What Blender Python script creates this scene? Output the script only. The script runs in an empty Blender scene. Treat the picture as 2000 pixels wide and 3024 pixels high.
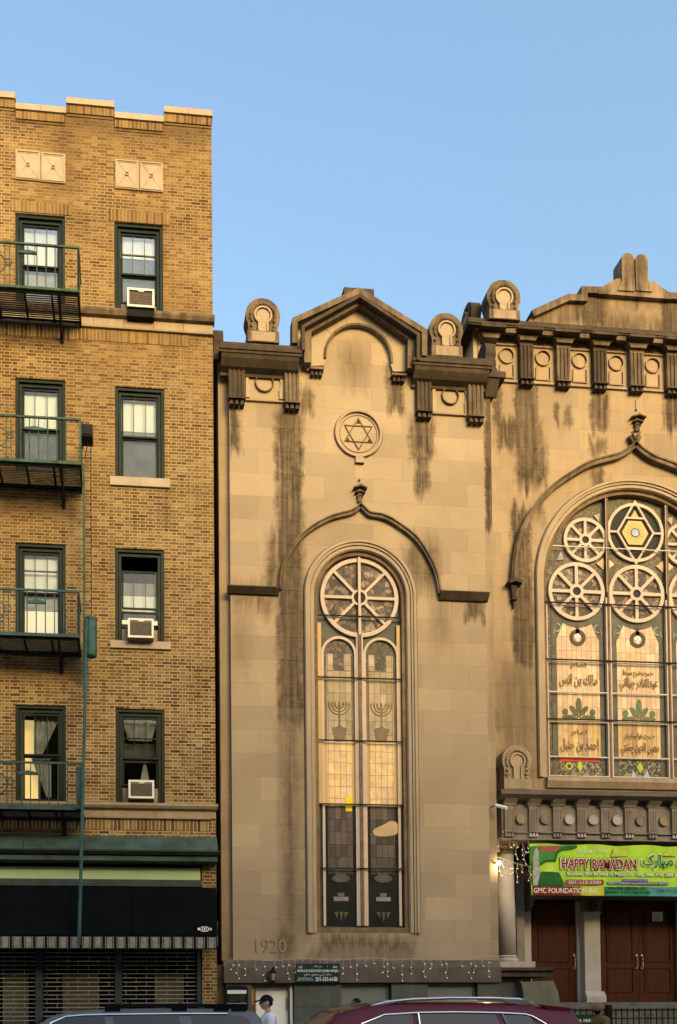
import bpy, bmesh, math, random
from mathutils import Vector, Matrix
random.seed(7)
R = math.radians
scene = bpy.context.scene
COL = scene.collection

# ------------------------------------------------------------------ camera
F, CW, CH, SY, CXP = 2600.0, 2000.0, 3024.0, 1433.2, 626.8
EYE = Vector((0, -18.0, 1.38))
_yaw, _pitch, _roll = 0.09434, 0.02693, -0.006265
_fw = Vector((math.sin(_yaw), math.cos(_yaw), 0)); _rt = Vector((math.cos(_yaw), -math.sin(_yaw), 0)); _up = Vector((0, 0, 1))
FW = _fw*math.cos(_pitch) + _up*math.sin(_pitch); _u2 = _up*math.cos(_pitch) - _fw*math.sin(_pitch)
RT = _rt*math.cos(_roll) + _u2*math.sin(_roll); UP = _u2*math.cos(_roll) - _rt*math.sin(_roll)
cd = bpy.data.cameras.new('camera'); cam = bpy.data.objects.new('camera', cd); COL.objects.link(cam)
M4 = Matrix.Identity(4)
for i in range(3):
    M4[i][0] = RT[i]; M4[i][1] = UP[i]; M4[i][2] = -FW[i]; M4[i][3] = EYE[i]
cam.matrix_world = M4
cd.sensor_fit = 'HORIZONTAL'; cd.sensor_width = 36; cd.lens = F/CW*36; cd.shift_y = SY/CW; cd.shift_x = (CW/2-CXP)/CW
cd.clip_start = 0.1; cd.clip_end = 2000
scene.camera = cam

# ------------------------------------------------------------------ light
SUN_EL, SUN_AZ = R(18), R(160)          # azimuth measured from +Y towards +X
w = bpy.data.worlds.new('World'); scene.world = w; w.use_nodes = True
nt = w.node_tree; bg = nt.nodes['Background']
sky = nt.nodes.new('ShaderNodeTexSky'); sky.sky_type = 'NISHITA'; sky.sun_disc = False
sky.sun_elevation = SUN_EL; sky.sun_rotation = SUN_AZ; sky.altitude = 0; sky.air_density = 1.75; sky.dust_density = 5.0; sky.ozone_density = 3.4
nt.links.new(sky.outputs[0], bg.inputs[0]); bg.inputs[1].default_value = 0.15
sl = bpy.data.lights.new('sun', 'SUN'); sl.energy = 1.12; sl.angle = R(26); sl.color = (1.0, 0.59, 0.03)
so = bpy.data.objects.new('sun', sl); COL.objects.link(so)
sd = Vector((math.sin(SUN_AZ)*math.cos(SUN_EL), math.cos(SUN_AZ)*math.cos(SUN_EL), math.sin(SUN_EL)))
so.rotation_euler = sd.to_track_quat('Z', 'Y').to_euler()
so.location = (10, -40, 30)
vs = scene.view_settings; vs.view_transform = 'Standard'; vs.look = 'None'; vs.exposure = 1.45; vs.gamma = 1.0; vs.use_curve_mapping = False
scene.cycles.max_bounces = 6; scene.cycles.transparent_max_bounces = 8

# ------------------------------------------------------------------ pixel -> plane
def P(u, v, Y):
    d = FW + RT*((u-CXP)/F) - UP*((v-CH/2-SY)/F)
    t = (Y-EYE.y)/d.y
    p = EYE + d*t
    return p.x, p.z
def mk(ox, oy, s): return lambda x, y: (ox+x/s, oy+y/s)
cA = mk(620, 800, 1.742); cB = mk(1340, 700, 2.376); cC = mk(1340, 1200, 2.376); cD = mk(1440, 1750, 2.8)
cE = mk(1440, 2300, 2.8); cF = mk(1440, 2650, 2.8); cG = mk(620, 1400, 1.742); cH = mk(620, 2050, 1.742)
cI = mk(620, 2650, 1.742); cJ = mk(1380, 2380, 4.088); cK = mk(1560, 1440, 3.5636); cL = mk(0, 200, 2.376)
cL2 = mk(0, 950, 2.376); cL3 = mk(0, 1700, 2.376); cM = mk(0, 2400, 2.376); cN = mk(0, 2820, 2.24)
cQ = mk(0, 700, 2.963); cR = mk(900, 2860, 1.742); cS = mk(620, 2780, 2.703); cT = mk(1530, 2470, 3.336); cI0 = mk(0, 0, 1)
cW = mk(880, 1850, 4.6118)
def pt(c, x, y, Y): return P(*c(x, y), Y)
def pts(c, L, Y): return [pt(c, x, y, Y) for x, y in L]
def rect(c, x0, y0, x1, y1, Y):
    """crop-pixel rectangle -> world x0, x1, z0(bottom), z1(top) on plane Y"""
    xm, ym = (x0+x1)/2, (y0+y1)/2
    return pt(c, x0, ym, Y)[0], pt(c, x1, ym, Y)[0], pt(c, xm, y1, Y)[1], pt(c, xm, y0, Y)[1]
def _kx(u, v, Y): return (P(u+10, v, Y)[0]-P(u-10, v, Y)[0])/20*F/(Y-EYE.y)
KT, KN = _kx(1064, 1900, 0.2), _kx(1877, 1800, 1.1)
def px(n, Y): return n*(Y-EYE.y)/F*(KN if Y > 0.7 else KT)     # n source pixels (measured across) in metres at plane Y

# ------------------------------------------------------------------ materials
class NT:
    def __init__(s, name):
        s.m = bpy.data.materials.new(name); s.m.use_nodes = True; s.t = s.m.node_tree
        s.b = s.t.nodes['Principled BSDF']
    def n(s, kind, **kw):
        nd = s.t.nodes.new(kind)
        for k, v in kw.items(): setattr(nd, k, v)
        return nd
    def l(s, a, b): s.t.links.new(a, b)
    def val(s, sock, v):
        if isinstance(v, bpy.types.NodeSocket): s.l(v, sock)
        else: sock.default_value = v
    def math(s, op, a, b=0.0, c=0.0, clamp=False):
        nd = s.n('ShaderNodeMath', operation=op, use_clamp=clamp)
        s.val(nd.inputs[0], a); s.val(nd.inputs[1], b); s.val(nd.inputs[2], c); return nd.outputs[0]
    def mix(s, f, a, b, mode='MIX'):
        nd = s.n('ShaderNodeMixRGB', blend_type=mode)
        s.val(nd.inputs[0], f); s.val(nd.inputs[1], a); s.val(nd.inputs[2], b); return nd.outputs[0]
    def noise(s, vec, scale, detail=4, rough=0.55):
        nd = s.n('ShaderNodeTexNoise'); s.l(vec, nd.inputs['Vector'])
        nd.inputs['Scale'].default_value = scale; nd.inputs['Detail'].default_value = detail; nd.inputs['Roughness'].default_value = rough
        return nd.outputs[0]
    def ramp(s, f, stops, interp='LINEAR'):
        nd = s.n('ShaderNodeValToRGB'); nd.color_ramp.interpolation = interp
        e = nd.color_ramp.elements
        while len(e) < len(stops): e.new(0.5)
        for i, (p, c) in enumerate(stops): e[i].position = p; e[i].color = (*c, 1)
        s.l(f, nd.inputs[0]); return nd.outputs[0]
    def pos(s): return s.n('ShaderNodeNewGeometry').outputs['Position']
    def bump(s, h, strength=0.3, dist=0.01):
        nd = s.n('ShaderNodeBump'); nd.inputs['Strength'].default_value = strength; nd.inputs['Distance'].default_value = dist
        s.l(h, nd.inputs['Height']); s.l(nd.outputs[0], s.b.inputs['Normal'])
def col4(c): return (*c, 1)

def plain(name, c, rough=0.6, metal=0.0, var=0.25, scale=3.0, spec=0.13, bump=0.0, dark=None):
    """painted / metal / cloth surface with a little mottling"""
    fct = 0.62 if max(c) < 0.55 else 0.88
    c = tuple(x*fct for x in c); dark = tuple(x*fct for x in dark) if dark else None
    t = NT(name); p = t.pos(); n = t.noise(p, scale, 5)
    d = dark or tuple(x*(1-var) for x in c); h = tuple(min(1, x*(1+var*0.6)) for x in c)
    t.l(t.ramp(n, [(0.3, d), (0.55, c), (0.75, h)]), t.b.inputs['Base Color'])
    t.b.inputs['Roughness'].default_value = rough; t.b.inputs['Metallic'].default_value = metal
    t.b.inputs['Specular IOR Level'].default_value = spec
    if bump: t.bump(t.noise(p, scale*8, 3), bump, 0.01)
    return t.m

# group: mask of a soft noisy box in the XZ plane
def stain_group():
    g = bpy.data.node_groups.new('stain_box', 'ShaderNodeTree')
    for n_, k in (('X', 1), ('Z', 1), ('cx', 1), ('hx', 1), ('cz', 1), ('hz', 1), ('sx', 1), ('sz', 1), ('str', 1)):
        g.interface.new_socket(n_, in_out='INPUT', socket_type='NodeSocketFloat')
    g.interface.new_socket('m', in_out='OUTPUT', socket_type='NodeSocketFloat')
    gi = g.nodes.new('NodeGroupInput'); go = g.nodes.new('NodeGroupOutput')
    def mt(op, a, b=0.0, clamp=False):
        nd = g.nodes.new('ShaderNodeMath'); nd.operation = op; nd.use_clamp = clamp
        for i, q in enumerate((a, b)):
            if isinstance(q, (int, float)): nd.inputs[i].default_value = q
            else: g.links.new(q, nd.inputs[i])
        return nd.outputs[0]
    o = gi.outputs
    def ax(p, c, h, s):
        d = mt('ABSOLUTE', mt('SUBTRACT', p, c)); d = mt('SUBTRACT', h, d)
        return mt('ADD', mt('DIVIDE', d, s), 0.5, True)
    m = mt('MULTIPLY', ax(o['X'], o['cx'], o['hx'], o['sx']), ax(o['Z'], o['cz'], o['hz'], o['sz']))
    m = mt('MULTIPLY', m, o['str']); g.links.new(m, go.inputs[0])
    return g
SG = stain_group()

def stone(name, c1, c2, scale=0.8, stains=None, Yp=0.2, joints=None, rough=0.85, dirt=0.0, dcol=(0.06, 0.045, 0.03), bump=0.15):
    c1 = tuple(a*b for a, b in zip(c1, (0.735, 0.755, 0.87))); c2 = tuple(a*b for a, b in zip(c2, (0.735, 0.755, 0.87)))
    t = NT(name); p = t.pos(); sep = t.n('ShaderNodeSeparateXYZ'); t.l(p, sep.inputs[0])
    X, Z = sep.outputs[0], sep.outputs[2]
    big = t.noise(p, scale, 5, 0.6); fine = t.noise(p, 14, 4, 0.7)
    c = t.ramp(t.math('ADD', t.math('MULTIPLY', big, 0.75), t.math('MULTIPLY', fine, 0.25)), [(0.32, c2), (0.62, c1)])
    # vertical runs
    mp = t.n('ShaderNodeMapping'); mp.inputs['Scale'].default_value = (5.0, 5.0, 0.35); t.l(p, mp.inputs[0])
    runs = t.noise(mp.outputs[0], 1.3, 5, 0.65)
    if joints:
        bw, bh = joints
        cb = t.n('ShaderNodeCombineXYZ'); t.l(X, cb.inputs[0]); t.l(Z, cb.inputs[1])
        bt = t.n('ShaderNodeTexBrick'); t.l(cb.outputs[0], bt.inputs['Vector']); bt.offset = 0.37
        bt.inputs['Scale'].default_value = 1; bt.inputs['Brick Width'].default_value = bw; bt.inputs['Row Height'].default_value = bh
        bt.inputs['Mortar Size'].default_value = 0.006; bt.inputs['Mortar Smooth'].default_value = 0.6
        bt.inputs['Color1'].default_value = (0.80, 0.80, 0.80, 1); bt.inputs['Color2'].default_value = (1.10, 1.08, 1.04, 1); bt.inputs['Mortar'].default_value = (0.72, 0.66, 0.6, 1)
        c = t.mix(0.75, c, bt.outputs[0], 'MULTIPLY')
    if dirt:
        dm = t.math('MULTIPLY', t.ramp(t.math('ADD', t.math('MULTIPLY', runs, 0.6), t.math('MULTIPLY', t.noise(p, 3.5, 6, 0.7), 0.4)), [(0.40, (0, 0, 0)), (0.60, (1, 1, 1))]), dirt)
        c = t.mix(dm, c, col4(dcol))
    if stains:
        nx = t.math('MULTIPLY', t.math('SUBTRACT', t.noise(p, 3.0, 8, 0.8), 0.5), 0.45)
        nz = t.math('MULTIPLY', t.math('SUBTRACT', runs, 0.5), 1.1)
        Xn = t.math('ADD', X, nx); Zn = t.math('ADD', Z, nz); tot = 0.0
        for (u0, u1, v0, v1, st, *sf) in stains:
            xa, za = P(u0, (v0+v1)/2, Yp)[0], P((u0+u1)/2, v1, Yp)[1]; xb, zb = P(u1, (v0+v1)/2, Yp)[0], P((u0+u1)/2, v0, Yp)[1]
            s_ = (sf[0] if sf else 0.15)*1.15
            g = t.n('ShaderNodeGroup'); g.node_tree = SG
            t.l(Xn, g.inputs['X']); t.l(Zn, g.inputs['Z'])
            for k, v in (('cx', (xa+xb)/2), ('hx', (xb-xa)/2), ('cz', (za+zb)/2), ('hz', (zb-za)/2), ('sx', s_), ('sz', sf[1] if len(sf) > 1 else s_*2), ('str', st)):
                g.inputs[k].default_value = v
            tot = t.math('MAXIMUM', tot, g.outputs[0])
        mp2 = t.n('ShaderNodeMapping'); mp2.inputs['Scale'].default_value = (13.0, 13.0, 0.55); t.l(p, mp2.inputs[0])
        mot = t.ramp(t.math('ADD', t.math('MULTIPLY', t.noise(mp2.outputs[0], 1.0, 4, 0.6), 0.6), t.math('MULTIPLY', t.noise(p, 5, 6, 0.75), 0.4)), [(0.36, (0.42,)*3), (0.56, (1.0,)*3)])
        tot = t.math('MULTIPLY', t.math('MULTIPLY', t.math('MULTIPLY', tot, 1.5, clamp=True), 0.86), mot, clamp=True)
        if joints:
            b2 = t.n('ShaderNodeTexBrick'); t.l(cb.outputs[0], b2.inputs['Vector']); b2.offset = 0.37; b2.inputs['Scale'].default_value = 1
            b2.inputs['Brick Width'].default_value = bw; b2.inputs['Row Height'].default_value = bh; b2.inputs['Mortar Size'].default_value = 0.006
            b2.inputs['Color1'].default_value = (0.86,)*3+(1,); b2.inputs['Color2'].default_value = (1.1,)*3+(1,); b2.inputs['Mortar'].default_value = (1.2,)*3+(1,)
            tot = t.math('MULTIPLY', tot, b2.outputs[0], clamp=True)
        halo = t.mix(t.math('MULTIPLY', t.math('POWER', tot, 0.5), 0.45, clamp=True), (1, 1, 1, 1), (0.62, 0.50, 0.38, 1)); c = t.mix(1.0, c, halo, 'MULTIPLY')
        c = t.mix(tot, c, col4(dcol))
    t.l(c, t.b.inputs['Base Color']); t.b.inputs['Roughness'].default_value = rough; t.b.inputs['Specular IOR Level'].default_value = 0.2
    if bump: t.bump(fine, bump, 0.01)
    return t.m

def brick_mat(name, h=0.068, pale=(0.72, 0.57, 0.36), soldier=False, stains=None):
    t = NT(name); p = t.pos(); sep = t.n('ShaderNodeSeparateXYZ'); t.l(p, sep.inputs[0])
    X, Z = sep.outputs[0], sep.outputs[2]
    X = t.math('ADD', X, sep.outputs[1]); X = t.math('ADD', X, 50.0); Z = t.math('ADD', Z, 2.0)
    if soldier: X, Z = t.math('MULTIPLY', Z, 0.999), X
    wob = t.math('MULTIPLY', t.math('SUBTRACT', t.noise(p, 9, 2), 0.5), 0.008)
    Zw = t.math('ADD', Z, wob); Xw = t.math('ADD', X, wob)
    zr = t.math('DIVIDE', Zw, h); row = t.math('FLOOR', zr); zf = t.math('FRACT', zr)
    per = 0.325
    if soldier: xx = Xw; per = 5.0
    else: xx = t.math('ADD', Xw, t.math('MULTIPLY', t.math('MODULO', row, 2.0), per*0.5))
    xr = t.math('DIVIDE', xx, per); cell = t.math('FLOOR', xr); xf = t.math('FRACT', xr)
    isH = t.math('GREATER_THAN', xf, 0.67)
    gap = 0.016
    d1 = t.math('MULTIPLY', t.math('MINIMUM', xf, t.math('SUBTRACT', 1.0, xf)), per)
    d2 = t.math('MULTIPLY', t.math('ABSOLUTE', t.math('SUBTRACT', xf, 0.67)), per)
    dz = t.math('MULTIPLY', t.math('MINIMUM', zf, t.math('SUBTRACT', 1.0, zf)), h)
    d = t.math('MINIMUM', dz, t.math('MINIMUM', d1, d2) if not soldier else 1.0)
    mort = t.math('SUBTRACT', 1.0, t.math('DIVIDE', t.math('SUBTRACT', d, gap*0.3), gap*0.35, clamp=True), clamp=True)
    cb = t.n('ShaderNodeCombineXYZ'); t.l(t.math('ADD', t.math('MULTIPLY', cell, 2.0), isH), cb.inputs[0]); t.l(row, cb.inputs[1])
    wn = t.n('ShaderNodeTexWhiteNoise', noise_dimensions='3D'); t.l(cb.outputs[0], wn.inputs[0])
    bc = t.ramp(wn.outputs['Value'], [(0.0, (0.10, 0.052, 0.022)), (0.17, (0.185, 0.105, 0.042)), (0.5, (0.27, 0.168, 0.070)), (0.8, (0.34, 0.222, 0.09)), (1.0, (0.46, 0.32, 0.13))])
    bc = t.mix(0.5, bc, t.ramp(t.noise(p, 25, 4), [(0.3, (0.65,)*3), (0.7, (1.2,)*3)]), 'MULTIPLY')
    hgt_ = t.n('ShaderNodeMapRange'); t.l(sep.outputs[2], hgt_.inputs[0]); hgt_.inputs[1].default_value = 7.0; hgt_.inputs[2].default_value = 17.0
    patch = t.math('MULTIPLY', t.ramp(t.noise(p, 0.55, 5, 0.6), [(0.36, (0, 0, 0)), (0.62, (1, 1, 1))]), t.math('ADD', t.math('MULTIPLY', hgt_.outputs[0], 0.95), 0.12), clamp=True)
    mc = t.mix(patch, col4(pale), (0.40, 0.27, 0.13, 1))
    smear = t.math('MULTIPLY', patch, t.math('MULTIPLY', t.noise(p, 2.3, 4), 0.9))
    c = t.mix(mort, bc, mc)
    c = t.mix(t.math('MULTIPLY', smear, 0.8, clamp=True), c, (0.40, 0.265, 0.12, 1))
    soot = t.ramp(t.noise(p, 1.1, 6, 0.7), [(0.32, (0.62, 0.54, 0.45)), (0.58, (1.05,)*3)])
    c = t.mix(0.85, c, soot, 'MULTIPLY')
    if stains:
        nx = t.math('MULTIPLY', t.math('SUBTRACT', t.noise(p, 2.2, 6, 0.7), 0.5), 0.5)
        Xn = t.math('ADD', sep.outputs[0], nx); Zn = t.math('ADD', sep.outputs[2], nx); tot = 0.0
        for (u0, u1, v0, v1, st, s_) in stains:
            xa, za = P(u0, (v0+v1)/2, 0)[0], P((u0+u1)/2, v1, 0)[1]; xb, zb = P(u1, (v0+v1)/2, 0)[0], P((u0+u1)/2, v0, 0)[1]
            g = t.n('ShaderNodeGroup'); g.node_tree = SG; t.l(Xn, g.inputs['X']); t.l(Zn, g.inputs['Z'])
            for k, v in (('cx', (xa+xb)/2), ('hx', (xb-xa)/2), ('cz', (za+zb)/2), ('hz', (zb-za)/2), ('sx', s_), ('sz', s_), ('str', st)): g.inputs[k].default_value = v
            tot = t.math('MAXIMUM', tot, g.outputs[0])
        c = t.mix(tot, c, (0.10, 0.06, 0.03, 1))
    c = t.mix(1.0, c, (0.60, 0.595, 0.55, 1), 'MULTIPLY')
    t.l(c, t.b.inputs['Base Color']); t.b.inputs['Roughness'].default_value = 0.85; t.b.inputs['Specular IOR Level'].default_value = 0.2
    t.bump(t.math('SUBTRACT', 1.0, mort), 0.5, 0.006)
    return t.m

def leaded(name, cols, cw, ch, lead=(0.05, 0.035, 0.03), rough=0.3, lw=0.008, ox=0.0, oz=0.0, kf=1.0):
    """stained glass set in a rectangular lead grid, one tint per quarry"""
    t = NT(name); p = t.pos(); sep = t.n('ShaderNodeSeparateXYZ'); t.l(p, sep.inputs[0])
    xr = t.math('DIVIDE', t.math('ADD', sep.outputs[0], 50+ox), cw); zr = t.math('DIVIDE', t.math('ADD', sep.outputs[2], oz), ch)
    cb = t.n('ShaderNodeCombineXYZ'); t.l(t.math('FLOOR', xr), cb.inputs[0]); t.l(t.math('FLOOR', zr), cb.inputs[1])
    wn = t.n('ShaderNodeTexWhiteNoise', noise_dimensions='3D'); t.l(cb.outputs[0], wn.inputs[0])
    n = len(cols); c = t.ramp(wn.outputs['Value'], [(i/(n-1), cc) for i, cc in enumerate(cols)])
    c = t.mix(0.6, c, t.ramp(t.noise(p, 7, 5, 0.7), [(0.3, (0.6,)*3), (0.7, (1.25,)*3)]), 'MULTIPLY')
    def e(r, s_):
        f = t.math('FRACT', r); return t.math('MULTIPLY', t.math('MINIMUM', f, t.math('SUBTRACT', 1.0, f)), s_)
    d = t.math('MINIMUM', e(xr, cw), e(zr, ch)); m = t.math('SUBTRACT', 1.0, t.math('DIVIDE', d, lw, clamp=True), clamp=True)
    c = t.mix(1.0, c, (kf, kf, kf, 1), 'MULTIPLY')
    t.l(t.mix(m, c, col4(tuple(x*0.6 for x in lead))), t.b.inputs['Base Color']); t.b.inputs['Roughness'].default_value = 0.5
    t.b.inputs['Specular IOR Level'].default_value = 0.12
    return t.m
def mottled(name, cols, scale=6, rough=0.3, lead=True):
    t = NT(name); p = t.pos(); v = t.n('ShaderNodeTexVoronoi'); v.inputs['Scale'].default_value = scale
    wp = t.n('ShaderNodeVectorMath', operation='ADD'); nn = t.n('ShaderNodeTexNoise'); nn.inputs['Scale'].default_value = 3; t.l(p, nn.inputs['Vector'])
    sc = t.n('ShaderNodeVectorMath', operation='SCALE'); sc.inputs['Scale'].default_value = 0.25; t.l(nn.outputs['Color'], sc.inputs[0])
    t.l(p, wp.inputs[0]); t.l(sc.outputs[0], wp.inputs[1]); t.l(wp.outputs[0], v.inputs['Vector'])
    sp = t.n('ShaderNodeSeparateColor'); t.l(v.outputs['Color'], sp.inputs[0]); n = len(cols)
    c = t.ramp(sp.outputs[0], [(i/n, cc) for i, cc in enumerate(cols)], 'CONSTANT')
    c = t.mix(0.5, c, t.ramp(t.noise(p, 9, 5, 0.7), [(0.3, (0.5,)*3), (0.7, (1.3,)*3)]), 'MULTIPLY')
    v2 = t.n('ShaderNodeTexVoronoi', feature='DISTANCE_TO_EDGE'); v2.inputs['Scale'].default_value = scale; t.l(wp.outputs[0], v2.inputs['Vector'])
    edge = t.math('SUBTRACT', 1.0, t.math('MULTIPLY', v2.outputs[0], 9.0, clamp=True), clamp=True)
    c = t.mix(1.0, c, (0.66, 0.64, 0.64, 1), 'MULTIPLY'); c = t.mix(t.math('MULTIPLY', edge, 0.8), c, (0.03, 0.026, 0.024, 1))
    t.l(c, t.b.inputs['Base Color']); t.b.inputs['Roughness'].default_value = 0.5; t.b.inputs['Specular IOR Level'].default_value = 0.12
    return t.m
def glass(name, fac=0.16, tint=(0.85, 0.9, 0.92), rough=0.03):
    t = NT(name); o = t.t.nodes['Material Output']; t.t.nodes.remove(t.b)
    tr = t.n('ShaderNodeBsdfTransparent'); tr.inputs[0].default_value = col4(tint); gl = t.n('ShaderNodeBsdfGlossy'); gl.inputs['Roughness'].default_value = rough
    fr = t.n('ShaderNodeFresnel'); fr.inputs[0].default_value = 1.5; m = t.n('ShaderNodeMixShader')
    t.l(t.math('MULTIPLY', fr.outputs[0], fac, clamp=True), m.inputs[0]); t.l(tr.outputs[0], m.inputs[1]); t.l(gl.outputs[0], m.inputs[2]); t.l(m.outputs[0], o.inputs[0])
    return t.m
def glow(name, c, s):
    t = NT(name); t.b.inputs['Base Color'].default_value = col4(c); t.b.inputs['Emission Color'].default_value = col4(c); t.b.inputs['Emission Strength'].default_value = s
    return t.m

LIME1, LIME2 = (0.50, 0.385, 0.235), (0.40, 0.30, 0.175)
DK = (0.034, 0.025, 0.016)
tower_stains = [(838, 872, 1195, 1600, 1.3, 0.10), (845, 868, 1600, 2120, 1.0, 0.12), (1222, 1262, 1225, 1290, 1.2, 0.08), (790, 825, 1580, 1750, 0.7, 0.2), 
    (822, 892, 1205, 2150, 0.88, 0.16), (835, 880, 2100, 2760, 0.5, 0.3, 0.8), (678, 712, 1195, 1330, 0.7, 0.12), (1210, 1282, 1230, 1340, 0.8, 0.12), (1228, 1268, 1330, 1450, 0.65, 0.12),
    (1140, 1192, 1076, 1215, 0.75, 0.1), (885, 925, 1140, 1215, 0.6, 0.1), (1372, 1432, 1778, 1822, 0.95, 0.1), (1200, 1290, 1600, 1740, 0.55, 0.25), (690, 810, 1745, 1800, 0.55, 0.25),
    (1285, 1320, 1745, 1900, 0.35, 0.3), (950, 1220, 2772, 2812, 0.6, 0.15), (1010, 1085, 1030, 1130, 0.35, 0.25), (690, 740, 1800, 2000, 0.25, 0.3), (820, 870, 2745, 2850, 0.5, 0.2), (900, 1220, 2812, 2835, 0.4, 0.1)]
nave_stains = [(1530, 1575, 1135, 1245, 1.4, 0.05), (1545, 1570, 1245, 1440, 1.0, 0.12), (1475, 1510, 1245, 1290, 1.1, 0.1), (1535, 1560, 1540, 1900, 1.0, 0.1), 
    (1458, 1480, 1130, 1250, 0.9, 0.1), (1520, 1586, 1140, 1250, 0.95, 0.06), (1470, 1600, 1245, 1320, 0.85, 0.12), (1525, 1612, 1310, 1440, 0.7, 0.15), (1548, 1568, 1370, 1445, 0.95, 0.08),
    (1745, 1796, 1150, 1270, 0.8, 0.12), (1636, 1652, 1190, 1250, 0.7, 0.06), (1670, 1690, 1190, 1260, 0.5, 0.08), (1960, 2040, 1170, 1270, 0.75, 0.12), (1740, 1790, 1300, 1350, 0.5, 0.1),
    (1515, 1572, 1500, 1965, 0.85, 0.12), (1745, 1785, 1385, 1440, 0.6, 0.1), (1585, 1600, 1480, 1540, 0.6, 0.15), (1460, 1580, 2090, 2160, 0.3, 0.06), (1475, 1580, 1960, 2330, 0.35, 0.3)]
gable_stains = [(1725, 1790, 860, 975, 0.8, 0.15), (1685, 1735, 890, 960, 0.75, 0.15), (1870, 1885, 740, 900, 0.8, 0.12), (1955, 2040, 870, 990, 0.8, 0.12), (1830, 1900, 770, 860, 0.6, 0.15), (1740, 2000, 935, 985, 0.45, 0.12), (1560, 1700, 860, 960, 0.35, 0.2)]
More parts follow.
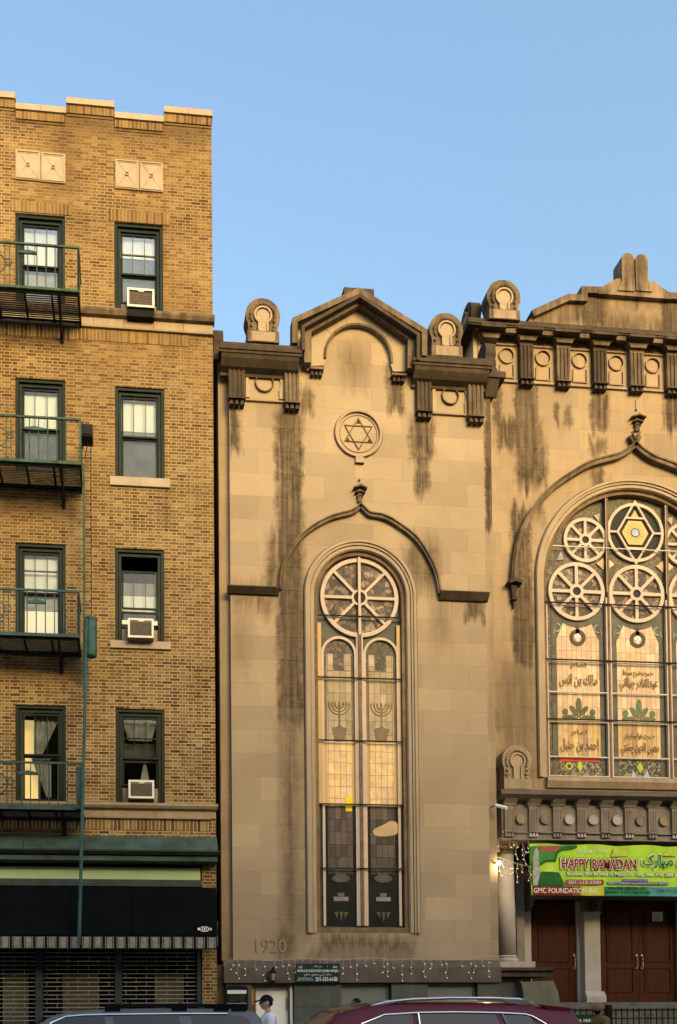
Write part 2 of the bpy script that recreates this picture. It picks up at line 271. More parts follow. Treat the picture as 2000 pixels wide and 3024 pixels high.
M = dict(
    wall=stone('limestone_ashlar', LIME1, LIME2, 0.5, tower_stains, 0.2, (1.05, 0.5), dcol=DK),
    margin=stone('limestone_margin', (0.46, 0.35, 0.215), LIME2, 0.7, [(1433, 1456, 1120, 1560, 0.85, 0.08), (640, 680, 940, 1000, 0.7, 0.1)], 0.34, (1.2, 0.62), dirt=0.25, dcol=DK),
    nave=stone('limestone_nave', (0.50, 0.375, 0.22), (0.39, 0.285, 0.16), 0.6, nave_stains, 1.1, (0.8, 0.5), dirt=0.12, dcol=DK),
    gable=stone('limestone_parapet', (0.44, 0.32, 0.18), (0.30, 0.21, 0.12), 1.2, gable_stains, 1.0, None, dirt=0.45, dcol=DK),
    trim=stone('limestone_trim', (0.47, 0.36, 0.22), (0.36, 0.265, 0.155), 1.5, dirt=0.3, dcol=DK),
    clean=stone('limestone_clean', (0.52, 0.40, 0.25), (0.43, 0.33, 0.20), 1.5, dirt=0.10, dcol=DK),
    dark=stone('sooty_stone', (0.125, 0.09, 0.055), (0.052, 0.038, 0.025), 2.2, dirt=0.7, dcol=(0.026, 0.02, 0.014)),
    half=stone('weathered_stone', (0.30, 0.215, 0.125), (0.14, 0.10, 0.058), 2.0, dirt=0.75, dcol=DK),
    porch=stone('grey_limestone', (0.36, 0.31, 0.24), (0.24, 0.20, 0.15), 2.4, dirt=0.5, dcol=(0.08, 0.066, 0.052)),
    pale=stone('pale_limestone', (0.56, 0.51, 0.42), (0.42, 0.375, 0.30), 2.0, dirt=0.15, dcol=(0.16, 0.13, 0.10)),
    ledge=stone('brown_band_stone', (0.19, 0.15, 0.11), (0.12, 0.09, 0.065), 2.0, dirt=0.4, dcol=(0.06, 0.045, 0.035)),
    green=stone('grey_green_stone', (0.155, 0.165, 0.13), (0.10, 0.11, 0.09), 1.6, None, 0.2, (0.75, 0.62), dirt=0.3, dcol=(0.05, 0.05, 0.04)),
    cheek=stone('mossy_stone', (0.25, 0.235, 0.15), (0.16, 0.15, 0.095), 1.8, dirt=0.35, dcol=(0.07, 0.07, 0.045)),
    crack=plain('joint_shadow', (0.10, 0.07, 0.045), 0.9),
    brick=brick_mat('tan_brick', stains=[(0, 240, 955, 1035, 0.6, 0.25), (0, 240, 1440, 1530, 0.65, 0.3), (0, 245, 1935, 2010, 0.6, 0.3), (480, 505, 1440, 1560, 0.45, 0.25), (0, 245, 2415, 2475, 0.7, 0.3), (0, 630, 330, 400, 0.55, 0.5), (150, 230, 380, 560, 0.35, 0.4), (330, 500, 955, 975, 0.4, 0.2), (120, 620, 620, 700, 0.18, 0.6), (320, 500, 2500, 2530, 0.3, 0.2)]),
    soldier=brick_mat('tan_brick_soldier', 0.078, soldier=True),
    coping=stone('pale_terracotta', (0.56, 0.45, 0.31), (0.44, 0.34, 0.22), 1.8, dirt=0.12, dcol=(0.2, 0.15, 0.1)),
    belt=stone('belt_terracotta', (0.50, 0.39, 0.24), (0.40, 0.29, 0.17), 1.8, dirt=0.35, dcol=(0.12, 0.085, 0.05)),
    greenp=plain('dark_green_paint', (0.020, 0.034, 0.026), 0.45, var=0.4, scale=6),
    sashp=plain('sash_paint', (0.012, 0.02, 0.017), 0.4, var=0.3, scale=6),
    muntin=plain('muntin_paint', (0.16, 0.15, 0.13), 0.5),
    teal=plain('teal_iron_paint', (0.055, 0.14, 0.145), 0.5, var=0.35, scale=5, dark=(0.04, 0.07, 0.065)),
    tealr=plain('weathered_green_iron', (0.075, 0.16, 0.115), 0.55, var=0.45, scale=7, dark=(0.05, 0.04, 0.025)),
    iron=plain('black_iron', (0.012, 0.013, 0.013), 0.5, var=0.5, scale=8),
    slat=plain('underside_slat_iron', (0.022, 0.028, 0.028), 0.55, var=0.5, scale=6),
    blind=plain('white_blind', (0.92, 0.88, 0.86), 0.7, var=0.06, scale=2),
    greyblind=plain('grey_shade', (0.20, 0.19, 0.20), 0.8, var=0.35, scale=3),
    curtain=plain('lace_curtain', (0.54, 0.50, 0.47), 0.85, var=0.35, scale=5),
    room=plain('dark_room', (0.02, 0.02, 0.022), 0.9),
    litwall=glow('lit_room_wall', (1.0, 0.66, 0.24), 0.30),
    litblind=glow('backlit_blind', (0.9, 0.76, 0.58), 0.10),
    acw=plain('white_plastic', (0.78, 0.76, 0.72), 0.45, var=0.08), acg=plain('ac_grille', (0.17, 0.14, 0.115), 0.6, var=0.25, scale=12), acs=plain('side_panel', (0.40, 0.34, 0.22), 0.6, var=0.2),
    copper=plain('verdigris_copper', (0.085, 0.135, 0.115), 0.55, var=0.5, scale=2.5), copperd=plain('dark_cornice_metal', (0.035, 0.05, 0.048), 0.5, var=0.5, scale=3),
    lime=plain('light_green_fascia', (0.42, 0.56, 0.32), 0.55, var=0.12, scale=1.5), bluegrey=plain('teal_grey_beam', (0.07, 0.10, 0.10), 0.6, var=0.35, scale=4),
    awn=plain('black_awning_cloth', (0.0045, 0.0065, 0.0075), 0.85, spec=0.05, var=0.4, scale=2), stripe=plain('grey_awning_stripe', (0.38, 0.36, 0.32), 0.7, var=0.35, scale=9), stripeb=plain('black_valance', (0.008, 0.009, 0.01), 0.7),
    shutter=plain('shutter_slat', (0.54, 0.53, 0.49), 0.45, metal=0.3, var=0.3, scale=8), shopdark=plain('shop_glass_backing', (0.006, 0.007, 0.007), 0.25), shopolive=plain('shop_paper', (0.17, 0.16, 0.10), 0.7, var=0.25, scale=1.5),
    white=plain('white_paint', (0.90, 0.91, 0.88), 0.5, var=0.06, scale=1.5), black=plain('black_paint', (0.008, 0.008, 0.009), 0.5), red=plain('red_letter', (0.42, 0.012, 0.02), 0.5, var=0.25, scale=9),
    tracery=stone('cream_wood_tracery', (0.78, 0.62, 0.45), (0.68, 0.52, 0.37), 3.0, dirt=0.15, dcol=(0.35, 0.22, 0.13)),
    frame=stone('weathered_window_frame', (0.33, 0.23, 0.125), (0.17, 0.11, 0.06), 4.0, dirt=0.5, dcol=(0.05, 0.032, 0.02)),
    bar=plain('rusty_bar', (0.035, 0.022, 0.015), 0.7, var=0.5, scale=8), paleline=plain('pale_glazing_bar', (0.62, 0.55, 0.46), 0.5, var=0.2),
    amber=plain('amber_border_glass', (0.60, 0.42, 0.18), 0.5, spec=0.12, var=0.12, scale=1.2), olive=plain('olive_border_glass', (0.25, 0.20, 0.10), 0.5, spec=0.12, var=0.2), slate=plain('slate_border_glass', (0.15, 0.15, 0.13), 0.5, spec=0.12, var=0.35, scale=4),
    purple=mottled('mottled_purple_glass', [(0.22, 0.17, 0.15), (0.12, 0.10, 0.10), (0.34, 0.26, 0.20), (0.17, 0.14, 0.13), (0.46, 0.36, 0.28), (0.10, 0.085, 0.085)], 9),
    grn=mottled('mottled_green_glass', [(0.16, 0.15, 0.11), (0.24, 0.20, 0.15), (0.15, 0.14, 0.10), (0.26, 0.22, 0.17)], 13),
    q_up=leaded('quarries_upper', [(0.46, 0.34, 0.22), (0.38, 0.30, 0.21), (0.33, 0.27, 0.16), (0.52, 0.40, 0.28)], 0.128, 0.30, lead=(0.16, 0.11, 0.07)),
    q_reflect=leaded('quarries_painted_reflection', [(0.62, 0.42, 0.20), (0.70, 0.50, 0.26), (0.58, 0.42, 0.26), (0.66, 0.46, 0.22)], 0.128, 0.255, lead=(0.24, 0.15, 0.07), kf=1.2),  # bright amber is the sunset reflection in the storm pane, painted as tint
    q_dark=leaded('quarries_dark', [(0.12, 0.095, 0.08), (0.22, 0.175, 0.16), (0.10, 0.085, 0.06), (0.16, 0.13, 0.13), (0.26, 0.19, 0.14)], 0.128, 0.27, lead=(0.02, 0.018, 0.016), kf=0.6),
    q_pink=leaded('quarries_pink', [(0.52, 0.38, 0.26), (0.44, 0.32, 0.24), (0.60, 0.47, 0.34), (0.44, 0.30, 0.19), (0.62, 0.44, 0.26)], 0.12, 0.33, lead=(0.30, 0.19, 0.11), kf=1.15),
    q_gold=leaded('quarries_gold', [(0.54, 0.36, 0.15), (0.40, 0.25, 0.13), (0.60, 0.42, 0.20), (0.30, 0.19, 0.13), (0.50, 0.36, 0.22)], 0.12, 1.4, lead=(0.28, 0.15, 0.06), kf=1.1),
    q_gem=mottled('jewel_glass', [(0.06, 0.09, 0.05), (0.35, 0.25, 0.15), (0.04, 0.14, 0.12), (0.45, 0.35, 0.22), (0.16, 0.10, 0.08), (0.55, 0.5, 0.4)], 26),
    dglass=plain('dark_glass', (0.013, 0.018, 0.02), 0.5, spec=0.12, var=0.4, scale=2), yellow=plain('painted_lamp_glow', (0.95, 0.72, 0.01), 0.5, spec=0.12, var=0.05), blob=plain('painted_lamp_reflection', (0.62, 0.42, 0.25), 0.5, spec=0.12, var=0.15), lead=plain('lead_line', (0.30, 0.21, 0.14), 0.5), leadd=plain('dark_lead', (0.10, 0.075, 0.055), 0.5),  # yellow and blob: lamp glow and lamp reflection painted as colour
    lilac=plain('lilac_glass', (0.40, 0.36, 0.38), 0.5, spec=0.12), bluegl=plain('blue_glass', (0.35, 0.50, 0.62), 0.5, spec=0.12), leaf=plain('green_leaf_glass', (0.17, 0.24, 0.13), 0.5, spec=0.12, var=0.4, scale=8), leafd=plain('dull_leaf_glass', (0.16, 0.17, 0.08), 0.5, spec=0.12, var=0.4, scale=8), lgreen=plain('lime_glass', (0.45, 0.60, 0.06), 0.5, spec=0.12), redgl=plain('red_glass', (0.65, 0.06, 0.03), 0.5, spec=0.12), goldline=plain('gold_letter_edge', (0.86, 0.68, 0.32), 0.4), brownl=plain('brown_letter', (0.30, 0.19, 0.11), 0.5, spec=0.1), brownglass=plain('muted_brown_glass', (0.30, 0.22, 0.14), 0.5, spec=0.12, var=0.3),  # includes the muted brown glass of candelabra, borders and tablets
    wood=None, brass=plain('brass', (0.55, 0.42, 0.30), 0.3, metal=0.9, var=0.1), paper=plain('paper', (0.62, 0.58, 0.46), 0.8, var=0.08),
    signg=plain('dark_green_sign', (0.012, 0.055, 0.052), 0.45, var=0.25, scale=3), signw=plain('sign_white', (0.75, 0.76, 0.74), 0.5, var=0.1, scale=10),
    bgreen=plain('banner_green', (0.38, 0.66, 0.035), 0.55, var=0.25, scale=2.5), bdgreen=plain('banner_dark_green', (0.02, 0.16, 0.035), 0.55, var=0.35, scale=4), bmid=plain('banner_mid_green', (0.05, 0.32, 0.06), 0.55, var=0.4, scale=5), bred=plain('banner_red', (0.23, 0.012, 0.014), 0.55, var=0.2), borange=plain('banner_orange', (0.42, 0.12, 0.02), 0.55), byellow=plain('banner_yellow', (0.55, 0.55, 0.04), 0.55), bteal=plain('banner_teal', (0.03, 0.30, 0.17), 0.55, var=0.3), bcyan=plain('banner_cyan', (0.10, 0.42, 0.45), 0.55, var=0.3), bwhite=plain('banner_white', (0.72, 0.74, 0.70), 0.55, var=0.15, scale=8), bgrey=plain('banner_minaret', (0.48, 0.49, 0.47), 0.55, var=0.35, scale=9), bpink=plain('banner_pink', (0.50, 0.13, 0.10), 0.55, var=0.4, scale=12), bblue=plain('banner_blue', (0.10, 0.13, 0.45), 0.55), byel2=plain('banner_pale_yellow', (0.50, 0.62, 0.10), 0.55, var=0.2),
    wire=plain('white_wire', (0.54, 0.50, 0.44), 0.5), bulb=glow('lit_bulb', (1.0, 0.93, 0.82), 0.22), lampg=glow('lit_lamp', (1.0, 0.90, 0.75), 7),
    asphalt=plain('asphalt', (0.05, 0.05, 0.052), 0.85, var=0.3, scale=5, bump=0.3), concrete=plain('sidewalk_concrete', (0.27, 0.26, 0.24), 0.85, var=0.2, scale=1.5, bump=0.2), kerbm=plain('kerb_stone', (0.33, 0.32, 0.30), 0.85, var=0.2),
    roofm=plain('tar_roof', (0.06, 0.06, 0.06), 0.9), cinder=plain('grey_block', (0.20, 0.195, 0.18), 0.85, var=0.35, scale=4),
    skin1=plain('skin_light', (0.72, 0.45, 0.33), 0.5, var=0.12, scale=30), skin2=plain('skin_brown', (0.36, 0.18, 0.10), 0.5, var=0.12, scale=30), hair=plain('dark_hair', (0.012, 0.010, 0.009), 0.6, var=0.4, scale=60), cap=plain('navy_cap', (0.012, 0.014, 0.022), 0.7), tee=plain('white_tee', (0.95, 0.93, 0.98), 0.8, var=0.1, scale=5), jean=plain('blue_jeans', (0.05, 0.07, 0.12), 0.8), olivesh=plain('tan_shirt', (0.24, 0.17, 0.07), 0.8), shoe=plain('black_shoe', (0.015, 0.015, 0.015), 0.5), eye=plain('eye_white', (0.6, 0.58, 0.55), 0.3), navy=plain('navy_shirt', (0.03, 0.035, 0.06), 0.8),
    chrome=plain('chrome_trim', (0.72, 0.74, 0.78), 0.18, metal=0.9, var=0.04), carglass=plain('tinted_car_glass', (0.010, 0.014, 0.020), 0.08, var=0.2, spec=0.4), tyre=plain('tyre_rubber', (0.015, 0.015, 0.015), 0.8), silver=plain('silver_rail', (0.62, 0.66, 0.72), 0.22, metal=0.75, var=0.05), sunroof=plain('brown_roof_glass', (0.06, 0.035, 0.025), 0.12, var=0.4, scale=2, spec=0.8), winglass=glass('window_glass', 0.55),
)
def carpaint(name, c, metal=0.35):
    t = NT(name); p = t.pos(); fl = t.noise(p, 400, 1)
    t.l(t.ramp(fl, [(0.3, tuple(x*0.8 for x in c)), (0.7, tuple(x*1.2 for x in c))]), t.b.inputs['Base Color'])
    t.b.inputs['Metallic'].default_value = metal*0.4; t.b.inputs['Roughness'].default_value = 0.45
    t.b.inputs['Coat Weight'].default_value = 0.12; t.b.inputs['Specular IOR Level'].default_value = 0.25; t.b.inputs['Coat Roughness'].default_value = 0.06
    return t.m
M['burgundy'] = carpaint('burgundy_paint', (0.12, 0.006, 0.018)); M['greycar'] = carpaint('grey_paint', (0.15, 0.142, 0.14), 0.3)
def woodm():
    t = NT('red_brown_wood'); p = t.pos(); mp = t.n('ShaderNodeMapping'); mp.inputs['Scale'].default_value = (14, 14, 0.8); t.l(p, mp.inputs[0])
    g = t.noise(mp.outputs[0], 1.6, 6, 0.7)
    t.l(t.ramp(g, [(0.3, (0.022, 0.006, 0.0035)), (0.55, (0.05, 0.012, 0.006)), (0.78, (0.11, 0.03, 0.013))]), t.b.inputs['Base Color'])
    t.b.inputs['Roughness'].default_value = 0.55; t.b.inputs['Specular IOR Level'].default_value = 0.12; return t.m
M['wood'] = woodm()

# ------------------------------------------------------------------ object helpers
def empty(name, loc=(0, 0, 0), label=None, cat=None, group=None):
    o = bpy.data.objects.new(name, None); COL.objects.link(o); o.location = loc; o.empty_display_size = 0.2
    if label: o['label'] = label
    if cat: o['category'] = cat
    if group: o['group'] = group
    return o
def tag(o, label=None, cat=None, group=None, kind=None):
    if label: o['label'] = label
    if cat: o['category'] = cat
    if group: o['group'] = group
    if kind: o['kind'] = kind
    return o
def root_world(o):
    v = Vector((0, 0, 0))
    while o is not None:
        v += o.location; o = o.parent
    return v
def link(name, me, mat, parent=None):
    """mesh data given in world coordinates; stored relative to the parent's location"""
    o = bpy.data.objects.new(name, me); COL.objects.link(o)
    for m in (mat if isinstance(mat, (list, tuple)) else [mat]): me.materials.append(m)
    if parent is not None:
        me.transform(Matrix.Translation(-root_world(parent))); o.parent = parent
    return o
def obj(name, bm, mat, parent=None, smooth=False):
    me = bpy.data.meshes.new(name)
    bmesh.ops.recalc_face_normals(bm, faces=bm.faces)
    if smooth:
        for f in bm.faces: f.smooth = True
    bm.to_mesh(me); bm.free()
    return link(name, me, mat, parent)
def NB(): return bmesh.new()
def box(bm, x0, x1, y0, y1, z0, z1, mi=0):
    v = [bm.verts.new(c) for c in ((x0, y0, z0), (x1, y0, z0), (x1, y1, z0), (x0, y1, z0), (x0, y0, z1), (x1, y0, z1), (x1, y1, z1), (x0, y1, z1))]
    for q in ((0, 1, 5, 4), (1, 2, 6, 5), (2, 3, 7, 6), (3, 0, 4, 7), (4, 5, 6, 7), (3, 2, 1, 0)):
        f = bm.faces.new([v[i] for i in q]); f.material_index = mi
    return v
def boxc(bm, c, x0, y0, x1, y1, Y, ya, yb, mi=0):
    a, b, d, e = rect(c, x0, y0, x1, y1, Y); return box(bm, a, b, ya, yb, d, e, mi)
def prism(bm, poly, y0, y1, mi=0):
    """convex-or-not polygon (x,z) extruded between y0 and y1 (ngon caps)"""
    a = [bm.verts.new((x, y0, z)) for x, z in poly]; b = [bm.verts.new((x, y1, z)) for x, z in poly]
    n = len(poly)
    for f in [bm.faces.new(a), bm.faces.new(b[::-1])] + [bm.faces.new((a[i], b[i], b[(i+1) % n], a[(i+1) % n])) for i in range(n)]: f.material_index = mi
def mould(bm, prof, x0, x1, mi=0):
    """profile (y,z) polygon extruded along x"""
    a = [bm.verts.new((x0, y, z)) for y, z in prof]; b = [bm.verts.new((x1, y, z)) for y, z in prof]; n = len(prof)
    for f in [bm.faces.new(a), bm.faces.new(b[::-1])] + [bm.faces.new((a[i], b[i], b[(i+1) % n], a[(i+1) % n])) for i in range(n)]: f.material_index = mi
def ribbon(bm, path, w_, y0, y1, closed=False, mi=0):
    """rectangular-section bar following a path in the XZ plane"""
    n = len(path); L = []; Rr = []
    for i in range(n):
        p = Vector(path[i])
        a = Vector(path[(i-1) % n]) if (closed or i > 0) else None; b = Vector(path[(i+1) % n]) if (closed or i < n-1) else None
        d1 = (p-a).normalized() if a is not None and (p-a).length > 1e-9 else None; d2 = (b-p).normalized() if b is not None and (b-p).length > 1e-9 else None
        if d1 is None: d1 = d2
        if d2 is None: d2 = d1
        n1 = Vector((-d1.y, d1.x)); n2 = Vector((-d2.y, d2.x)); m = n1+n2
        if m.length < 1e-6: m = n1.copy()
        m.normalize(); k = 1/max(0.35, m.dot(n1))
        L.append(p+m*w_/2*k); Rr.append(p-m*w_/2*k)
    V = [[bm.verts.new((q.x, y, q.y)) for q in S] for y in (y0, y1) for S in (L, Rr)]
    m = n if closed else n-1; fs = []
    for i in range(m):
        j = (i+1) % n
        fs += [bm.faces.new((V[0][i], V[1][i], V[1][j], V[0][j])), bm.faces.new((V[2][i], V[2][j], V[3][j], V[3][i])), bm.faces.new((V[0][i], V[0][j], V[2][j], V[2][i])), bm.faces.new((V[1][i], V[3][i], V[3][j], V[1][j]))]
    if not closed:
        for i in (0, n-1): fs.append(bm.faces.new((V[0][i], V[2][i], V[3][i], V[1][i])))
    for f in fs: f.material_index = mi
def arc(cx, cz, r, a0, a1, n=24): return [(cx+r*math.cos(R(a0+(a1-a0)*i/n)), cz+r*math.sin(R(a0+(a1-a0)*i/n))) for i in range(n+1)]
def circ(cx, cz, r, n=28): return arc(cx, cz, r, 0, 360, n)[:-1]
def ring(bm, cx, cz, r, w_, y0, y1, mi=0, n=32): ribbon(bm, circ(cx, cz, r, n), w_, y0, y1, True, mi)
def tube(bm, path, r, n=6, mi=0):
    """round bar along 3D points"""
    rings = []
    for i, p in enumerate(path):
        p = Vector(p); a = Vector(path[max(0, i-1)]); b = Vector(path[min(len(path)-1, i+1)]); d = (b-a).normalized()
        s = d.cross(Vector((0, 0, 1))); s = d.cross(Vector((1, 0, 0))) if s.length < 0.1 else s; s.normalize(); t = d.cross(s)
        rr = r[i] if isinstance(r, (list, tuple)) else r
        rings.append([bm.verts.new(p+(s*math.cos(2*math.pi*k/n)+t*math.sin(2*math.pi*k/n))*rr) for k in range(n)])
    fs = []
    for A, B in zip(rings, rings[1:]):
        for k in range(n): fs.append(bm.faces.new((A[k], A[(k+1) % n], B[(k+1) % n], B[k])))
    fs += [bm.faces.new(rings[0]), bm.faces.new(rings[-1][::-1])]
    for f in fs: f.material_index = mi
def lathe(bm, cx, cy, prof, n=28, mi=0):
    rs = [[bm.verts.new((cx+r*math.cos(2*math.pi*k/n), cy+r*math.sin(2*math.pi*k/n), z)) for k in range(n)] for r, z in prof]
    for A, B in zip(rs, rs[1:]):
        for k in range(n): bm.faces.new((A[k], A[(k+1) % n], B[(k+1) % n], B[k])).material_index = mi
    bm.faces.new(rs[0][::-1]); bm.faces.new(rs[-1])
def ball(bm, x, y, z, rx, ry=None, rz=None, mi=0, seg=10):
    ry = ry or rx; rz = rz or rx
    g = bmesh.ops.create_uvsphere(bm, u_segments=seg, v_segments=max(5, seg*2//3), radius=1.0, matrix=Matrix.Translation((x, y, z)) @ Matrix.Diagonal((rx, ry, rz, 1)))
    for f in {f for v in g['verts'] for f in v.link_faces}: f.material_index = mi; f.smooth = True
def plate(name, outer, holes, y0, y1, mat, parent=None):
    """filled polygon with holes in XZ, thickness y0..y1"""
    cu = bpy.data.curves.new(name, 'CURVE'); cu.dimensions = '2D'; cu.fill_mode = 'BOTH'; cu.extrude = abs(y1-y0)/2
    for poly in [outer]+list(holes):
        s = cu.splines.new('POLY'); s.points.add(len(poly)-1); s.use_cyclic_u = True
        for i, (x, z) in enumerate(poly): s.points[i].co = (x, z, 0, 1)
    o = bpy.data.objects.new('tmp', cu); COL.objects.link(o)
    me = bpy.data.meshes.new_from_object(o.evaluated_get(bpy.context.evaluated_depsgraph_get()))
    bpy.data.objects.remove(o); bpy.data.curves.remove(cu)
    me.materials.clear()
    me.transform(Matrix.Translation((0, (y0+y1)/2, 0)) @ Matrix.Rotation(math.pi/2, 4, 'X'))
    me.name = name
    return link(name, me, mat, parent)
def cat_smooth(P_, k=5):
    out = []
    for i in range(len(P_)-1):
        p0 = Vector(P_[max(0, i-1)]); p1 = Vector(P_[i]); p2 = Vector(P_[i+1]); p3 = Vector(P_[min(len(P_)-1, i+2)])
        for j in range(k):
            t = j/k; out.append(tuple(0.5*((2*p1)+(p2-p0)*t+(2*p0-5*p1+4*p2-p3)*t*t+(3*p1-p0-3*p2+p3)*t**3)))
    out.append(tuple(P_[-1])); return out
AR = dict()
def _ar():
    forms = {'ا': 'fe8d', 'أ': 'fe83', 'ب': 'fe8f', 'ت': 'fe95', 'ج': 'fe9d', 'ح': 'fea1', 'خ': 'fea5', 'د': 'fea9', 'ر': 'fead', 'ز': 'feaf', 'س': 'feb1', 'ش': 'feb5', 'ص': 'feb9', 'ض': 'febd', 'ع': 'fec9', 'غ': 'fecd', 'ف': 'fed1', 'ق': 'fed5', 'ل': 'fedd', 'م': 'fee1', 'ن': 'fee5', 'ه': 'fee9', 'و': 'feed', 'ي': 'fef1', 'ی': 'fbfc', 'ک': 'fb8e', 'ك': 'fed9', 'ث': 'fe99', 'ظ': 'fec5', 'ط': 'fec1', 'ئ': 'fe89', 'چ': 'fb7a', 'ہ': 'fba6'}
    for k, v in forms.items(): AR[k] = int(v, 16)
_ar(); NOJOIN = set('اأدرزو')
def arabic(s):
    out = []
    for i, ch in enumerate(s):
        if ch not in AR: out.append(ch); continue
        prev = i > 0 and s[i-1] in AR and s[i-1] not in NOJOIN; nxt = i < len(s)-1 and s[i+1] in AR and ch not in NOJOIN
        b = AR[ch]
        out.append(chr(b + (1 if prev else 0) if ch in NOJOIN else b + (3 if prev and nxt else 2 if nxt else 1 if prev else 0)))
    return ''.join(reversed(out))
def text(name, body, box4, y, mat, parent, depth=0.012, fat=0.0, shear=0.0):
    """lettering scaled to fill x0,x1,z0,z1 on plane y (front face at y)"""
    c = bpy.data.curves.new(name, 'FONT'); c.body = body; c.extrude = 0.02; c.offset = fat; c.resolution_u = 3; c.shear = shear; c.fill_mode = 'FRONT' if depth < 0.004 else 'BOTH'
    o = bpy.data.objects.new('tmp', c); COL.objects.link(o)
    me = bpy.data.meshes.new_from_object(o.evaluated_get(bpy.context.evaluated_depsgraph_get()))
    bpy.data.objects.remove(o); bpy.data.curves.remove(c)
    xs = [v.co.x for v in me.vertices]; ys = [v.co.y for v in me.vertices]
    x0, x1, z0, z1 = box4; sx = (x1-x0)/(max(xs)-min(xs)); sz = (z1-z0)/(max(ys)-min(ys)); mx, my = min(xs), min(ys)
    for v in me.vertices:
        X, Z, D = v.co; v.co = (x0+(X-mx)*sx, y+(0.02-D)/0.04*depth, z0+(Z-my)*sz)
    me.materials.clear(); me.name = name
    return link(name, me, mat, parent)

# ================================================================== SETTING
def struct(name, bm, m): return tag(obj(name, bm, m), kind='structure')
b = NB(); box(b, -150, 150, -150, 150, -0.3, -0.012); struct('ground', b, M['asphalt'])
b = NB(); box(b, -120, 120, -16.2, -5.75, -0.011, 0.0); struct('road', b, M['asphalt'])
b = NB(); box(b, -120, 120, -5.6, 14, -0.01, 0.15); struct('sidewalk', b, M['concrete'])
b = NB(); box(b, -120, 120, -5.75, -5.6, -0.01, 0.155); struct('kerb', b, M['kerbm'])
b = NB(); box(b, -120, 120, -30, -16.2, -0.01, 0.15); struct('sidewalk', b, M['concrete'])

# ================================================================== BRICK APARTMENT BUILDING
BB = empty('apartment_building', (-3, 0, 0.15), 'tan brick apartment building with stepped parapet, green windows and a shuttered shop', 'building')
XR = P(632, 1500, 0)[0]; XL = -11.0
zm = pt(cL, 1320, 345, 0)[1]; zl = pt(cL, 975, 385, 0)[1]          # brick tops under the copings
def LX(x): return pt(cL, x, 300, 0)[0]
steps = [LX(1149), LX(804), LX(464), LX(111)]
while steps[-1] > XL: steps.append(steps[-1]-(steps[0]-steps[1]))
top = [(XR, zm)]; hi = True
for s in steps:
    if s < XL: break
    top += [(s, zm if hi else zl), (s, zl if hi else zm)]; hi = not hi
top.append((XL, zm if hi else zl))
ZB = 2.2
wins = []      # (x0,x1,z0,z1, kind)
def wrect(c, x0, y0, x1, y1): return rect(c, x0, y0, x1, y1, 0)
wr = [wrect(cL, 803, 1092, 1144, 1752), wrect(cL2, 808, 461, 1154, 1110), wrect(cL2, 808, 1594, 1153, 2249), wrect(cL3, 812, 935, 1157, 1606)]
wlx = (pt(cL2, 108, 800, 0)[0], pt(cL2, 460, 800, 0)[0])
for i, q in enumerate(wr):
    zt = (pt(cL, 288, 1030, 0)[1], pt(cL2, 285, 401, 0)[1], pt(cL2, 285, 1555, 0)[1], pt(cL3, 285, 908, 0)[1])[i]
    wins.append((wlx[0], wlx[1], q[2]+(zt-q[3]), zt, 'L%d' % i)); wins.append((q[0], q[1], q[2], q[3], 'R%d' % i))
SHOPT = pt(cM, 700, 330, 0)[1]
outer = [(XL, SHOPT), (XR, SHOPT)] + top
plate('front_wall', outer, [[(a, c), (b_, c), (b_, d), (a, d)] for a, b_, c, d, k in wins], 0, 0.3, M['brick'], BB)
b = NB(); box(b, XL, XR, 0.31, 14, zl-1.0, zl-0.8); obj('roof', b, M['roofm'], BB)
b = NB(); box(b, XR-0.3, XR, 0.302, 14, 0.15, zm); box(b, XL, XL+0.3, 0.302, 14, 0.15, zm); obj('side_wall', b, M['brick'], BB)
b = NB(); box(b, XL+0.31, XR-0.31, 1.2, 1.3, 0.15, zl-1.01); obj('inner_wall', b, M['room'], BB)
# copings and projecting course below them
edges = [XR+0.02]+[s for s in steps if s > XL]+[XL]; hi = True
for a, e in zip(edges[1:], edges[:-1]):
    z = zm if hi else zl
    b = NB(); n = 2
    for k in range(n):
        q0 = a+(e-a)*k/n; q1 = a+(e-a)*(k+1)/n
        box(b, q0+0.003, q1-0.003, -0.07, 0.35, z+0.001, z+0.125)
    obj('coping', b, M['coping'], BB)
    b = NB(); box(b, a+(0.0 if hi else 0.003), e-0.022, -0.035, 0, z-0.17, z-0.001); obj('corbel_course', b, M['soldier'], BB)
    b = NB(); box(b, a, e-0.022, -0.012, 0, z-0.22, z-0.171); obj('shadow_course', b, M['brick'], BB)
    hi = not hi
# ornamental panels
for (x0, y0, x1, y1) in ((108, 588, 286, 794), (288, 606, 460, 812), (806, 654, 975, 858), (978, 668, 1144, 872)):
    q = rect(cL, x0, y0, x1, y1, 0); p = tag(obj('stone_panel', (lambda bb: (box(bb, q[0]+0.004, q[1]-0.004, -0.03, 0, q[2], q[3]), bb)[1])(NB()), M['coping'], BB))
    b = NB(); a0, a1, c0, c1 = q[0]+0.03, q[1]-0.03, q[2]+0.03, q[3]-0.03
    ribbon(b, [(a0, c0), (a1, c0), (a1, c1), (a0, c1)], 0.02, -0.045, -0.03, True)
    obj('panel_frame', b, M['coping'], p)
    b = NB(); ribbon(b, [(a0+.03, c0+.03), (a1-.03, c1-.03)], 0.008, -0.034, -0.03); ribbon(b, [(a1-.03, c0+.03), (a0+.03, c1-.03)], 0.008, -0.0345, -0.03)
    ring(b, (a0+a1)/2, (c0+c1)/2, 0.035, 0.012, -0.05, -0.03); box(b, a0+.04, a1-.04, -0.036, -0.03, c1-0.04, c1-0.022)
    obj('cross_moulding', b, M['belt'], p)
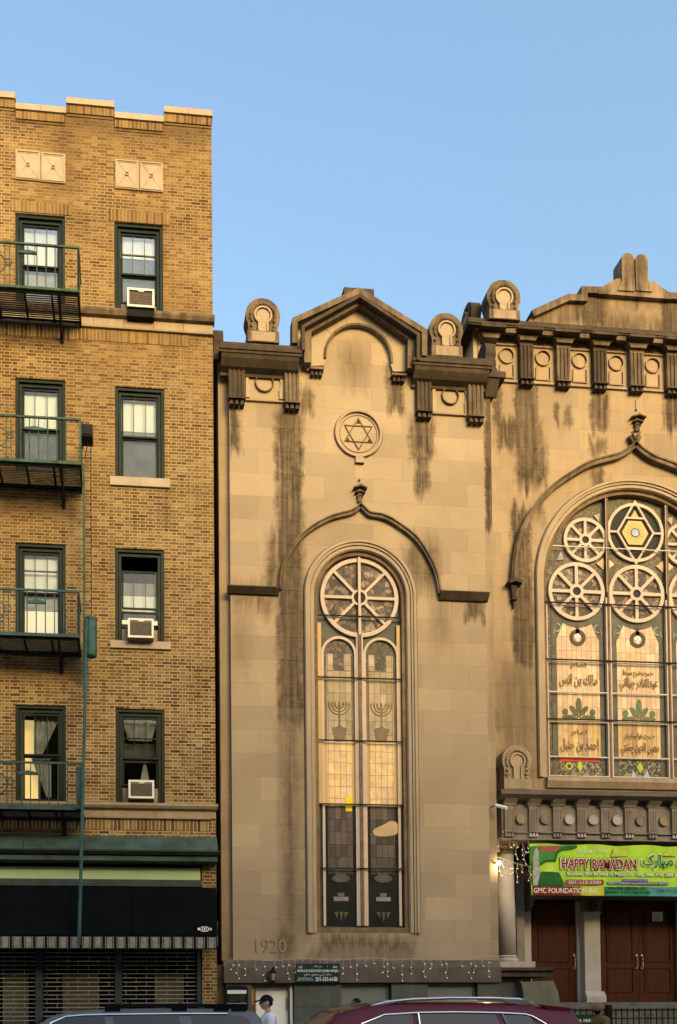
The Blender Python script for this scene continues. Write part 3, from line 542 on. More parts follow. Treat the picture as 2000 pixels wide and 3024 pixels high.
# lintel arches of soldier brick over top windows, belt courses
for (x0, y0, x1, y1) in ((72, 945, 500, 1022), (765, 1010, 1190, 1090)):
    q = rect(cL, x0, y0, x1, y1, 0); b = NB(); box(b, q[0], q[1], -0.012, 0, q[2], q[3]); obj('lintel', b, M['soldier'], BB)
z1 = pt(cL, 1030, 1742, 0)[1]
b = NB(); mould(b, [(0, z1), (-0.16, z1), (-0.16, z1-0.05), (-0.12, z1-0.12), (-0.05, z1-0.14), (0, z1-0.14)], XL, XR+0.03); obj('belt_course', b, M['half'], BB)
b = NB(); x = XR
while x > XL: box(b, max(XL, x-0.62)+0.004, x-0.004, -0.045, 0, z1-0.315, z1-0.141); x -= 0.62
mould(b, [(0, z1-0.316), (-0.07, z1-0.316), (-0.06, z1-0.345), (0, z1-0.345)], XL, XR); obj('belt_course', b, M['belt'], BB)
b = NB(); box(b, XL, XR-0.5, -0.012, 0, z1-0.60, z1-0.346); obj('soldier_course', b, M['soldier'], BB)
z2 = pt(cL3, 1040, 1608, 0)[1]
b = NB(); mould(b, [(0, z2), (-0.16, z2), (-0.16, z2-0.05), (-0.12, z2-0.10), (-0.05, z2-0.12), (0, z2-0.12)], XL, XR+0.03); obj('belt_course', b, M['belt'], BB)
b = NB(); x = XR
while x > XL: box(b, max(XL, x-0.62)+0.004, x-0.004, -0.045, 0, z2-0.275, z2-0.121); x -= 0.62
mould(b, [(0, z2-0.276), (-0.07, z2-0.276), (-0.06, z2-0.30), (0, z2-0.30)], XL, XR-0.1); obj('belt_course', b, M['belt'], BB)
b = NB(); box(b, XL, XR-0.12, -0.012, 0, z2-0.53, z2-0.301); obj('soldier_course', b, M['soldier'], BB)
for (c, x0, y0, x1, y1) in ((cL2, 772, 1100, 1195, 1165), (cL3, 775, 464, 1198, 520)):
    q = rect(c, x0, y0, x1, y1, 0); b = NB(); xm = (q[0]+q[1])/2
    box(b, q[0], xm-0.003, -0.05, 0.1, q[2]+0.01, q[3]-0.005); box(b, xm+0.003, q[1], -0.05, 0.1, q[2]+0.01, q[3]-0.005); obj('window_sill', b, M['coping'], BB)
b = NB()                                                            # zigzag toothing seam at the corner
xs_ = [pt(cL2, 1272, 800, 0)[0], pt(cL2, 1335, 800, 0)[0]]; zz = z1-0.62; k = 0
while zz > z2+0.3:
    ribbon(b, [(xs_[k % 2], zz), (xs_[k % 2], zz-0.88), (xs_[(k+1) % 2], zz-0.88)], 0.012, -0.004, 0.0); zz -= 0.885; k += 1
obj('repair_seam', b, M['belt'], BB)

# windows
def curtain(name, x0, x1, z0, z1, y, side, parent, mat=None):
    """pleated drape; side -1/1: swept to a side, 0: valance swag"""
    bm = NB(); n = 22; rows = 12; G = []
    for j in range(rows+1):
        t = j/rows; row = []
        for i in range(n+1):
            s = i/n
            if side == 0: xx = x0+(x1-x0)*(s*(1-0.35*t)+0.175*t)
            elif side < 0: xx = x0+(x1-x0)*s*(1-0.75*t)
            else: xx = x1-(x1-x0)*(1-s)*(1-0.75*t)
            row.append(bm.verts.new((xx, y+0.018*math.sin(s*30+t*2), z1+(z0-z1)*t)))
        G.append(row)
    for j in range(rows):
        for i in range(n): bm.faces.new((G[j][i], G[j][i+1], G[j+1][i+1], G[j+1][i]))
    return obj(name, bm, mat or M['curtain'], parent, True)
def window(x0, x1, z0, z1, kind):
    W = x1-x0; H = z1-z0; w0 = 0.065
    b = NB(); ribbon(b, [(x0+w0/2, z0+0.02), (x0+w0/2, z1-w0/2), (x1-w0/2, z1-w0/2), (x1-w0/2, z0+0.02)], w0-0.006, 0.03, 0.16)
    box(b, x0+w0, x1-w0, 0.035, 0.2, z0, z0+0.05)
    ribbon(b, [(x0+0.1, z0+0.05), (x0+0.1, z1-0.105), (x1-0.1, z1-0.105), (x1-0.1, z0+0.05)], 0.055, 0.075, 0.2)
    win = obj('window', b, M['greenp'], BB)
    a, e, c, d = x0+0.135, x1-0.135, z0+0.055, z1-0.15
    low = kind in ('R2',)          # upper sash slid down
    mid = (c+d)/2 + 0.02
    u0, u1 = (mid, d)
    if low: u0, u1 = (mid-0.22, d-0.27)
    b = NB()
    ribbon(b, [(a+0.018, u0+0.02), (e-0.018, u0+0.02), (e-0.018, u1-0.018), (a+0.018, u1-0.018)], 0.035, 0.10, 0.135, True)
    l1 = mid+0.01 if not low else mid-0.25
    if kind in ('R0', 'R3'): l1 = mid+0.02
    lb = c
    if kind == 'R0': lb = c+0.34
    if kind == 'R2': lb = c+0.36
    if kind == 'R3': lb = c+0.36
    ribbon(b, [(a+0.018, lb+0.02), (e-0.018, lb+0.02), (e-0.018, l1-0.02), (a+0.018, l1-0.02)], 0.035, 0.14, 0.175, True)
    obj('sash', b, M['sashp'], win)
    b = NB(); gw = (e-a)
    for t in (1/3, 2/3): box(b, a+gw*t-0.008, a+gw*t+0.008, 0.112, 0.128, u0+0.03, u1-0.03)
    if kind in ('R0', 'L2', 'R3'):
        zz_ = u0+(u1-u0)*(0.5 if kind != 'L2' else 0.56); box(b, a+0.03, e-0.03, 0.104, 0.130, zz_-0.012, zz_+0.012)
    obj('muntin', b, M['muntin'] if kind[1] != '3' else M['sashp'], win)
    b = NB(); box(b, a+0.03, e-0.03, 0.118, 0.121, u0+0.03, u1-0.03); box(b, a+0.03, e-0.03, 0.155, 0.158, lb+0.03, l1-0.03); obj('pane', b, M['winglass'], win)
    def sheet(nm, za, zb, m, y=0.21, xa=None, xb=None):
        bb = NB(); box(bb, (xa if xa is not None else a-0.02), (xb if xb is not None else e+0.02), y, y+0.006, za, zb); return obj(nm, bb, m, win)
    if kind == 'L0': sheet('blind', mid+0.02, d+0.02, M['blind']); sheet('shade', c, mid+0.01, M['curtain'], 0.23)
    if kind == 'R0': sheet('blind', mid+0.45, d+0.02, M['blind'], 0.21); sheet('shade', c, mid+0.44, M['greyblind'], 0.23)
    if kind == 'L1': sheet('blind', mid+0.1, d+0.02, M['blind']); sheet('shade', mid-0.02, mid+0.09, M['lilac']); sheet('shade', c, mid-0.03, M['greyblind'])
    if kind == 'R1': sheet('blind', mid+0.2, d+0.02, M['blind']); sheet('shade', mid, mid+0.19, M['lilac']); sheet('shade', c, mid-0.01, M['greyblind'])
    if kind == 'L2': sheet('blind', mid, d+0.02, M['blind']); sheet('shade', mid-0.3, mid-0.01, M['curtain']); sheet('blind', c, mid-0.31, M['litblind'])
    if kind == 'R2': sheet('blind', u0-0.02, u0+0.33, M['blind']); sheet('shade', u0+0.34, u0+0.6, M['lilac']); sheet('shade', c, u0-0.03, M['greyblind'], 0.25)
    if kind == 'L3':
        sheet('lit_wall', c+0.05, d, M['litwall'], 0.5, a-0.05, a+gw*0.36); curtain('curtain', a+gw*0.28, e, mid-0.0, d, 0.25, -1, win); curtain('curtain', a+gw*0.2, a+gw*0.75, c+0.1, mid, 0.26, 1, win)
    if kind == 'R3':
        curtain('curtain', a, e, u0+(u1-u0)*0.5, d, 0.25, 0, win); sheet('shade', mid, mid+0.4, M['slate'], 0.35)
        bb = NB(); prism(bb, [(a+gw*0.46, c+0.36), (a+gw*0.8, c+0.36), (a+gw*0.66, mid-0.05), (a+gw*0.6, mid-0.05)], 0.24, 0.25); obj('curtain', bb, M['curtain'], win)
    return win
for q in wins: window(*q)

# shop front ---------------------------------------------------------
zc0 = pt(cM, 700, 165, 0)[1]; zc1 = pt(cM, 700, 255, -0.33)[1]
b = NB(); mould(b, [(0, zc0), (-0.05, zc0), (-0.33, zc1), (-0.33, zc1-0.02), (0, zc1-0.02)], XL, XR+0.01); obj('pent_roof', b, M['copper'], BB)
b = NB(); z = zc1-0.021
mould(b, [(0, z), (-0.40, z), (-0.40, z-0.035), (-0.36, z-0.05), (-0.36, z-0.07), (-0.33, z-0.09), (0, z-0.09)], XL, XR+0.06); obj('shop_cornice', b, M['copperd'], BB)
b = NB(); mould(b, [(0, z-0.091), (-0.29, z-0.091), (-0.29, z-0.20), (-0.24, z-0.22), (0, z-0.22)], XL, XR); obj('shop_cornice', b, M['copper'], BB)
b = NB()
for xs in (-0.9, -2.1, -3.3, -4.5): mould(b, [(-0.05, zc0-0.01), (-0.335, zc1+0.012), (-0.335, zc1), (-0.05, zc0-0.03)], xs, xs+0.018)
obj('roof_seam', b, M['copperd'], BB)
qf = rect(cM, -300, 383, 1405, 468, 0.02); b = NB(); box(b, XL, qf[1], 0.0, 0.12, qf[2], qf[3]); obj('fascia', b, M['lime'], BB)
b = NB(); box(b, XL, qf[1]+0.03, 0.05, 0.3, qf[3]+0.001, SHOPT-0.001); obj('soffit_board', b, M['iron'], BB)
b = NB(); box(b, XL, qf[1]+0.03, -0.03, 0.12, qf[2]-0.14, qf[2]-0.001); obj('shop_beam', b, M['bluegrey'], BB)
qp = rect(cM, 1420, 300, 1511, 1480, 0); b = NB(); box(b, qp[0], XR, 0.001, 0.3, 0.15, SHOPT-0.001); obj('brick_pier', b, M['brick'], BB)
zs0 = pt(cM, 700, 970, 0.1)[1]
b = NB(); box(b, XL, qp[0], 0.35, 0.4, 0.15, qf[2]-0.15); obj('shop_window', b, M['shopdark'], BB)
b = NB()
for (x0, x1) in ((20, 200), (440, 695), (1085, 1290)):
    q = rect(cM, x0, 1140, x1, 1460, 0.33); b = NB(); box(b, q[0], q[1], 0.335, 0.349, 0.6, q[3]); obj('paper_screen', b, M['shopolive'], BB)
posts = []
for (x0, x1) in ((248, 296), (806, 855), (1386, 1420)):
    q = rect(cM, x0, 960, x1, 1460, 0.05); b = NB(); box(b, q[0], q[1], 0.05, 0.3, 0.15, qf[2]-0.15); xm = (q[0]+q[1])/2; box(b, xm-0.05, xm-0.03, 0.035, 0.05, 0.15, qf[2]-0.15); box(b, xm+0.03, xm+0.05, 0.035, 0.05, 0.15, qf[2]-0.15)
    obj('shop_post', b, M['bluegrey'], BB); posts.append((q[0], q[1]))
bays = [(posts[0][0]-2.2, posts[0][0]), (posts[0][1], posts[1][0]), (posts[1][1], posts[2][0])]
pitch = 0.086
for (xa, xb) in bays:
    b = NB(); z = 0.2; k = 0
    while z < qf[2]-0.2:
        box(b, xa+0.01, xb-0.01, 0.12, 0.13, z, z+0.014)
        x = xa+0.08+(0.21 if k % 2 else 0.0)
        while x < xb-0.05: box(b, x, x+0.008, 0.122, 0.128, z+0.0141, z+pitch-0.0001); x += 0.42
        z += pitch; k += 1
    obj('security_grille', b, M['shutter'], BB)

# ================================================================== AWNING
AW = empty('shop_awning', (-4, -0.3, 2.6), 'long black cloth awning with grey striped valance over the shuttered shop', 'awning')
za0 = qf[2]-0.16; za1 = pt(cM, 900, 862, -0.65)[1]; YA = -0.65; xe = pt(cM, 1527, 855, YA)[0]; xt = XR-0.01
secs = [(XL, pt(cM, 488, 700, -0.3)[0], 0.0), (pt(cM, 490, 700, -0.3)[0], pt(cM, 930, 700, -0.3)[0], 0.05), (pt(cM, 932, 700, -0.3)[0], None, 0.0)]
for (xa, xb, ins) in secs:
    b = NB(); ya = -0.04+ins*0.3; yb = YA+ins
    xb0 = xb if xb else xt; xb1 = xb if xb else xe
    for (p, q) in (((xa, xb0, ya, za0), (xa, xb1, yb, za1)),):
        v = [b.verts.new(c) for c in ((xa, ya, za0), (xb0, ya, za0), (xb1, yb, za1), (xa, yb, za1), (xa, ya+0.02, za0-0.03), (xb0, ya+0.02, za0-0.03), (xb1, yb+0.02, za1-0.02), (xa, yb+0.02, za1-0.02))]
        for f in ((0, 1, 2, 3), (7, 6, 5, 4), (0, 3, 7, 4), (1, 5, 6, 2), (0, 4, 5, 1), (3, 2, 6, 7)): b.faces.new([v[i] for i in f])
        w0 = [b.verts.new(c) for c in ((xb1-0.006, yb, za1-0.01), (xb0-0.006, ya, za0-0.01), (xb0-0.006, ya, za1-0.01))] if xb is None else None
        if w0: b.faces.new(w0)
    obj('canopy', b, M['awn'], AW)
hv = 0.245*1.0; b = NB(); bs = NB(); x = xe-0.01; k = 0
while x > XL:
    zf_ = za1-0.02
    box(b, x-0.222, x, YA-0.004+0.012*math.sin(k*1.7), YA+0.01, zf_-hv+0.01*math.sin(k*2.1), zf_)
    box(bs, x-0.165, x-0.055, YA-0.02+0.012*math.sin(k*1.7), YA-0.006+0.012*math.sin(k*1.7), zf_-hv+0.015, zf_-0.012)
    box(bs, x-0.195, x-0.180, YA-0.02, YA-0.006+0.012*math.sin(k*1.7), zf_-hv+0.01, zf_-0.008); box(bs, x-0.04, x-0.025, YA-0.02, YA-0.006+0.012*math.sin(k*1.7), zf_-hv+0.01, zf_-0.008)
    x -= 0.2235; k += 1
v_ = obj('valance', b, M['stripeb'], AW); obj('stripe', bs, M['stripe'], v_)
q = rect(cM, 1386, 800, 1487, 836, YA+0.05); cx, cz = (q[0]+q[1])/2, (q[2]+q[3])/2
t_ = (cz-za1)/(za0-za1); yo = YA+(-0.04-YA)*t_
b = NB(); prism(b, [(cx+(q[1]-q[0])/2*math.cos(R(a)), cz+(q[3]-q[2])/2*math.sin(R(a))) for a in range(0, 360, 15)], yo-0.05, yo-0.035)
pl = obj('number_plate', b, M['white'], AW); text('numerals', '300', (cx-0.115, cx+0.115, cz-0.042, cz+0.042), yo-0.053, M['black'], pl, 0.003, 0.015)

# ================================================================== FIRE ESCAPE
FE = empty('fire_escape', (-4, 0, 0.15), 'green iron fire escape with four railed balconies and a slender drop ladder', 'fire escape')
YF = -0.85
ends = [(rect(cQ, 0, 430, 695, 490, YF)[1]+0, 862), (pt(cQ, 712, 2000, YF)[0], 1371), (pt(cL3, 556, 430, YF)[0], 1881), (pt(cL3, 582, 1640, YF)[0], 2390)]
for i, (xe_, vv) in enumerate(ends):
    zt = P(228, vv-8, YF)[1]; x0 = xe_-3.4; mt = M['tealr'] if i < 2 else M['teal']
    b = NB(); hb = 0.075
    box(b, x0, xe_, YF, YF+0.03, zt-hb, zt); box(b, x0, xe_, YF-0.03, YF-0.001, zt-hb, zt-hb+0.012)
    bal = obj('balcony', b, mt, FE)
    b = NB(); box(b, xe_-0.04, xe_, YF+0.031, -0.01, zt-hb-0.02, zt-0.02); box(b, x0, xe_-0.041, -0.06, -0.02, zt-hb, zt-0.01); box(b, x0, xe_-0.041, YF+0.031, YF+0.06, zt-hb-0.03, zt-0.02)
    for xx in (xe_-0.55, xe_-1.08, xe_-1.62, xe_-2.3): box(b, xx-0.02, xx+0.02, YF+0.061, -0.061, zt-hb, zt-0.035)
    obj('floor_frame', b, M['iron'], bal)
    b = NB(); ny = 14
    for k in range(ny):
        yy = YF+0.09+k*(0.85-0.17)/(ny-1); box(b, x0, xe_-0.042, yy-0.013, yy+0.013, zt-0.034, zt-0.024)
    obj('floor_slat', b, M['slat'], bal)
    # railing
    hr = 0.86; b = NB()
    box(b, x0, xe_, YF-0.012, YF+0.025, zt+hr-0.036, zt+hr); box(b, xe_-0.03, xe_, YF+0.026, -0.01, zt+hr-0.028, zt+hr)
    obj('top_rail', b, mt, bal)
    b = NB(); box(b, xe_-0.04, xe_-0.001, YF-0.01, YF+0.03, zt+0.001, zt+hr-0.029); obj('post', b, M['iron'] if i in (0, 2) else mt, bal)
    b = NB()
    for k in range(7):
        xx = xe_-0.30-k*0.176
        tube(b, [(xx, YF+0.01, zt+0.001), (xx, YF+0.01, zt+hr-0.029)], 0.011, 5)
    for yy in (YF+0.28, YF+0.55): tube(b, [(xe_-0.015, yy, zt+0.001-0.02), (xe_-0.015, yy, zt+hr-0.029)], 0.007, 5)
    obj('baluster', b, mt, bal)
    # scroll ornament
    b = NB(); sx = xe_-1.62
    for (dx, dz, r) in ((0.0, 0.42, 0.19), (-0.28, 0.62, 0.14), (-0.30, 0.25, 0.17), (-0.05, 0.70, 0.08), (0.24, 0.46, 0.065), (-0.12, 0.14, 0.09), (-0.6, 0.42, 0.19), (-0.82, 0.65, 0.1)):
        tube(b, [(sx+dx+r*math.cos(R(t)), YF+0.01, zt+dz+r*math.sin(R(t))) for t in range(0, 361, 20)], 0.011, 5)
    for xx in (sx+0.17, sx-0.45): tube(b, [(xx, YF+0.01, zt+0.001), (xx, YF+0.01, zt+hr-0.029)], 0.011, 5)
    obj('scrollwork', b, mt, bal)
    # rope-like name plate ornament
    nx = xe_-(1.0, 0.90, 0.83, 1.05)[i]; nz = zt+(0.66, 0.60, 0.60, 0.63)[i]; b = NB()
    prism(b, [(nx-0.18, nz-0.03), (nx+0.18, nz-0.035), (nx+0.185, nz+0.02), (nx+0.06, nz+0.04), (nx, nz+0.055), (nx-0.08, nz+0.035), (nx-0.19, nz+0.025)], YF-0.02, YF)
    box(b, nx-0.16, nx+0.16, YF-0.03, YF-0.021, nz-0.028, nz-0.012); obj('crest_plate', b, M['teal'], bal)
    # brackets
    for xx in (xe_-0.40, xe_-1.88):
        b = NB()
        def strut(p, q, w_=0.03):
            tube(b, [(xx, p[0], p[1]), (xx, q[0], q[1])], w_, 4)
        strut((YF+0.05, zt-0.1), (-0.02, zt-0.40)); strut((-0.03, zt-0.1), (-0.03, zt-0.46), 0.035)
        obj('bracket', b, M['iron'], bal)
# stair flights between balconies at the frame's edge
for i in range(3):
    za = P(0, ends[i][1], YF)[1]; zb = P(0, ends[i+1][1], YF)[1]; xe_ = ends[i][0]; b = NB()
    xa_, xb_ = xe_-1.78, xe_-3.2
    for yy in (YF+0.12, YF+0.55): tube(b, [(xa_, yy, za-0.05), (xb_, yy, zb)], 0.03, 4)
    for k in range(1, 14):
        t = k/14; box(b, xa_+(xb_-xa_)*t-0.09, xa_+(xb_-xa_)*t+0.09, YF+0.13, YF+0.54, za-0.05+(zb-za+0.05)*t-0.01, za-0.05+(zb-za+0.05)*t+0.01)
    obj('stair', b, M['tealr'] if i < 2 else M['teal'], FE)
# drop ladder, guide and counterweight
b = NB(); pA = P(246, 1385, YF-0.03); pB = P(251, 2230, YF-0.03)
for dy in (0, 0.3): box(b, pA[0]-0.02, pA[0]+0.02, YF-0.03+dy, YF+0.0+dy, P(250, 2060, YF)[1], pA[1])
obj('ladder_guide', b, M['tealr'], FE)
b = NB(); p1 = P(255, 1828, YF-0.12); p2 = P(245, 2290, YF-0.2); p3 = P(232, 2786, YF-0.25)
for dy in (0.0, 0.34): tube(b, [(p1[0], YF-0.12+dy, p1[1]), (p2[0], YF-0.2+dy, p2[1]), (p3[0], YF-0.25+dy, p3[1])], 0.026, 6)
n = 15
for k in range(n):
    t = (k+0.5)/n; x = p1[0]+(p3[0]-p1[0])*t; z = p1[1]+(p3[1]-p1[1])*t; tube(b, [(x, YF-0.12-0.13*t, z), (x, YF+0.22-0.13*t, z)], 0.012, 5)
obj('ladder', b, M['teal'], FE)
q = rect(cL3, 618, 283, 660, 556, YF+0.1); b = NB(); lathe(b, (q[0]+q[1])/2, YF+0.2, [(0.10, q[2]), (0.115, q[2]+0.03), (0.115, q[3]-0.06), (0.125, q[3]-0.05), (0.125, q[3])], 14); obj('counterweight', b, M['teal'], FE)
cxw = (q[0]+q[1])/2; ztop = P(262, 1255, YF)[1]
b = NB(); tube(b, [(cxw, YF+0.2, q[3]), (cxw, YF+0.2, ztop)], 0.010, 5); tube(b, [(pA[0]+0.02, YF+0.1, ztop-0.6), (cxw-0.01, YF+0.2, ztop)], 0.010, 5)
for k in range(10): ball(b, cxw+0.01*(-1)**k, YF+0.2, q[3]+0.12+k*0.24, 0.017, seg=6)
obj('chain', b, M['iron'], FE)
q2 = rect(cQ, 710, 1630, 810, 1735, YF); b = NB(); box(b, q2[0], q2[1], YF+0.02, YF+0.34, q2[2], q2[3]); box(b, q2[0]+0.03, q2[1]-0.03, YF, YF+0.019, q2[2]+0.03, q2[3]-0.02); obj('pulley_box', b, M['iron'], FE)
q3 = rect(cL3, 535, 1345, 570, 1640, YF-0.05); b = NB(); box(b, q3[0], q3[1], YF-0.08, YF-0.031, q3[2], q3[3]); box(b, q3[0]+0.005, q3[0]+0.03, YF-0.10, YF-0.081, q3[2], q3[3]); obj('ladder_shoe', b, M['teal'], FE)

# ================================================================== AIR CONDITIONERS
def aircon(c, x0, y0, x1, y1, win, label, top_panel=False, deep=False):
    q = rect(c, x0, y0, x1, y1, -0.2); w_ = q[1]-q[0]
    A_ = empty('air_conditioner', ((q[0]+q[1])/2, -0.1, q[2]), label, 'air conditioner', 'air conditioners set in the apartment windows')
    b = NB(); ya = -0.24
    box(b, q[0], q[1], ya+0.02, 0.13, q[2], q[3]); obj('housing', b, M['acs'] if not deep else M['room'], A_)
    b = NB(); ribbon(b, [(q[0]+0.02, q[2]+0.02), (q[1]-0.02, q[2]+0.02), (q[1]-0.02, q[3]-0.02), (q[0]+0.02, q[3]-0.02)], 0.04, ya, ya+0.0199, True)
    box(b, q[0]+w_*0.4, q[0]+w_*0.62, ya+0.002, ya+0.0198, q[3]-0.065, q[3]-0.041)
    obj('front_frame', b, M['acw'], A_)
    b = NB(); n = 9; box(b, q[0]+0.041, q[1]-0.041, ya+0.014, ya+0.0199, q[2]+0.041, q[3]-0.07)
    for k in range(n):
        z = q[2]+0.05+k*(q[3]-q[2]-0.13)/(n-1); box(b, q[0]+0.045, q[1]-0.045, ya+0.008, ya+0.0139, z-0.005, z+0.005)
    obj('grille', b, M['acg'], A_)
    b = NB(); box(b, win[0]+0.14, q[0]-0.002, 0.10, 0.12, win[2]+0.06, q[3]-0.08); box(b, q[1]+0.002, win[1]-0.14, 0.10, 0.12, win[2]+0.06, q[3]-0.08); obj('side_panel', b, M['acs'], A_)
    if top_panel: b = NB(); box(b, win[0]+0.14, win[1]-0.14, 0.06, 0.12, q[3]+0.003, q[3]+0.09); obj('top_panel', b, M['acw'], A_)
    if deep:
        b = NB(); box(b, q[0]+0.005, q[1]-0.005, ya+0.05, 0.1, q[2]-0.16, q[2]-0.002); obj('support', b, M['room'], A_)
    return A_
aircon(cL, 893, 1558, 1083, 1688, wr[0], 'white framed window air conditioner with dark box below, in the top floor window', deep=True)
aircon(cL3, 898, 306, 1078, 440, wr[2], 'window air conditioner with torn grille under a white strip, below a white blind', top_panel=True)
aircon(cL3, 902, 1438, 1082, 1566, wr[3], 'white framed window air conditioner beneath dark panes and lace curtains')

# ================================================================== STONE TEMPLE
CB = empty('stone_temple', (3, 1, 0.15), 'tan limestone house of worship with gabled tower, arched stained glass windows and columned entrance', 'building')
YT, YM, YN, YE, YD = 0.2, 0.34, 1.1, 0.55, 1.75
def T(c, L, Y=YT): return pts(c, L, Y)
# ---- tower field wall
xl = P(684, 2200, YT)[0]; xr = P(1438, 2000, YT)[0]; zb = P(1060, 2836, YT)[1]; ztc = pt(cA, 300, 390, YT)[1]
cx0, cz0 = P(1064, 1762, YT); r0 = px(136, YT); zsill = P(1064, 2756, YT)[1]
hole = [(cx0-r0, zsill), (cx0+r0, zsill)]+arc(cx0, cz0, r0, 0, 180, 36)
plate('tower_wall', [(xl, zb), (xr, zb), (xr, ztc), (xl, ztc)], [hole], YT, YT+0.45, M['wall'], CB)
xml = P(650, 2000, YM)[0]; xmr = P(1464, 2200, YM)[0]; ztm = ztc
b = NB(); box(b, xml, xl-0.001, YM, YM+0.3, zb, ztm); box(b, xr+0.001, xmr, YM, YM+0.3, zb, ztm); obj('corner_margin', b, M['margin'], CB)
b = NB(); box(b, xml+0.01, xml+0.3, YM+0.301, 13, 0.15, ztm+0.2); box(b, xmr-0.35, xmr-0.01, YM+0.301, 13, 0.15, ztm+0.2); box(b, xml+0.301, xmr-0.351, YM+0.9, 13, ztm-0.2, ztm+0.15); obj('tower_side', b, M['half'], CB)
b = NB(); box(b, xml+0.301, xmr-0.351, YT+0.8, YT+0.85, 0.2, ztm-0.21); obj('inner_wall', b, M['room'], CB)

# ---- tower cornices
def cornice(name, xa, xb, zt, Yw, h1, h2, h3, pr, mat, m2=None, parent=CB):
    """parapet slab h1 / fascia h2 / cove h3 running from xa to xb; zt top"""
    b = NB(); mould(b, [(Yw, zt), (Yw-pr*0.62, zt), (Yw-pr*0.62, zt-h1), (Yw, zt-h1)], xa+0.04, xb-0.04); o = obj(name, b, mat, parent)
    b = NB(); z = zt-h1-0.001; mould(b, [(Yw, z), (Yw-pr, z), (Yw-pr, z-h2*0.55), (Yw-pr*0.93, z-h2*0.56), (Yw-pr*0.93, z-h2), (Yw, z-h2)], xa, xb); obj('cornice_fascia', b, mat, o)
    b = NB(); z -= h2+0.001; mould(b, [(Yw, z), (Yw-pr*0.88, z), (Yw-pr*0.80, z-h3*0.25), (Yw-pr*0.5, z-h3*0.62), (Yw-pr*0.16, z-h3*0.8), (Yw-pr*0.14, z-h3), (Yw, z-h3)], xa+0.05, xb-0.05); obj('cornice_cove', b, m2 or mat, o)
    return o
YC = YT-0.4
zt1 = pt(cA, 260, 368, YC+0.15)[1]; xa = pt(cA, 50, 395, YC)[0]; xb = pt(cA, 478, 430, YC)[0]
cornice('cornice', xa, xb, zt1, YT, 0.17, 0.13, 0.30, 0.35, M['dark'])
xc = pt(cA, 1052, 480, YC)[0]; xd = pt(cA, 1462, 500, YC)[0]
cornice('cornice', xc, xd+0.0, zt1, YT, 0.17, 0.13, 0.30, 0.35, M['dark'])
b = NB(); box(b, xd+0.001, xmr+0.25, YM-0.25, YM+1.2, zt1-0.30, zt1-0.17); mould(b, [(YM, zt1-0.301), (YM-0.22, zt1-0.301), (YM-0.05, zt1-0.6), (YM, zt1-0.6)], xd+0.002, xmr+0.12); obj('cornice_return', b, M['dark'], CB); b = NB(); box(b, xml-0.1, xa-0.001, YM-0.25, YM+1.0, zt1-0.30, zt1-0.17); obj('cornice_return', b, M['dark'], CB)
b = NB(); box(b, xml+0.02, xmr-0.02, YT+0.001, YT+0.9, ztc+0.001, zt1-0.01); obj('parapet', b, M['half'], CB)
# ---- gable
g = T(cA, [(437, 470), (437, 268), (767, 118), (1098, 322), (1098, 530)])
plate('gable', g, [], YT+0.0021, YT+0.75, M['wall'], CB)
ip = T(cA, [(515, 500), (517, 337), (765, 212), (1010, 372), (1006, 530), (938, 528)]); acx, acz = pt(cA, 760, 462, YT); ar = px(170/1.742, YT)
tym = ip + [p for p in arc(acx, acz, ar, -8, 188, 30)] + T(cA, [(584, 498)])
plate('tympanum_panel', tym, [], YT-0.07, YT-0.001, M['clean'], CB)
b = NB(); ribbon(b, arc(acx, acz, ar+0.01, -5, 185, 30), 0.05, YT-0.10, YT-0.0705); obj('arch_moulding', b, M['half'], CB)
b = NB()
for a in (40, 72, 108, 140): ribbon(b, [(acx+(ar+.03)*math.cos(R(a)), acz+(ar+.03)*math.sin(R(a))), (acx+(ar+.24)*math.cos(R(a)), acz+(ar+.24)*math.sin(R(a)))], 0.008, YT-0.0715, YT-0.0705)
obj('voussoir_joint', b, M['crack'], CB)
b = NB(); ribbon(b, T(cA, [(436, 380), (436, 262), (767, 112), (1100, 318), (1100, 445)], YT-0.2), 0.12, YT-0.26, YT+0.0); o = obj('raking_cornice', b, M['half'], CB)
b = NB(); ribbon(b, T(cA, [(478, 420), (476, 300), (767, 140), (1068, 340), (1066, 470)], YT-0.3), 0.07, YT-0.38, YT-0.26); obj('raking_fascia', b, M['dark'], o)
b = NB(); ribbon(b, T(cA, [(500, 486), (499, 318), (767, 168), (1032, 356), (1030, 515)], YT-0.15), 0.16, YT-0.24, YT-0.071); obj('raking_bed', b, M['half'], o)
q = rect(cA, 690, 88, 845, 165, YT+0.1); b = NB(); box(b, q[0], q[1], YT+0.1, YT+0.8, q[2]-0.05, q[3]); obj('ridge_block', b, M['dark'], CB)
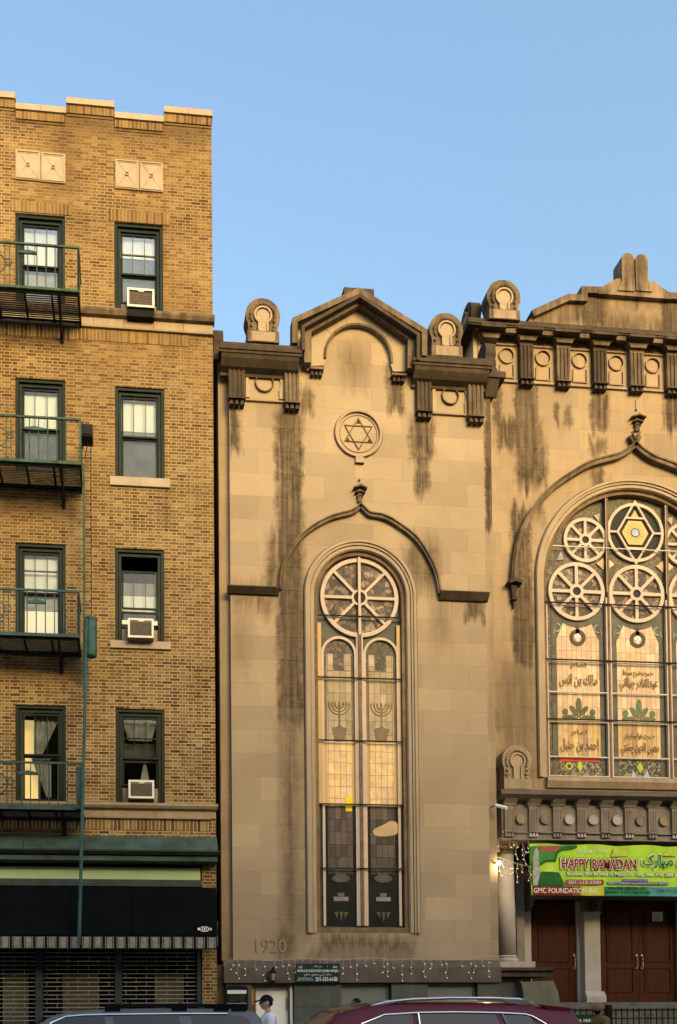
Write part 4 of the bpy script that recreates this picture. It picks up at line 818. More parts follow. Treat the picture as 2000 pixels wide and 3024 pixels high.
# guttae / triglyph brackets
def guttae(x0, x1, z, Yf, h, parent, mat, d=0.1):
    w_ = (x1-x0)/3
    for k in range(3):
        b = NB(); a = x0+k*w_+w_*0.12; e = x0+(k+1)*w_-w_*0.12; ins = w_*0.16
        va = [b.verts.new(c) for c in ((a+ins, Yf-d*0.7, z), (e-ins, Yf-d*0.7, z), (e-ins, Yf, z), (a+ins, Yf, z), (a, Yf-d, z-h), (e, Yf-d, z-h), (e, Yf, z-h), (a, Yf, z-h))]
        for f in ((0, 1, 2, 3), (7, 6, 5, 4), (0, 4, 5, 1), (1, 5, 6, 2), (2, 6, 7, 3), (3, 7, 4, 0)): b.faces.new([va[i] for i in f])
        obj('gutta', b, mat, parent)
def bracket(x0, x1, zt, zb, Yf, gh, mat, pr=0.12, gm=None, parent=CB, gut=True):
    b = NB(); box(b, x0, x1, Yf-pr*0.7, Yf, zb, zt); w_ = x1-x0
    for k in range(4): c = x0+w_*(0.10+0.267*k); box(b, c-w_*0.075, c+w_*0.075, Yf-pr*0.86, Yf-pr*0.701, zb+0.03, zt-0.08)
    box(b, x0, x1, Yf-pr*0.86, Yf-pr*0.701, zt-0.079, zt)
    o = obj('triglyph_bracket', b, mat, parent)
    b = NB(); box(b, x0-0.01, x1+0.01, Yf-pr-0.015, Yf, zb-0.025, zb-0.001); obj('bracket_foot', b, mat, o)
    if gut: guttae(x0, x1, zb-0.026, Yf, gh, o, gm or mat, pr)
    return o
tb = [(95, 180, 458, 655, 'dark'), (383, 461, 482, 678, 'half'), (1064, 1140, 533, 722, 'dark'), (1328, 1408, 553, 748, 'half')]
for (x0, x1, y0, y1, m_) in tb:
    q = rect(cA, x0, y0, x1, y1, YT-0.1); bracket(q[0], q[1], q[3]+0.05, q[2], YT, 0.12, M[m_], 0.14, M['dark'])
for (x0, x1, y0, y1) in ((516, 582, 497, 508), (940, 1006, 530, 540)):
    q = rect(cA, x0, y0, x1, y1, YT-0.1); b = NB(); box(b, q[0]-0.02, q[1]+0.02, YT-0.13, YT-0.0, q[2], q[3]); o = obj('corbel', b, M['half'], CB); guttae(q[0], q[1], q[2]-0.001, YT, 0.11, o, M['dark'], 0.1)
# keyhole panels
for (x0, x1, y0, y1, dx, dy, rr) in ((182, 382, 478, 664, 280, 580, 45), (1141, 1327, 550, 740, 1235, 648, 43)):
    q = rect(cA, x0, y0, x1, y1, YT); c_ = pt(cA, dx, dy, YT); r_ = px(82/1.742, YT)
    plate('disc_panel', [(q[0]+.01, q[2]+.02), (c_[0]-r_*.92, q[2]+.02), (c_[0]-r_*.92, c_[1]-r_*.5)]+arc(c_[0], c_[1], r_, 208, -28, 24)+[(c_[0]+r_*.92, c_[1]-r_*.5), (c_[0]+r_*.92, q[2]+.02), (q[1]-.01, q[2]+.02), (q[1]-.01, q[3]+.04), (q[0]+.01, q[3]+.04)], [], YT-0.035, YT-0.001, M['clean'], CB)
    b = NB(); ring(b, c_[0], c_[1], px(rr/1.742, YT), 0.022, YT-0.05, YT-0.001); obj('disc_ring', b, M['half'], CB)
b = NB()
for (a, d) in ((0, 1), (2, 3)):
    q0 = rect(cA, tb[a][0], 0, tb[a][1], 10, YT); z = pt(cA, (tb[a][1]+tb[d][0])/2, (tb[a][3]+tb[d][3])/2+4, YT)[1]; box(b, pt(cA, tb[a][1], 660, YT)[0]+.012, pt(cA, tb[d][0], 660, YT)[0]-.012, YT-0.05, YT-0.0, z-0.03, z); obj('string_course', b, M['trim'], CB); b = NB()
b.free()

# ---- antefixes: round-headed blocks with a horseshoe and leafy wreath
def antefix(x, y, z, w_, h, rot=0.0, mat=M['half'], base=True, d=0.34):
    o = empty('antefix', (0, 0, 0)); o.parent = CB; o.location = Vector((x, y, z))-root_world(CB)
    def L(name, bm, m, par=o):
        me = bpy.data.meshes.new(name); bmesh.ops.recalc_face_normals(bm, faces=bm.faces); bm.transform(Matrix.Rotation(rot, 4, 'Z')); bm.to_mesh(me); bm.free()
        oo = bpy.data.objects.new(name, me); COL.objects.link(oo); me.materials.append(m); oo.parent = par; return oo
    r = w_*0.5; zc = h-r; zb_ = h*0.24
    body = [(-w_*0.43, zb_), (-w_*0.43, zc-r*0.62)]+[(-p[0], p[1]) for p in arc(0, zc, r, -28, 208, 30)]+[(w_*0.43, zc-r*0.62), (w_*0.43, zb_)]
    b = NB(); prism(b, body, 0, d); L('body', b, mat)
    b = NB(); box(b, -w_*0.46, w_*0.46, -0.04, d+0.02, 0, zb_-0.001); L('plinth', b, mat); b = NB(); box(b, -w_*0.34, w_*0.34, -0.05, -0.0401, 0.01, zb_-0.02); L('plinth_panel', b, M['trim'])
    rk = w_*0.235; zk = zc-0.02
    b = NB(); ribbon(b, [(-rk*0.52, zb_), (-rk*0.52, zk-rk*0.9)]+[(-p[0], p[1]) for p in arc(0, zk, rk, -55, 235, 26)]+[(rk*0.52, zk-rk*0.9), (rk*0.52, zb_)], w_*0.05, -0.05, 0); L('horseshoe', b, M['clean'])
    b = NB(); prism(b, circ(0, zk, rk*0.8, 20), -0.02, 0); box(b, -rk*0.42, rk*0.42, -0.018, 0, zb_, zk-rk*0.7); L('disc', b, M['clean'])
    b = NB(); rnd = random.Random(3)
    for k in range(22):
        a = R(-25+230*k/21); rr = w_*0.35; ball(b, rr*math.cos(a), -0.015, zk+rr*math.sin(a), w_*(0.035+0.025*rnd.random()), 0.03, w_*(0.04+0.02*rnd.random()), seg=6)
    for s in (-1, 1):
        for (dx, dz, rr) in ((0.33, -0.30, 0.06), (0.30, -0.42, 0.065), (0.36, -0.44, 0.05), (0.32, -0.55, 0.07)): ball(b, s*w_*dx, -0.02, zk+w_*dz, w_*rr*0.8, 0.03, w_*rr, seg=6)
    L('wreath', b, mat)
    return o
def ante_px(c, x0, y0, x1, y1, Y, **k):
    q = rect(c, x0, y0, x1, y1, Y); return antefix((q[0]+q[1])/2, Y, q[2], q[1]-q[0], q[3]-q[2], **k)
YA_ = YT-0.18
ante_px(cA, 184, 140, 362, 372, YA_)
ante_px(cA, 1130, 216, 1303, 445, YA_)
# side ones seen on edge
x_, z_ = pt(cA, 40, 360, YA_+0.8); antefix(x_-0.12, YA_+0.75, zt1, 0.56, 0.78, rot=R(-90), mat=M['dark'], d=0.21)
x_, z_ = pt(cA, 1413, 455, YA_+0.8); antefix(x_+0.12, YA_+0.75, zt1, 0.56, 0.90, rot=R(90), mat=M['dark'], d=0.22)

# ---- medallion with star
mc = pt(cA, 764, 840, YT); b = NB(); ring(b, mc[0], mc[1], px(116/1.742, YT), 0.05, YT-0.05, YT-0.001, n=48)
md = obj('medallion', b, M['clean'], CB)
b = NB(); ring(b, mc[0], mc[1], px(126/1.742, YT), 0.010, YT-0.012, YT-0.0005, n=48); ring(b, mc[0], mc[1], px(96/1.742, YT), 0.010, YT-0.012, YT-0.0005, n=48); obj('groove', b, M['half'], md)
b = NB(); rs = px(82/1.742, YT)
def tri(a0): return [(mc[0]+rs*math.cos(R(a0+120*k)), mc[1]+rs*math.sin(R(a0+120*k))) for k in range(3)]
ribbon(b, tri(90), 0.018, YT-0.015, YT-0.0006, True); ribbon(b, tri(-90), 0.018, YT-0.0165, YT-0.0007, True); obj('star', b, M['half'], md)
b = NB(); 
for k in range(3): 
    a = R(90+120*k); cc = (mc[0]+rs*0.78*math.cos(a), mc[1]+rs*0.78*math.sin(a)); prism(b, [(cc[0]-0.04, cc[1]-0.035), (cc[0]+0.04, cc[1]-0.035), (cc[0], cc[1]+0.05)], YT-0.02, YT-0.0008)
obj('star_point', b, M['crack'], md)
q = rect(cA, 748, 962, 790, 992, YT); b = NB(); box(b, q[0], q[1], YT-0.05, YT-0.001, q[2], q[3]); obj('keystone', b, M['clean'], md)
b = NB(); box(b, q[0]-0.004, q[1]+0.004, YT-0.052, YT-0.001, q[2]-0.014, q[2]-0.0005); obj('groove', b, M['crack'], md)

# ---- hood mould, finial and ledges of the tower
def hood(c, L, Y, w_, pr, mat, k=5):
    b = NB(); path = cat_smooth(pts(c, L, Y), k); ribbon(b, path, w_, Y-pr, Y-0.001); ribbon(b, [(x, z+w_*0.42) for x, z in path], w_*0.3, Y-pr-0.03, Y-pr-0.0005); return obj('hood_mould', b, mat, CB)
hood(cG, [(357, 598), (368, 500), (390, 440), (445, 355), (515, 293), (600, 243), (665, 222), (715, 210), (750, 192), (769, 168)], YT, 0.085, 0.085, M['half'])
hood(cG, [(769, 168), (792, 193), (822, 217), (880, 227), (945, 257), (1050, 335), (1118, 430), (1160, 520), (1180, 622)], YT, 0.085, 0.085, M['half'])
for (x0, x1, y0, y1) in ((92, 356, 578, 606), (1186, 1436, 605, 640)):
    q = rect(cG, x0, y0, x1, y1, YT-0.1); b = NB(); mould(b, [(YT, q[3]+0.02), (YT-0.14, q[3]), (YT-0.16, q[3]-0.03), (YT-0.05, q[2]-0.02), (YT, q[2]-0.03)], q[0], q[1]); obj('ledge', b, M['dark'], CB)
def finial(c, cx_, y0, y1, Y, w_):
    x, za = pt(c, cx_, y0, Y); zb_ = pt(c, cx_, y1, Y)[1]; h = za-zb_; b = NB()
    for (ww, t0, t1, pr) in ((1.0, 0.0, 0.34, 0.14), (0.72, 0.42, 0.62, 0.11), (0.46, 0.70, 0.86, 0.08)):
        prism(b, [(x-w_/2*ww, za-h*t1), (x-w_/2*ww, za-h*(t0+(t1-t0)*0.75)), (x, za-h*t0), (x+w_/2*ww, za-h*(t0+(t1-t0)*0.75)), (x+w_/2*ww, za-h*t1), (x, za-h*(t1-(t1-t0)*0.5))], Y-pr, Y-0.001)
    prism(b, [(x-w_*0.16, zb_-h*0.25), (x+w_*0.16, zb_-h*0.25), (x+w_*0.12, za-h*0.1), (x-w_*0.12, za-h*0.1)], Y-0.06, Y-0.0012)
    return obj('finial', b, M['half'], CB)
finial(cA, 768, 1112, 1178, YT, px(70/1.742, YT))
b = NB(); x_, z_ = pt(cA, 768, 1080, YT); prism(b, circ(x_, z_, 0.022, 10), YT-0.03, YT-0.001); x_, z_ = pt(cB, 1278, 1218, YN); prism(b, circ(x_, z_, 0.022, 10), YN-0.03, YN-0.001); obj('stone_boss', b, M['dark'], CB)
# window surround
def surround(cx, cz, r, zs, Y, w1, dk=True):
    b = NB()
    def path(rr): return [(cx-rr, zs)]+[(cx-rr, cz)]+[p for p in arc(cx, cz, rr, 180, 0, 40)]+[(cx+rr, zs)]
    ribbon(b, path(r+w1*0.70), w1*0.55, Y-0.05, Y-0.001); ribbon(b, path(r+w1*0.78), w1*0.25, Y-0.08, Y-0.051); ribbon(b, path(r+w1*0.22), w1*0.3, Y-0.025, Y-0.0011)
    o = obj('arch_surround', b, M['clean'], CB)
    b = NB(); ribbon(b, path(r+w1+0.012), 0.014, Y-0.006, Y-0.0005); ribbon(b, path(r+w1*0.40), 0.012, Y-0.006, Y-0.0006); obj('groove', b, M['crack'], o)
surround(cx0, cz0, r0, zsill, YT, px(30, YT))
text('date_inscription', '1920', rect(cI, 235, 217, 392, 286, YT), YT-0.016, M['trim'], CB, 0.015)
text('date_shadow', '1920', tuple(v+d for v, d in zip(rect(cI, 235, 217, 392, 286, YT), (-0.010, -0.010, 0.006, 0.006))), YT-0.004, M['half'], CB, 0.003)

# ---- base band, green basement wall
zb1 = P(1060, 2838, YT-0.1)[1]; zb2 = P(1060, 2858, YT-0.15)[1]; zb3 = P(1060, 2902, YT-0.15)[1]; xbl = P(662, 2870, YT-0.15)[0]; xbr = P(1481, 2870, YT-0.15)[0]
b = NB(); mould(b, [(YT+0.4, zb+0.0), (YT-0.001, zb), (YT-0.03, zb-0.02), (YT-0.15, zb2), (YT+0.4, zb2)], xbl, xbr); obj('water_table', b, M['ledge'], CB)
b = NB(); box(b, xbl, xbr, YT-0.15, YT+0.4, zb3, zb2-0.001); obj('base_band', b, M['ledge'], CB)
qd = rect(cI, 212, 452, 430, 1100, YT+0.1); zg = 0.15
def ix(x): return pt(cI, x, 500, YT)[0]
holes = []
b = NB(); segs = [(xbl+0.05, ix(212)), (ix(430), ix(670)), (ix(930), ix(1115)), (ix(1372), xbr-0.05)]
for k, (a, e) in enumerate(segs): box(b, a, e, YT-0.08, YT+0.4, zg, zb3-0.001)
for (a, e) in ((670, 930), (1115, 1372)): box(b, ix(a)+0.001, ix(e)-0.001, YT+0.1, YT+0.4, zg, zb3-0.001)
obj('basement_wall', b, M['green'], CB)
b = NB(); box(b, pt(cI, 28, 400, YM)[0], pt(cI, 73, 400, YM)[0], YM-0.05, YM+0.2, zg, P(640, 2850, YM)[1]); obj('corner_pier', b, M['half'], CB)
for (a, e) in ((672, 922), (1118, 1366)):
    b = NB(); box(b, ix(a)+0.003, ix(e), YT+0.03, YT+0.099, zg+0.3, zb3-0.02); w_ = obj('boarded_window', b, plain('blue_grey_board', (0.27, 0.29, 0.31), 0.55, var=0.12, scale=1.2), CB)
    b = NB(); ribbon(b, [(ix(e)-0.03, zg+0.3), (ix(e)-0.03, zb3-0.05)], 0.05, YT+0.01, YT+0.0299); obj('window_trim', b, M['green'], w_)
b = NB(); box(b, ix(240), ix(406), YT+0.12, YT+0.17, zg, zb3-0.09); dr = obj('basement_door', b, M['white'], CB)
b = NB(); ribbon(b, [(ix(222), zg), (ix(222), zb3-0.04), (ix(418), zb3-0.04), (ix(418), zg)], 0.09, YT+0.02, YT+0.119); obj('door_frame', b, M['frame'], dr)
b = NB(); box(b, ix(418)-0.02, ix(418)+0.03, YT+0.0, YT+0.0199, zg, zb3-0.05); obj('door_jamb', b, M['white'], dr)
b = NB(); box(b, ix(406)-0.03, ix(406)-0.01, YT+0.05, YT+0.119, zb3-0.55, zb3-0.30); box(b, ix(406)-0.03, ix(406)-0.01, YT+0.05, YT+0.119, 1.0, 1.15); obj('handle', b, M['frame'], dr)
b = NB(); q = rect(cI, 209, 474, 224, 552, YT-0.01); box(b, q[0], q[1], YT-0.03, YT+0.0, q[2], q[3]); obj('yellow_plate', b, plain('yellow_sheet', (0.55, 0.30, 0.01), 0.5), dr)
b = NB(); ribbon(b, [(ix(432), P(880, 2974, YT)[1]), (ix(665), P(880, 2974, YT)[1])], 0.012, YT-0.082, YT-0.0802); obj('joint', b, M['crack'], CB)

# ---- tall stained glass window of the tower
YW = YT+0.16
def Wd(c, x, y): return pt(c, x, y, YW)
xc_ = cx0; jl, jr = cx0-r0, cx0+r0
b = NB()
pth = [(jl+0.04, zsill+0.02), (jl+0.04, cz0)]+arc(cx0, cz0, r0-0.04, 180, 0, 40)+[(jr-0.04, zsill+0.02)]
ribbon(b, pth, 0.085, YW-0.10, YW+0.05); box(b, jl, jr, YW-0.14, YW+0.05, zsill+0.001, zsill+0.12)
TW = obj('tall_window', b, M['frame'], CB)
b = NB(); box(b, jl+0.02, jr-0.02, YW+0.03, YW+0.04, zsill, cz0); prism(b, arc(cx0, cz0+0.001, r0-0.02, 0, 180, 36), YW+0.03, YW+0.04); obj('glass_backing', b, M['slate'], TW)
wc = Wd(cG, 768, 640); R_w = px(191/1.742, YW)
b = NB(); prism(b, circ(wc[0], wc[1], R_w, 48), YW+0.015, YW+0.029); obj('rose_glass', b, M['purple'], TW)
bw = 0.085
xcl = wc[0]
xLl, xLr = Wd(cG, 572, 900)[0], Wd(cG, 752, 900)[0]; xRl, xRr = Wd(cG, 788, 900)[0], Wd(cG, 968, 900)[0]
z740, z1055 = Wd(cG, 770, 742)[1], Wd(cG, 770, 1058)[1]; z245, z572, z900, zbot = Wd(cH, 770, 247)[1], Wd(cH, 770, 573)[1], Wd(cH, 770, 901)[1], Wd(cI, 770, 148)[1]
b = NB(); ring(b, wc[0], wc[1], R_w, bw, YW-0.04, YW+0.0149, n=48)
rh = px(36/1.742, YW)
ring(b, wc[0], wc[1], rh, 0.05, YW-0.045, YW+0.0148)
for k in range(8):
    a = R(45*k); ribbon(b, [(wc[0]+(rh+.02)*math.cos(a), wc[1]+(rh+.02)*math.sin(a)), (wc[0]+(R_w-.03)*math.cos(a), wc[1]+(R_w-.03)*math.sin(a))], 0.062, YW-0.038, YW+0.0147)
obj('rose_tracery', b, M['tracery'], TW)
b = NB(); prism(b, circ(wc[0], wc[1], rh-0.03, 20), YW-0.02, YW+0.0146); obj('hub_glass', b, M['dglass'], TW)
for (xa_, xb_) in ((xLl, xLr), (xRl, xRr)):
    cxl = (xa_+xb_)/2; rl = (xb_-xa_)/2; zsp = Wd(cG, 660, 930)[1]
    ins = rl-0.02
    b = NB(); ribbon(b, [(xa_+0.02, zbot), (xa_+0.02, zsp)]+arc(cxl, zsp, ins, 180, 0, 24)+[(xb_-0.02, zbot)], 0.055, YW-0.035, YW+0.014); obj('light_tracery', b, M['tracery'], TW)
    b = NB(); box(b, xa_+0.01, xb_-0.01, YW+0.02, YW+0.028, z1055, zsp); prism(b, arc(cxl, zsp+0.001, ins, 0, 180, 24), YW+0.02, YW+0.028); obj('arched_glass', b, M['grn'], TW)
    bo = 0.115
    b = NB(); box(b, xa_+0.045, xb_-0.045, YW+0.010, YW+0.0199, z245, z1055); gp = obj('border_glass', b, M['brownglass'], TW)
    b = NB(); box(b, xa_+0.045, xb_-0.045, YW+0.010, YW+0.0199, z572, z245-0.001); obj('border_glass', b, M['amber'], TW)  # middle border in amber, part of the painted reflection band
    b = NB(); box(b, xa_+0.045, xb_-0.045, YW+0.010, YW+0.0199, zbot, z572-0.001); obj('border_glass', b, M['dglass'], TW)
    a2, b2 = xa_+bo, xb_-bo
    zq = Wd(cG, 660, 925)[1]
    b = NB(); 
    for (p, q_) in ((0.0, 0.27), (0.72, 1.0)): box(b, a2+(b2-a2)*p, a2+(b2-a2)*q_, YW+0.012, YW+0.019, Wd(cG, 660, 1008)[1], zq)
    box(b, a2, b2, YW+0.012, YW+0.019, z1055+0.001, Wd(cG, 660, 1012)[1]); obj('pale_quarries', b, M['q_up'], TW)
    b = NB(); box(b, a2, b2, YW+0.002, YW+0.0099, z245+0.001, z1055-0.03); obj('quarries', b, M['q_up'], TW)
    b = NB(); box(b, a2, b2, YW+0.002, YW+0.0099, z572+0.001, z245-0.001); obj('quarries', b, M['q_reflect'], TW)
    zd = Wd(cH, 660, 925)[1]
    b = NB(); box(b, a2, b2, YW+0.002, YW+0.0099, zd, z572-0.001); obj('quarries', b, M['q_dark'], TW)
    # candelabrum with seven branches
    cm = (a2+b2)/2; zt_ = Wd(cH, 660, 48)[1]; zm_ = Wd(cH, 660, 120)[1]; zb__ = Wd(cH, 660, 172)[1]; b = NB(); Rm = (b2-a2)*0.42; ym = (YW-0.004, YW+0.0015)
    ribbon(b, [(cm, zb__), (cm, zt_+0.03)], 0.03, *ym)
    for k, f_ in enumerate((1.0, 0.70, 0.40)): ribbon(b, arc(cm, zt_-0.02, Rm*f_, 180, 360, 18), 0.024, ym[0]-0.001*(k+1), ym[1])
    for f_ in (-1, -.7, -.4, 0, .4, .7, 1): prism(b, [(cm+Rm*f_-0.024, zt_-0.02), (cm+Rm*f_+0.024, zt_-0.02), (cm+Rm*f_, zt_+0.05)], YW-0.009, YW-0.0045)
    obj('candelabrum', b, M['brownglass'] if xa_ == xRl else M['olive'], TW)
    b = NB(); zc__ = Wd(cH, 660, 195)[1]
    prism(b, [(cm-0.17, zc__+0.09), (cm-0.06, zc__+0.11), (cm, zc__+0.18), (cm+0.06, zc__+0.11), (cm+0.17, zc__+0.09), (cm+0.14, zc__-0.03), (cm+0.10, z245+0.005), (cm-0.10, z245+0.005), (cm-0.14, zc__-0.03)], YW-0.005, YW+0.0012); obj('candelabrum_base', b, M['brownglass'], TW)
    # plant forms and pale tablets low in the light
    b = NB(); zf = Wd(cH, 660, 880)[1]; dd = (YW-0.006, YW-0.002)
    def ell(bb, x, z, rx, rz, rot, y): prism(bb, [(x+rx*math.cos(R(t))*math.cos(rot)-rz*math.sin(R(t))*math.sin(rot), z+rx*math.cos(R(t))*math.sin(rot)+rz*math.sin(R(t))*math.cos(rot)) for t in range(0, 360, 24)], *y)
    ell(b, cm, zf, 0.06, 0.15, 0, dd); ell(b, cm-0.12, zf-0.10, 0.055, 0.12, 0.6, (YW-0.0065, YW-0.002)); ell(b, cm+0.12, zf-0.10, 0.055, 0.12, -0.6, (YW-0.007, YW-0.002)); ell(b, cm, zf-0.28, 0.2, 0.09, 0, (YW-0.0075, YW-0.002)); obj('leaf_glass', b, M['leafd' if False else 'slate'], TW)
    for (yy0, yy1, hw, mm) in ((1038, 1060, 0.16, 'lilac'), (1018, 1036, 0.07, 'brownglass')):
        q_ = rect(cH, 0, yy0, 10, yy1, YW); b = NB(); box(b, cm-hw, cm+hw, YW-0.004, YW+0.001, q_[2], q_[3]); obj('tablet_glass', b, M[mm], TW)
    q_ = rect(cI, 0, 72, 10, 108, YW); b = NB()
    for s in (-1, 0, 1): prism(b, [(cm+s*0.11-0.045, q_[3]), (cm+s*0.11+0.045, q_[3]), (cm+s*0.08, q_[2]-(0.07 if s == 0 else 0.0))], YW-0.004, YW+0.001)
    obj('scroll_glass', b, M['leafd'], TW)
b = NB(); q_ = rect(cH, 699, 531, 732, 572, YW); box(b, q_[0], q_[1], YW-0.004, YW+0.001, q_[2], q_[3]); q_ = rect(cH, 699, 577, 732, 603, YW); box(b, q_[0], q_[1], YW-0.004, YW+0.001, q_[2], q_[3]); obj('painted_lamp_glow', b, M['yellow'], TW)  # lit lamp seen through the window, painted as saturated yellow panes
b = NB(); prism(b, cat_smooth(pts(cH, [(838, 708), (850, 692), (895, 672), (925, 655), (955, 658), (971, 685), (968, 712), (940, 728), (890, 733), (850, 728), (838, 708)], YW), 3)[:-1], YW-0.012, YW-0.008); obj('painted_lamp_reflection', b, M['blob'], TW)  # reflection of a lamp, modelled as a flat peach-coloured piece
# mullion and saddle bars
b = NB(); xm0 = Wd(cG, 768, 900)[0]; box(b, xm0-0.035, xm0+0.035, YW-0.07, YW+0.013, zbot, wc[1]-R_w+0.03); obj('mullion', b, M['frame'], TW)
b = NB(); box(b, xm0-0.075, xm0-0.036, YW-0.045, YW+0.012, zbot, wc[1]-R_w-0.02); box(b, xm0+0.036, xm0+0.075, YW-0.045, YW+0.012, zbot, wc[1]-R_w-0.02); box(b, xm0-0.025, xm0+0.025, YW-0.075, YW-0.0465, wc[1]-R_w, wc[1]+R_w+0.05)
obj('mullion_trim', b, M['tracery'], TW)
b = NB()
for xx in (jl+0.135, jr-0.135): box(b, xx-0.04, xx+0.04, YW-0.03, YW+0.02, z572, z1055+1.2)
obj('side_trim', b, M['amber'], TW)
for zz_ in (z740, z1055, z245, z572, z900): b = NB(); box(b, jl+0.02, jr-0.02, YW-0.095, YW-0.076, zz_-0.013, zz_+0.013); obj('saddle_bar', b, M['bar'], TW)

# ================================================================== NAVE
ncx, ncz = P(1877, 1722, YN); nr = px(268, YN); nzs = P(1877, 2302, YN)[1]
xnl = P(1405, 1500, YN)[0]; xnr = 2*ncx-P(1440, 1500, YN)[0]; znt = pt(cB, 1275, 735, YN)[1]; zent = P(1800, 2375, YN)[1]
plate('nave_wall', [(xnl, zent), (xnr, zent), (xnr, znt), (xnl, znt)], [[(ncx-nr, nzs), (ncx+nr, nzs)]+arc(ncx, ncz, nr, 0, 180, 48)], YN, YN+0.5, M['nave'], CB)
b = NB(); box(b, xnl-0.0, xnl+0.35, YN+0.501, 14, 0.15, znt+0.3); box(b, xnr-0.35, xnr, YN+0.501, 14, 0.15, znt+0.3); box(b, xnl+0.351, xnr-0.351, YN+1.6, 14, znt-0.2, znt+0.1); obj('nave_side', b, M['half'], CB)
b = NB(); box(b, xnl+0.36, xnr-0.36, YN+1.5, YN+1.55, zent, znt-0.21); obj('inner_wall', b, M['room'], CB)
surround(ncx, ncz, nr, nzs, YN, px(26, YN))
hl = [(405, 1240), (415, 1120), (440, 965), (500, 820), (580, 705), (680, 590), (800, 505), (930, 430), (1040, 395), (1130, 372), (1205, 332), (1250, 290), (1285, 225)]
hood(cC, hl, YN, 0.12, 0.13, M['half']); mir = [(2*ncx-x, z) for x, z in pts(cC, hl, YN)]
b = NB(); pth = cat_smooth(mir, 5); ribbon(b, pth, 0.12, YN-0.13, YN-0.001); ribbon(b, [(x, z+0.05) for x, z in pth], 0.036, YN-0.16, YN-0.1305); obj('hood_mould', b, M['half'], CB)
for s in (0, 1):
    x, z = pt(cC, 410, 1262, YN)
    if s: x = 2*ncx-x
    b = NB(); prism(b, [(x-0.17, z+0.03), (x, z+0.10), (x+0.17, z+0.03), (x+0.15, z-0.04), (x, z+0.02), (x-0.15, z-0.04)], YN-0.22, YN-0.001); prism(b, [(x-0.08, z-0.03), (x+0.08, z-0.03), (x+0.03, z-0.34), (x-0.03, z-0.34)], YN-0.12, YN-0.0013)
    box(b, x-0.06, x+0.06, YN-0.14, YN-0.001, z-0.37, z-0.341); prism(b, [(x-0.02, z-0.371), (x+0.02, z-0.371), (x, z-0.55)], YN-0.08, YN-0.001); obj('hood_corbel', b, M['dark'], CB)
finial(cC, 1280, 72, 160, YN, px(100/2.376, YN))
b = NB(); x, z = pt(cB, 1278, 1218, YN); box(b, x-0.008, x+0.008, YN-0.02, YN-0.001, z, z+0.25); obj('stone_boss', b, M['trim'], CB)
# nave cornice
YNc = YN-0.32
znt1 = pt(cB, 900, 612, YNc+0.1)[1]; xca = pt(cB, 105, 600, YNc)[0]
cornice('cornice', xca, 2*ncx-xca, znt1, YN, 0.17, 0.07, 0.001, 0.32, M['dark'])
b = NB(); box(b, xca+0.04, xca+0.5, YN, YN+3, znt1-0.17, znt1); box(b, xca-0.0, xca+0.5, YN+0.001, YN+3, znt1-0.24, znt1-0.1701); obj('cornice_return', b, M['dark'], CB)
b = NB(); box(b, xca+0.35, xnl+0.1, YN+0.0, YN+2.9, znt1-1.5, znt1-0.241); obj('nave_return', b, M['dark'], CB)
sp = 257.3; k = 0
nbx = []
for k in range(-1, 11):
    xc0 = 512+sp*k; yt = 748+(xc0-512)*0.0700; q = rect(cB, xc0-48, yt, xc0+48, yt+250, YN-0.1)
    if q[0] > 2*ncx-xca: break
    nbx.append(((q[0]+q[1])/2, (q[0]+q[1])/2-q[0]))
z_bt = pt(cB, 900, 772, YN-0.1)[1]; z_bb = pt(cB, 900, 1022, YN-0.1)[1]
z_c0 = znt1-0.25
